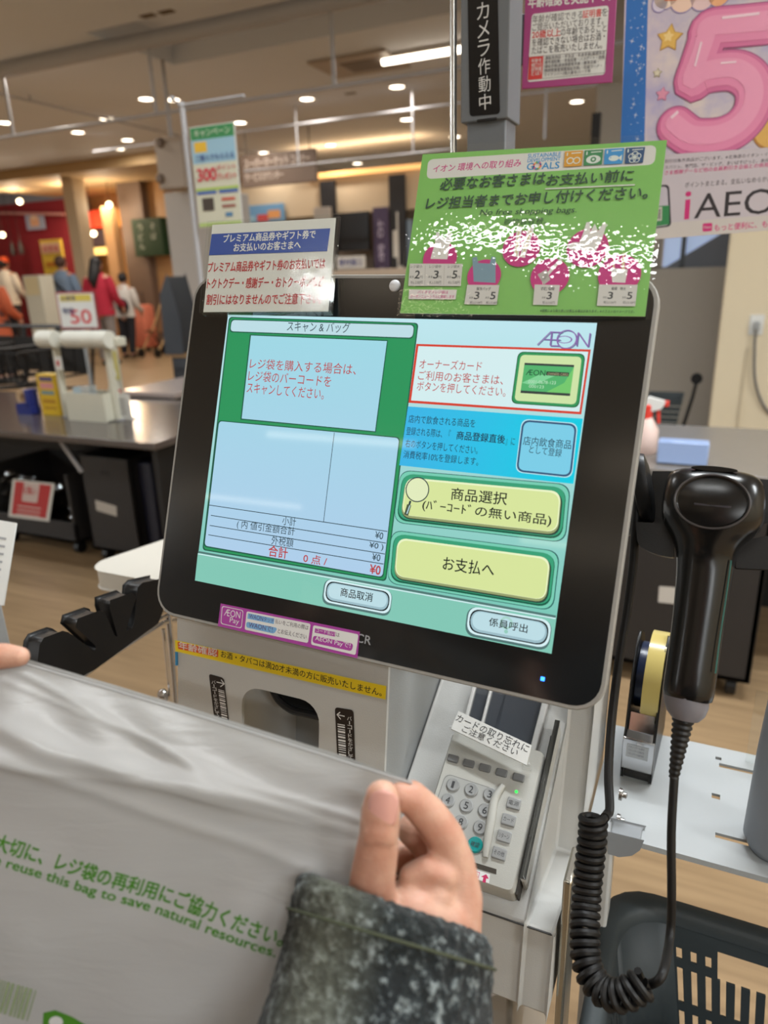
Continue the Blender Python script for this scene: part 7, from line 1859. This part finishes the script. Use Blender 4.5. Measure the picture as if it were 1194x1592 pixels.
# pendant globe lamps in front of the shop fronts
GLOBE = mat('glowing_globe', (255, 240, 200), .4, emit=6, ecol=(255, 232, 186))
for (px, py), w in zip(((31, 313), (106, 307), (4, 365), (146, 363), (170, 318)), ('left one over the burgundy wall', 'right one over the burgundy wall', 'low one cut by the left edge', 'one over the dark menu board', 'one over the amber panel')):
    p = aY(px, py, 12.0); r = thing('globe_lamp', p, 'small glowing globe lamp, ' + w, 'lamp', 'globe lamps')
    b = MB(); b.ball(p, .055, GLOBE, n=10); b.build('globe', r); pl__ = bpy.data.lights.new('globe_light', 'POINT'); pl__.energy = 26; pl__.color = (1, .82, .6); pl__.shadow_soft_size = .06; lo__ = bpy.data.objects.new('globe_light', pl__); COL.objects.link(lo__); lo__.location = tuple(p + A(0, -.12, -.05)); b = MB(); b.cyl((p[0], 12, p[2] + .05), (p[0], 12, ZC), .006, DARK, n=6); b.build('cord', r)
# black post and beam behind the magenta sign
b = MB(); p0, p1 = aY(927, 175, 6.0), aY(922, 232, 6.0); b.box(p0[0] - .03, p0[0] + .03, 6.0, 6.06, 0, p0[2], DARK); tag(b.build('black_post', None), 'black upright post seen between the magenta sign and the big poster', 'post')

# ------------------------------------------------------------------ far shoppers
def figure(px, head_py, foot_py, lab, coat, hair, trouser, H=1.6, lean=0.0, long_hair=False, coat_len=.46, arm_bend=.1, sit=False, hat=None, extra=None):
    g_ = aZ(px, foot_py, 0); s_ = (aY(px, head_py, g_[1])[2]) / H; x, y = g_[0], g_[1]; sc_ = max(.8, min(1.25, s_))
    r = thing('person', (x, y, 0), lab, 'person')
    Z = lambda z: z * H * sc_; b = MB(); sk = SKIN; u = H * sc_
    f = nz(A(-.2, 1, 0)); sd_ = nz(np.cross(f, (0, 0, 1)))
    P_ = lambda a_, c_, z: A(x, y, 0) + sd_ * a_ * u + f * (c_ + lean * z) * u + A(0, 0, z * u)
    def cap(p, q, r0, r1): b.capsule(p, q, r0 * u, r1 * u, sk, n=12, k=4)
    for s2 in (-1, 1):
        cap(P_(.055 * s2, 0, .50), P_(.055 * s2, .012, .28), .052, .036); cap(P_(.055 * s2, .012, .28), P_(.055 * s2, -.01, .045), .034, .022); cap(P_(.055 * s2, -.01, .03), P_(.055 * s2, .085, .02), .024, .018)
        cap(P_(.115 * s2, 0, .80), P_(.14 * s2, .01, .63), .032, .026); cap(P_(.14 * s2, .01, .63), P_(.13 * s2, .04 + arm_bend, .49 + arm_bend * .6), .025, .018)
        hnd = P_(.13 * s2, .055 + arm_bend, .46 + arm_bend * .6); cap(P_(.13 * s2, .045 + arm_bend, .485 + arm_bend * .6), hnd, .017, .019)
        for q in range(4): cap(hnd + sd_ * (q - 1.5) * .009 * u, hnd + sd_ * (q - 1.5) * .010 * u + A(0, 0, -(.042 - abs(q - 1.2) * .004) * u), .0055, .0045)
        cap(hnd + f * .01 * u, hnd + f * .03 * u + A(0, 0, -.02 * u), .006, .005)
    cap(P_(0, 0, .52), P_(0, 0, .66), .085, .078); cap(P_(0, 0, .66), P_(0, 0, .79), .078, .075); cap(P_(-.08, 0, .81), P_(.08, 0, .81), .035, .035); cap(P_(0, 0, .80), P_(0, .005, .88), .030, .028)
    hc_ = P_(0, .012, .935); b.ball(hc_, (.046 * u, .056 * u, .065 * u), sk, n=10); b.ball(hc_ + f * .055 * u - A(0, 0, .008 * u), (.008 * u, .01 * u, .012 * u), sk, n=6)
    for s2 in (-1, 1): b.ball(hc_ + sd_ * s2 * .047 * u, (.006 * u, .01 * u, .016 * u), sk, n=6)
    o = b.build('body', r); m_ = o.modifiers.new('surface', 'REMESH'); m_.mode = 'VOXEL'; m_.voxel_size = .011 * u / 1.6; m_.use_smooth_shade = True
    b = MB(); b.ball(hc_ - f * .012 * u + A(0, 0, .012 * u), (.053 * u, .060 * u, .064 * u), hair, n=10)
    if long_hair: b.tube([hc_ - f * .03 * u, hc_ - f * .05 * u - A(0, 0, .06 * u), P_(0, -.075, .80), P_(.01, -.08, .72)], [.05 * u, .056 * u, .05 * u, .018 * u], hair, n=14)
    b.build('hair', r, angle=80)
    if hat is not None:
        b = MB(); b.lathe(hc_ + A(0, 0, .02 * u), (0, 0, 1), [(.060 * u, 0), (.062 * u, .02 * u), (.05 * u, .05 * u), (.02 * u, .062 * u)], hat, n=18); b.build('head_scarf', r, angle=60)
    def rg(z, rx, ry, c_=0): return [P_(rx * math.cos(t), c_ + ry * math.sin(t), z) for t in np.linspace(0, 2 * math.pi, 20, endpoint=False)]
    b = MB(); lo = 1 - coat_len - .17; b.loft([rg(lo, .125, .100), rg(lo + .06, .120, .098), rg(.62, .112, .092), rg(.72, .118, .092), rg(.80, .115, .078), rg(.845, .07, .055), rg(.865, .045, .045)], coat)
    for s2 in (-1, 1): b.tube([P_(.10 * s2, 0, .81), P_(.135 * s2, 0, .72), P_(.152 * s2, .012, .63), P_(.140 * s2, .03 + arm_bend * .6, .55 + arm_bend * .3), P_(.135 * s2, .045 + arm_bend, .50 + arm_bend * .6)], [.046 * u, .046 * u, .040 * u, .034 * u, .030 * u], coat, n=12)
    b.build('coat', r, angle=80)
    for s2 in (-1, 1):
        b = MB(); b.tube([P_(.055 * s2, 0, .54), P_(.056 * s2, .01, .30), P_(.056 * s2, -.008, .055)], [.066 * u, .050 * u, .038 * u], trouser, n=14); b.build('trouser_leg', r)
        b = MB(); b.loft([[P_(.055 * s2 + .028 * math.cos(t), .03 + .075 * math.sin(t), z) for t in np.linspace(0, 2 * math.pi, 14, endpoint=False)] for z in (0, .02, .034)], DARK); b.build('shoe', r)
    return r, P_, u
CO = lambda n_, c: mat('cloth_' + n_, c, .85, var=.10, vscale=14)
HB, HK = mat('black_hair', (22, 20, 22), .5), mat('brown_hair', (70, 46, 36), .5)
figure(172, 399, 566, 'person in a deep pink jacket and grey trousers with long black hair, standing back turned', CO('deep_pink', (170, 36, 58)), HB, CO('grey', (134, 128, 126)), long_hair=True, coat_len=.36)
rr_, P_, u = figure(118, 397, 556, 'person in a grey blue jacket with brown hair, left of the pink jacket', CO('grey_blue', (112, 132, 156)), HK, CO('dark', (48, 46, 50)), coat_len=.34)
b = MB(); b.tube(spline([P_(-.10, -.06, .83), P_(-.02, -.10, .75), P_(.10, -.095, .64), P_(.125, -.04, .58)], 5), .010 * u, CO('dark_strap', (40, 40, 50)), n=8); b.build('shoulder_strap', rr_)
rr_, P_, u = figure(12, 412, 592, 'person in an orange jacket with a dark strap, cut by the left edge', CO('orange', (186, 92, 60)), HB, CO('dark', (48, 46, 50)), coat_len=.44)
b = MB(); b.tube(spline([P_(-.10, -.06, .83), P_(-.02, -.10, .75), P_(.10, -.095, .64), P_(.125, -.04, .58)], 5), .012 * u, CO('dark_strap', (40, 40, 50)), n=8); b.build('shoulder_strap', rr_)
figure(29, 394, 536, 'shop clerk in a white top and orange head scarf behind the orange jacket', CO('white', (200, 196, 190)), HB, CO('dark', (48, 46, 50)), hat=CO('orange_scarf', (214, 84, 40)), coat_len=.36)
rr_, P_, u = figure(201, 424, 556, 'person in a white top bending over beside the pink suitcase', CO('white', (200, 196, 190)), HB, CO('black', (30, 30, 36)), lean=.10, coat_len=.34)
b = MB(); pb_ = P_(.06, -.12, .62); b.ball(pb_ - A(0, .02, 0), (.12, .09, .14), CO('black_bag', (22, 22, 34)), n=10); tag(b.build('shoulder_bag', None), 'black navy round bag hanging at the back of the white topped person', 'bag')
# pink suitcase
p = aZ(213, 546, 0); zt_ = aY(213, 474, p[1])[2]; x0_, x1_ = aY(198, 520, p[1])[0], aY(228, 520, p[1])[0]
r = thing('suitcase', p, 'salmon pink upright suitcase on dark wheels right of the pink jacket', 'suitcase')
b = MB(); b.loft([[(x, y, z) for x, y in [(q[0] + (x0_ + x1_) / 2, q[1] + p[1]) for q in rrect_uv(-(x1_ - x0_) / 2 + e, (x1_ - x0_) / 2 - e, e, .34 - e, .07, 5)]] for z, e in ((.07, .03), (.10, 0), (zt_ - .04, 0), (zt_, .04))], CO('salmon', (214, 120, 92))); b.build('shell', r, angle=50)
for x in (x0_ + .06, x1_ - .06):
    for y in (p[1] + .06, p[1] + .28): b = MB(); b.cyl((x - .02, y, .04), (x + .02, y, .04), .04, DARK, n=12); b.box(x - .02, x + .02, y - .02, y + .02, .06, .10, DARK); b.build('wheel', r)
b = MB(); b.tube([((x0_ + x1_) / 2 - .1, p[1] + .2, zt_ - .02), ((x0_ + x1_) / 2 - .1, p[1] + .2, zt_ + .22), ((x0_ + x1_) / 2 + .1, p[1] + .2, zt_ + .22), ((x0_ + x1_) / 2 + .1, p[1] + .2, zt_ - .02)], .012, DARK, n=8); b.build('pull_handle', r)
# push chair right of the suitcase
p = aZ(250, 553, 0)
r = thing('push_chair', p, 'thin framed push chair right of the salmon suitcase', 'push chair')
for sx in (-.2, .2):
    b = MB(); b.tube([(p[0] + sx, p[1] - .3, .08), (p[0] + sx, p[1] + .1, .5), (p[0] + sx, p[1] + .45, 1.0)], .016, mat('tan_tube', (176, 140, 92), .4), n=8); b.build('side_tube', r)
    b = MB(); b.tube([(p[0] + sx, p[1] + .35, .08), (p[0] + sx, p[1] - .02, .5)], .014, DARK, n=8); b.build('leg', r)
    for sy in (-.3, .35): b = MB(); b.cyl((p[0] + sx - .02, p[1] + sy, .08), (p[0] + sx + .02, p[1] + sy, .08), .08, DARK, n=14); b.build('wheel', r)
b = MB(); b.prism([(p[0] - .19, p[1] - .15, .45), (p[0] + .19, p[1] - .15, .45), (p[0] + .19, p[1] + .2, .42), (p[0] - .19, p[1] + .2, .42)], (0, 0, .03), CO('brown_seat', (120, 84, 54))); b.build('seat', r)
b = MB(); b.prism([(p[0] - .19, p[1] + .18, .44), (p[0] + .19, p[1] + .18, .44), (p[0] + .19, p[1] + .36, .85), (p[0] - .19, p[1] + .36, .85)], (0, .03, 0), CO('brown_seat', (120, 84, 54))); b.build('backrest', r)
# till with screen by the booth: pale cabinet and lit screen between the shoppers
o, e = slab('booth_till', 38, 428, 64, 470, 9.6, .3, CRM, 'cream till cabinet with pale screen beside the orange jacket', 'till', to_floor=True)
face(o, e, 9.6, [(.1, .02, .9, .22, (214, 200, 160))])
o, e = slab('booth_counter', 64, 440, 96, 520, 11.0, .5, mat('grey_blue_fascia'), 'grey blue counter block between the orange and grey blue jackets', 'counter', to_floor=True)
# warm fill light added to brighten the shop front, no fitting modelled
q = aY(160, 345, 13.2); area('shop_front_fill', (q[0], 12.9, 3.0), 1.6, .3, 60, (1, .74, .42))
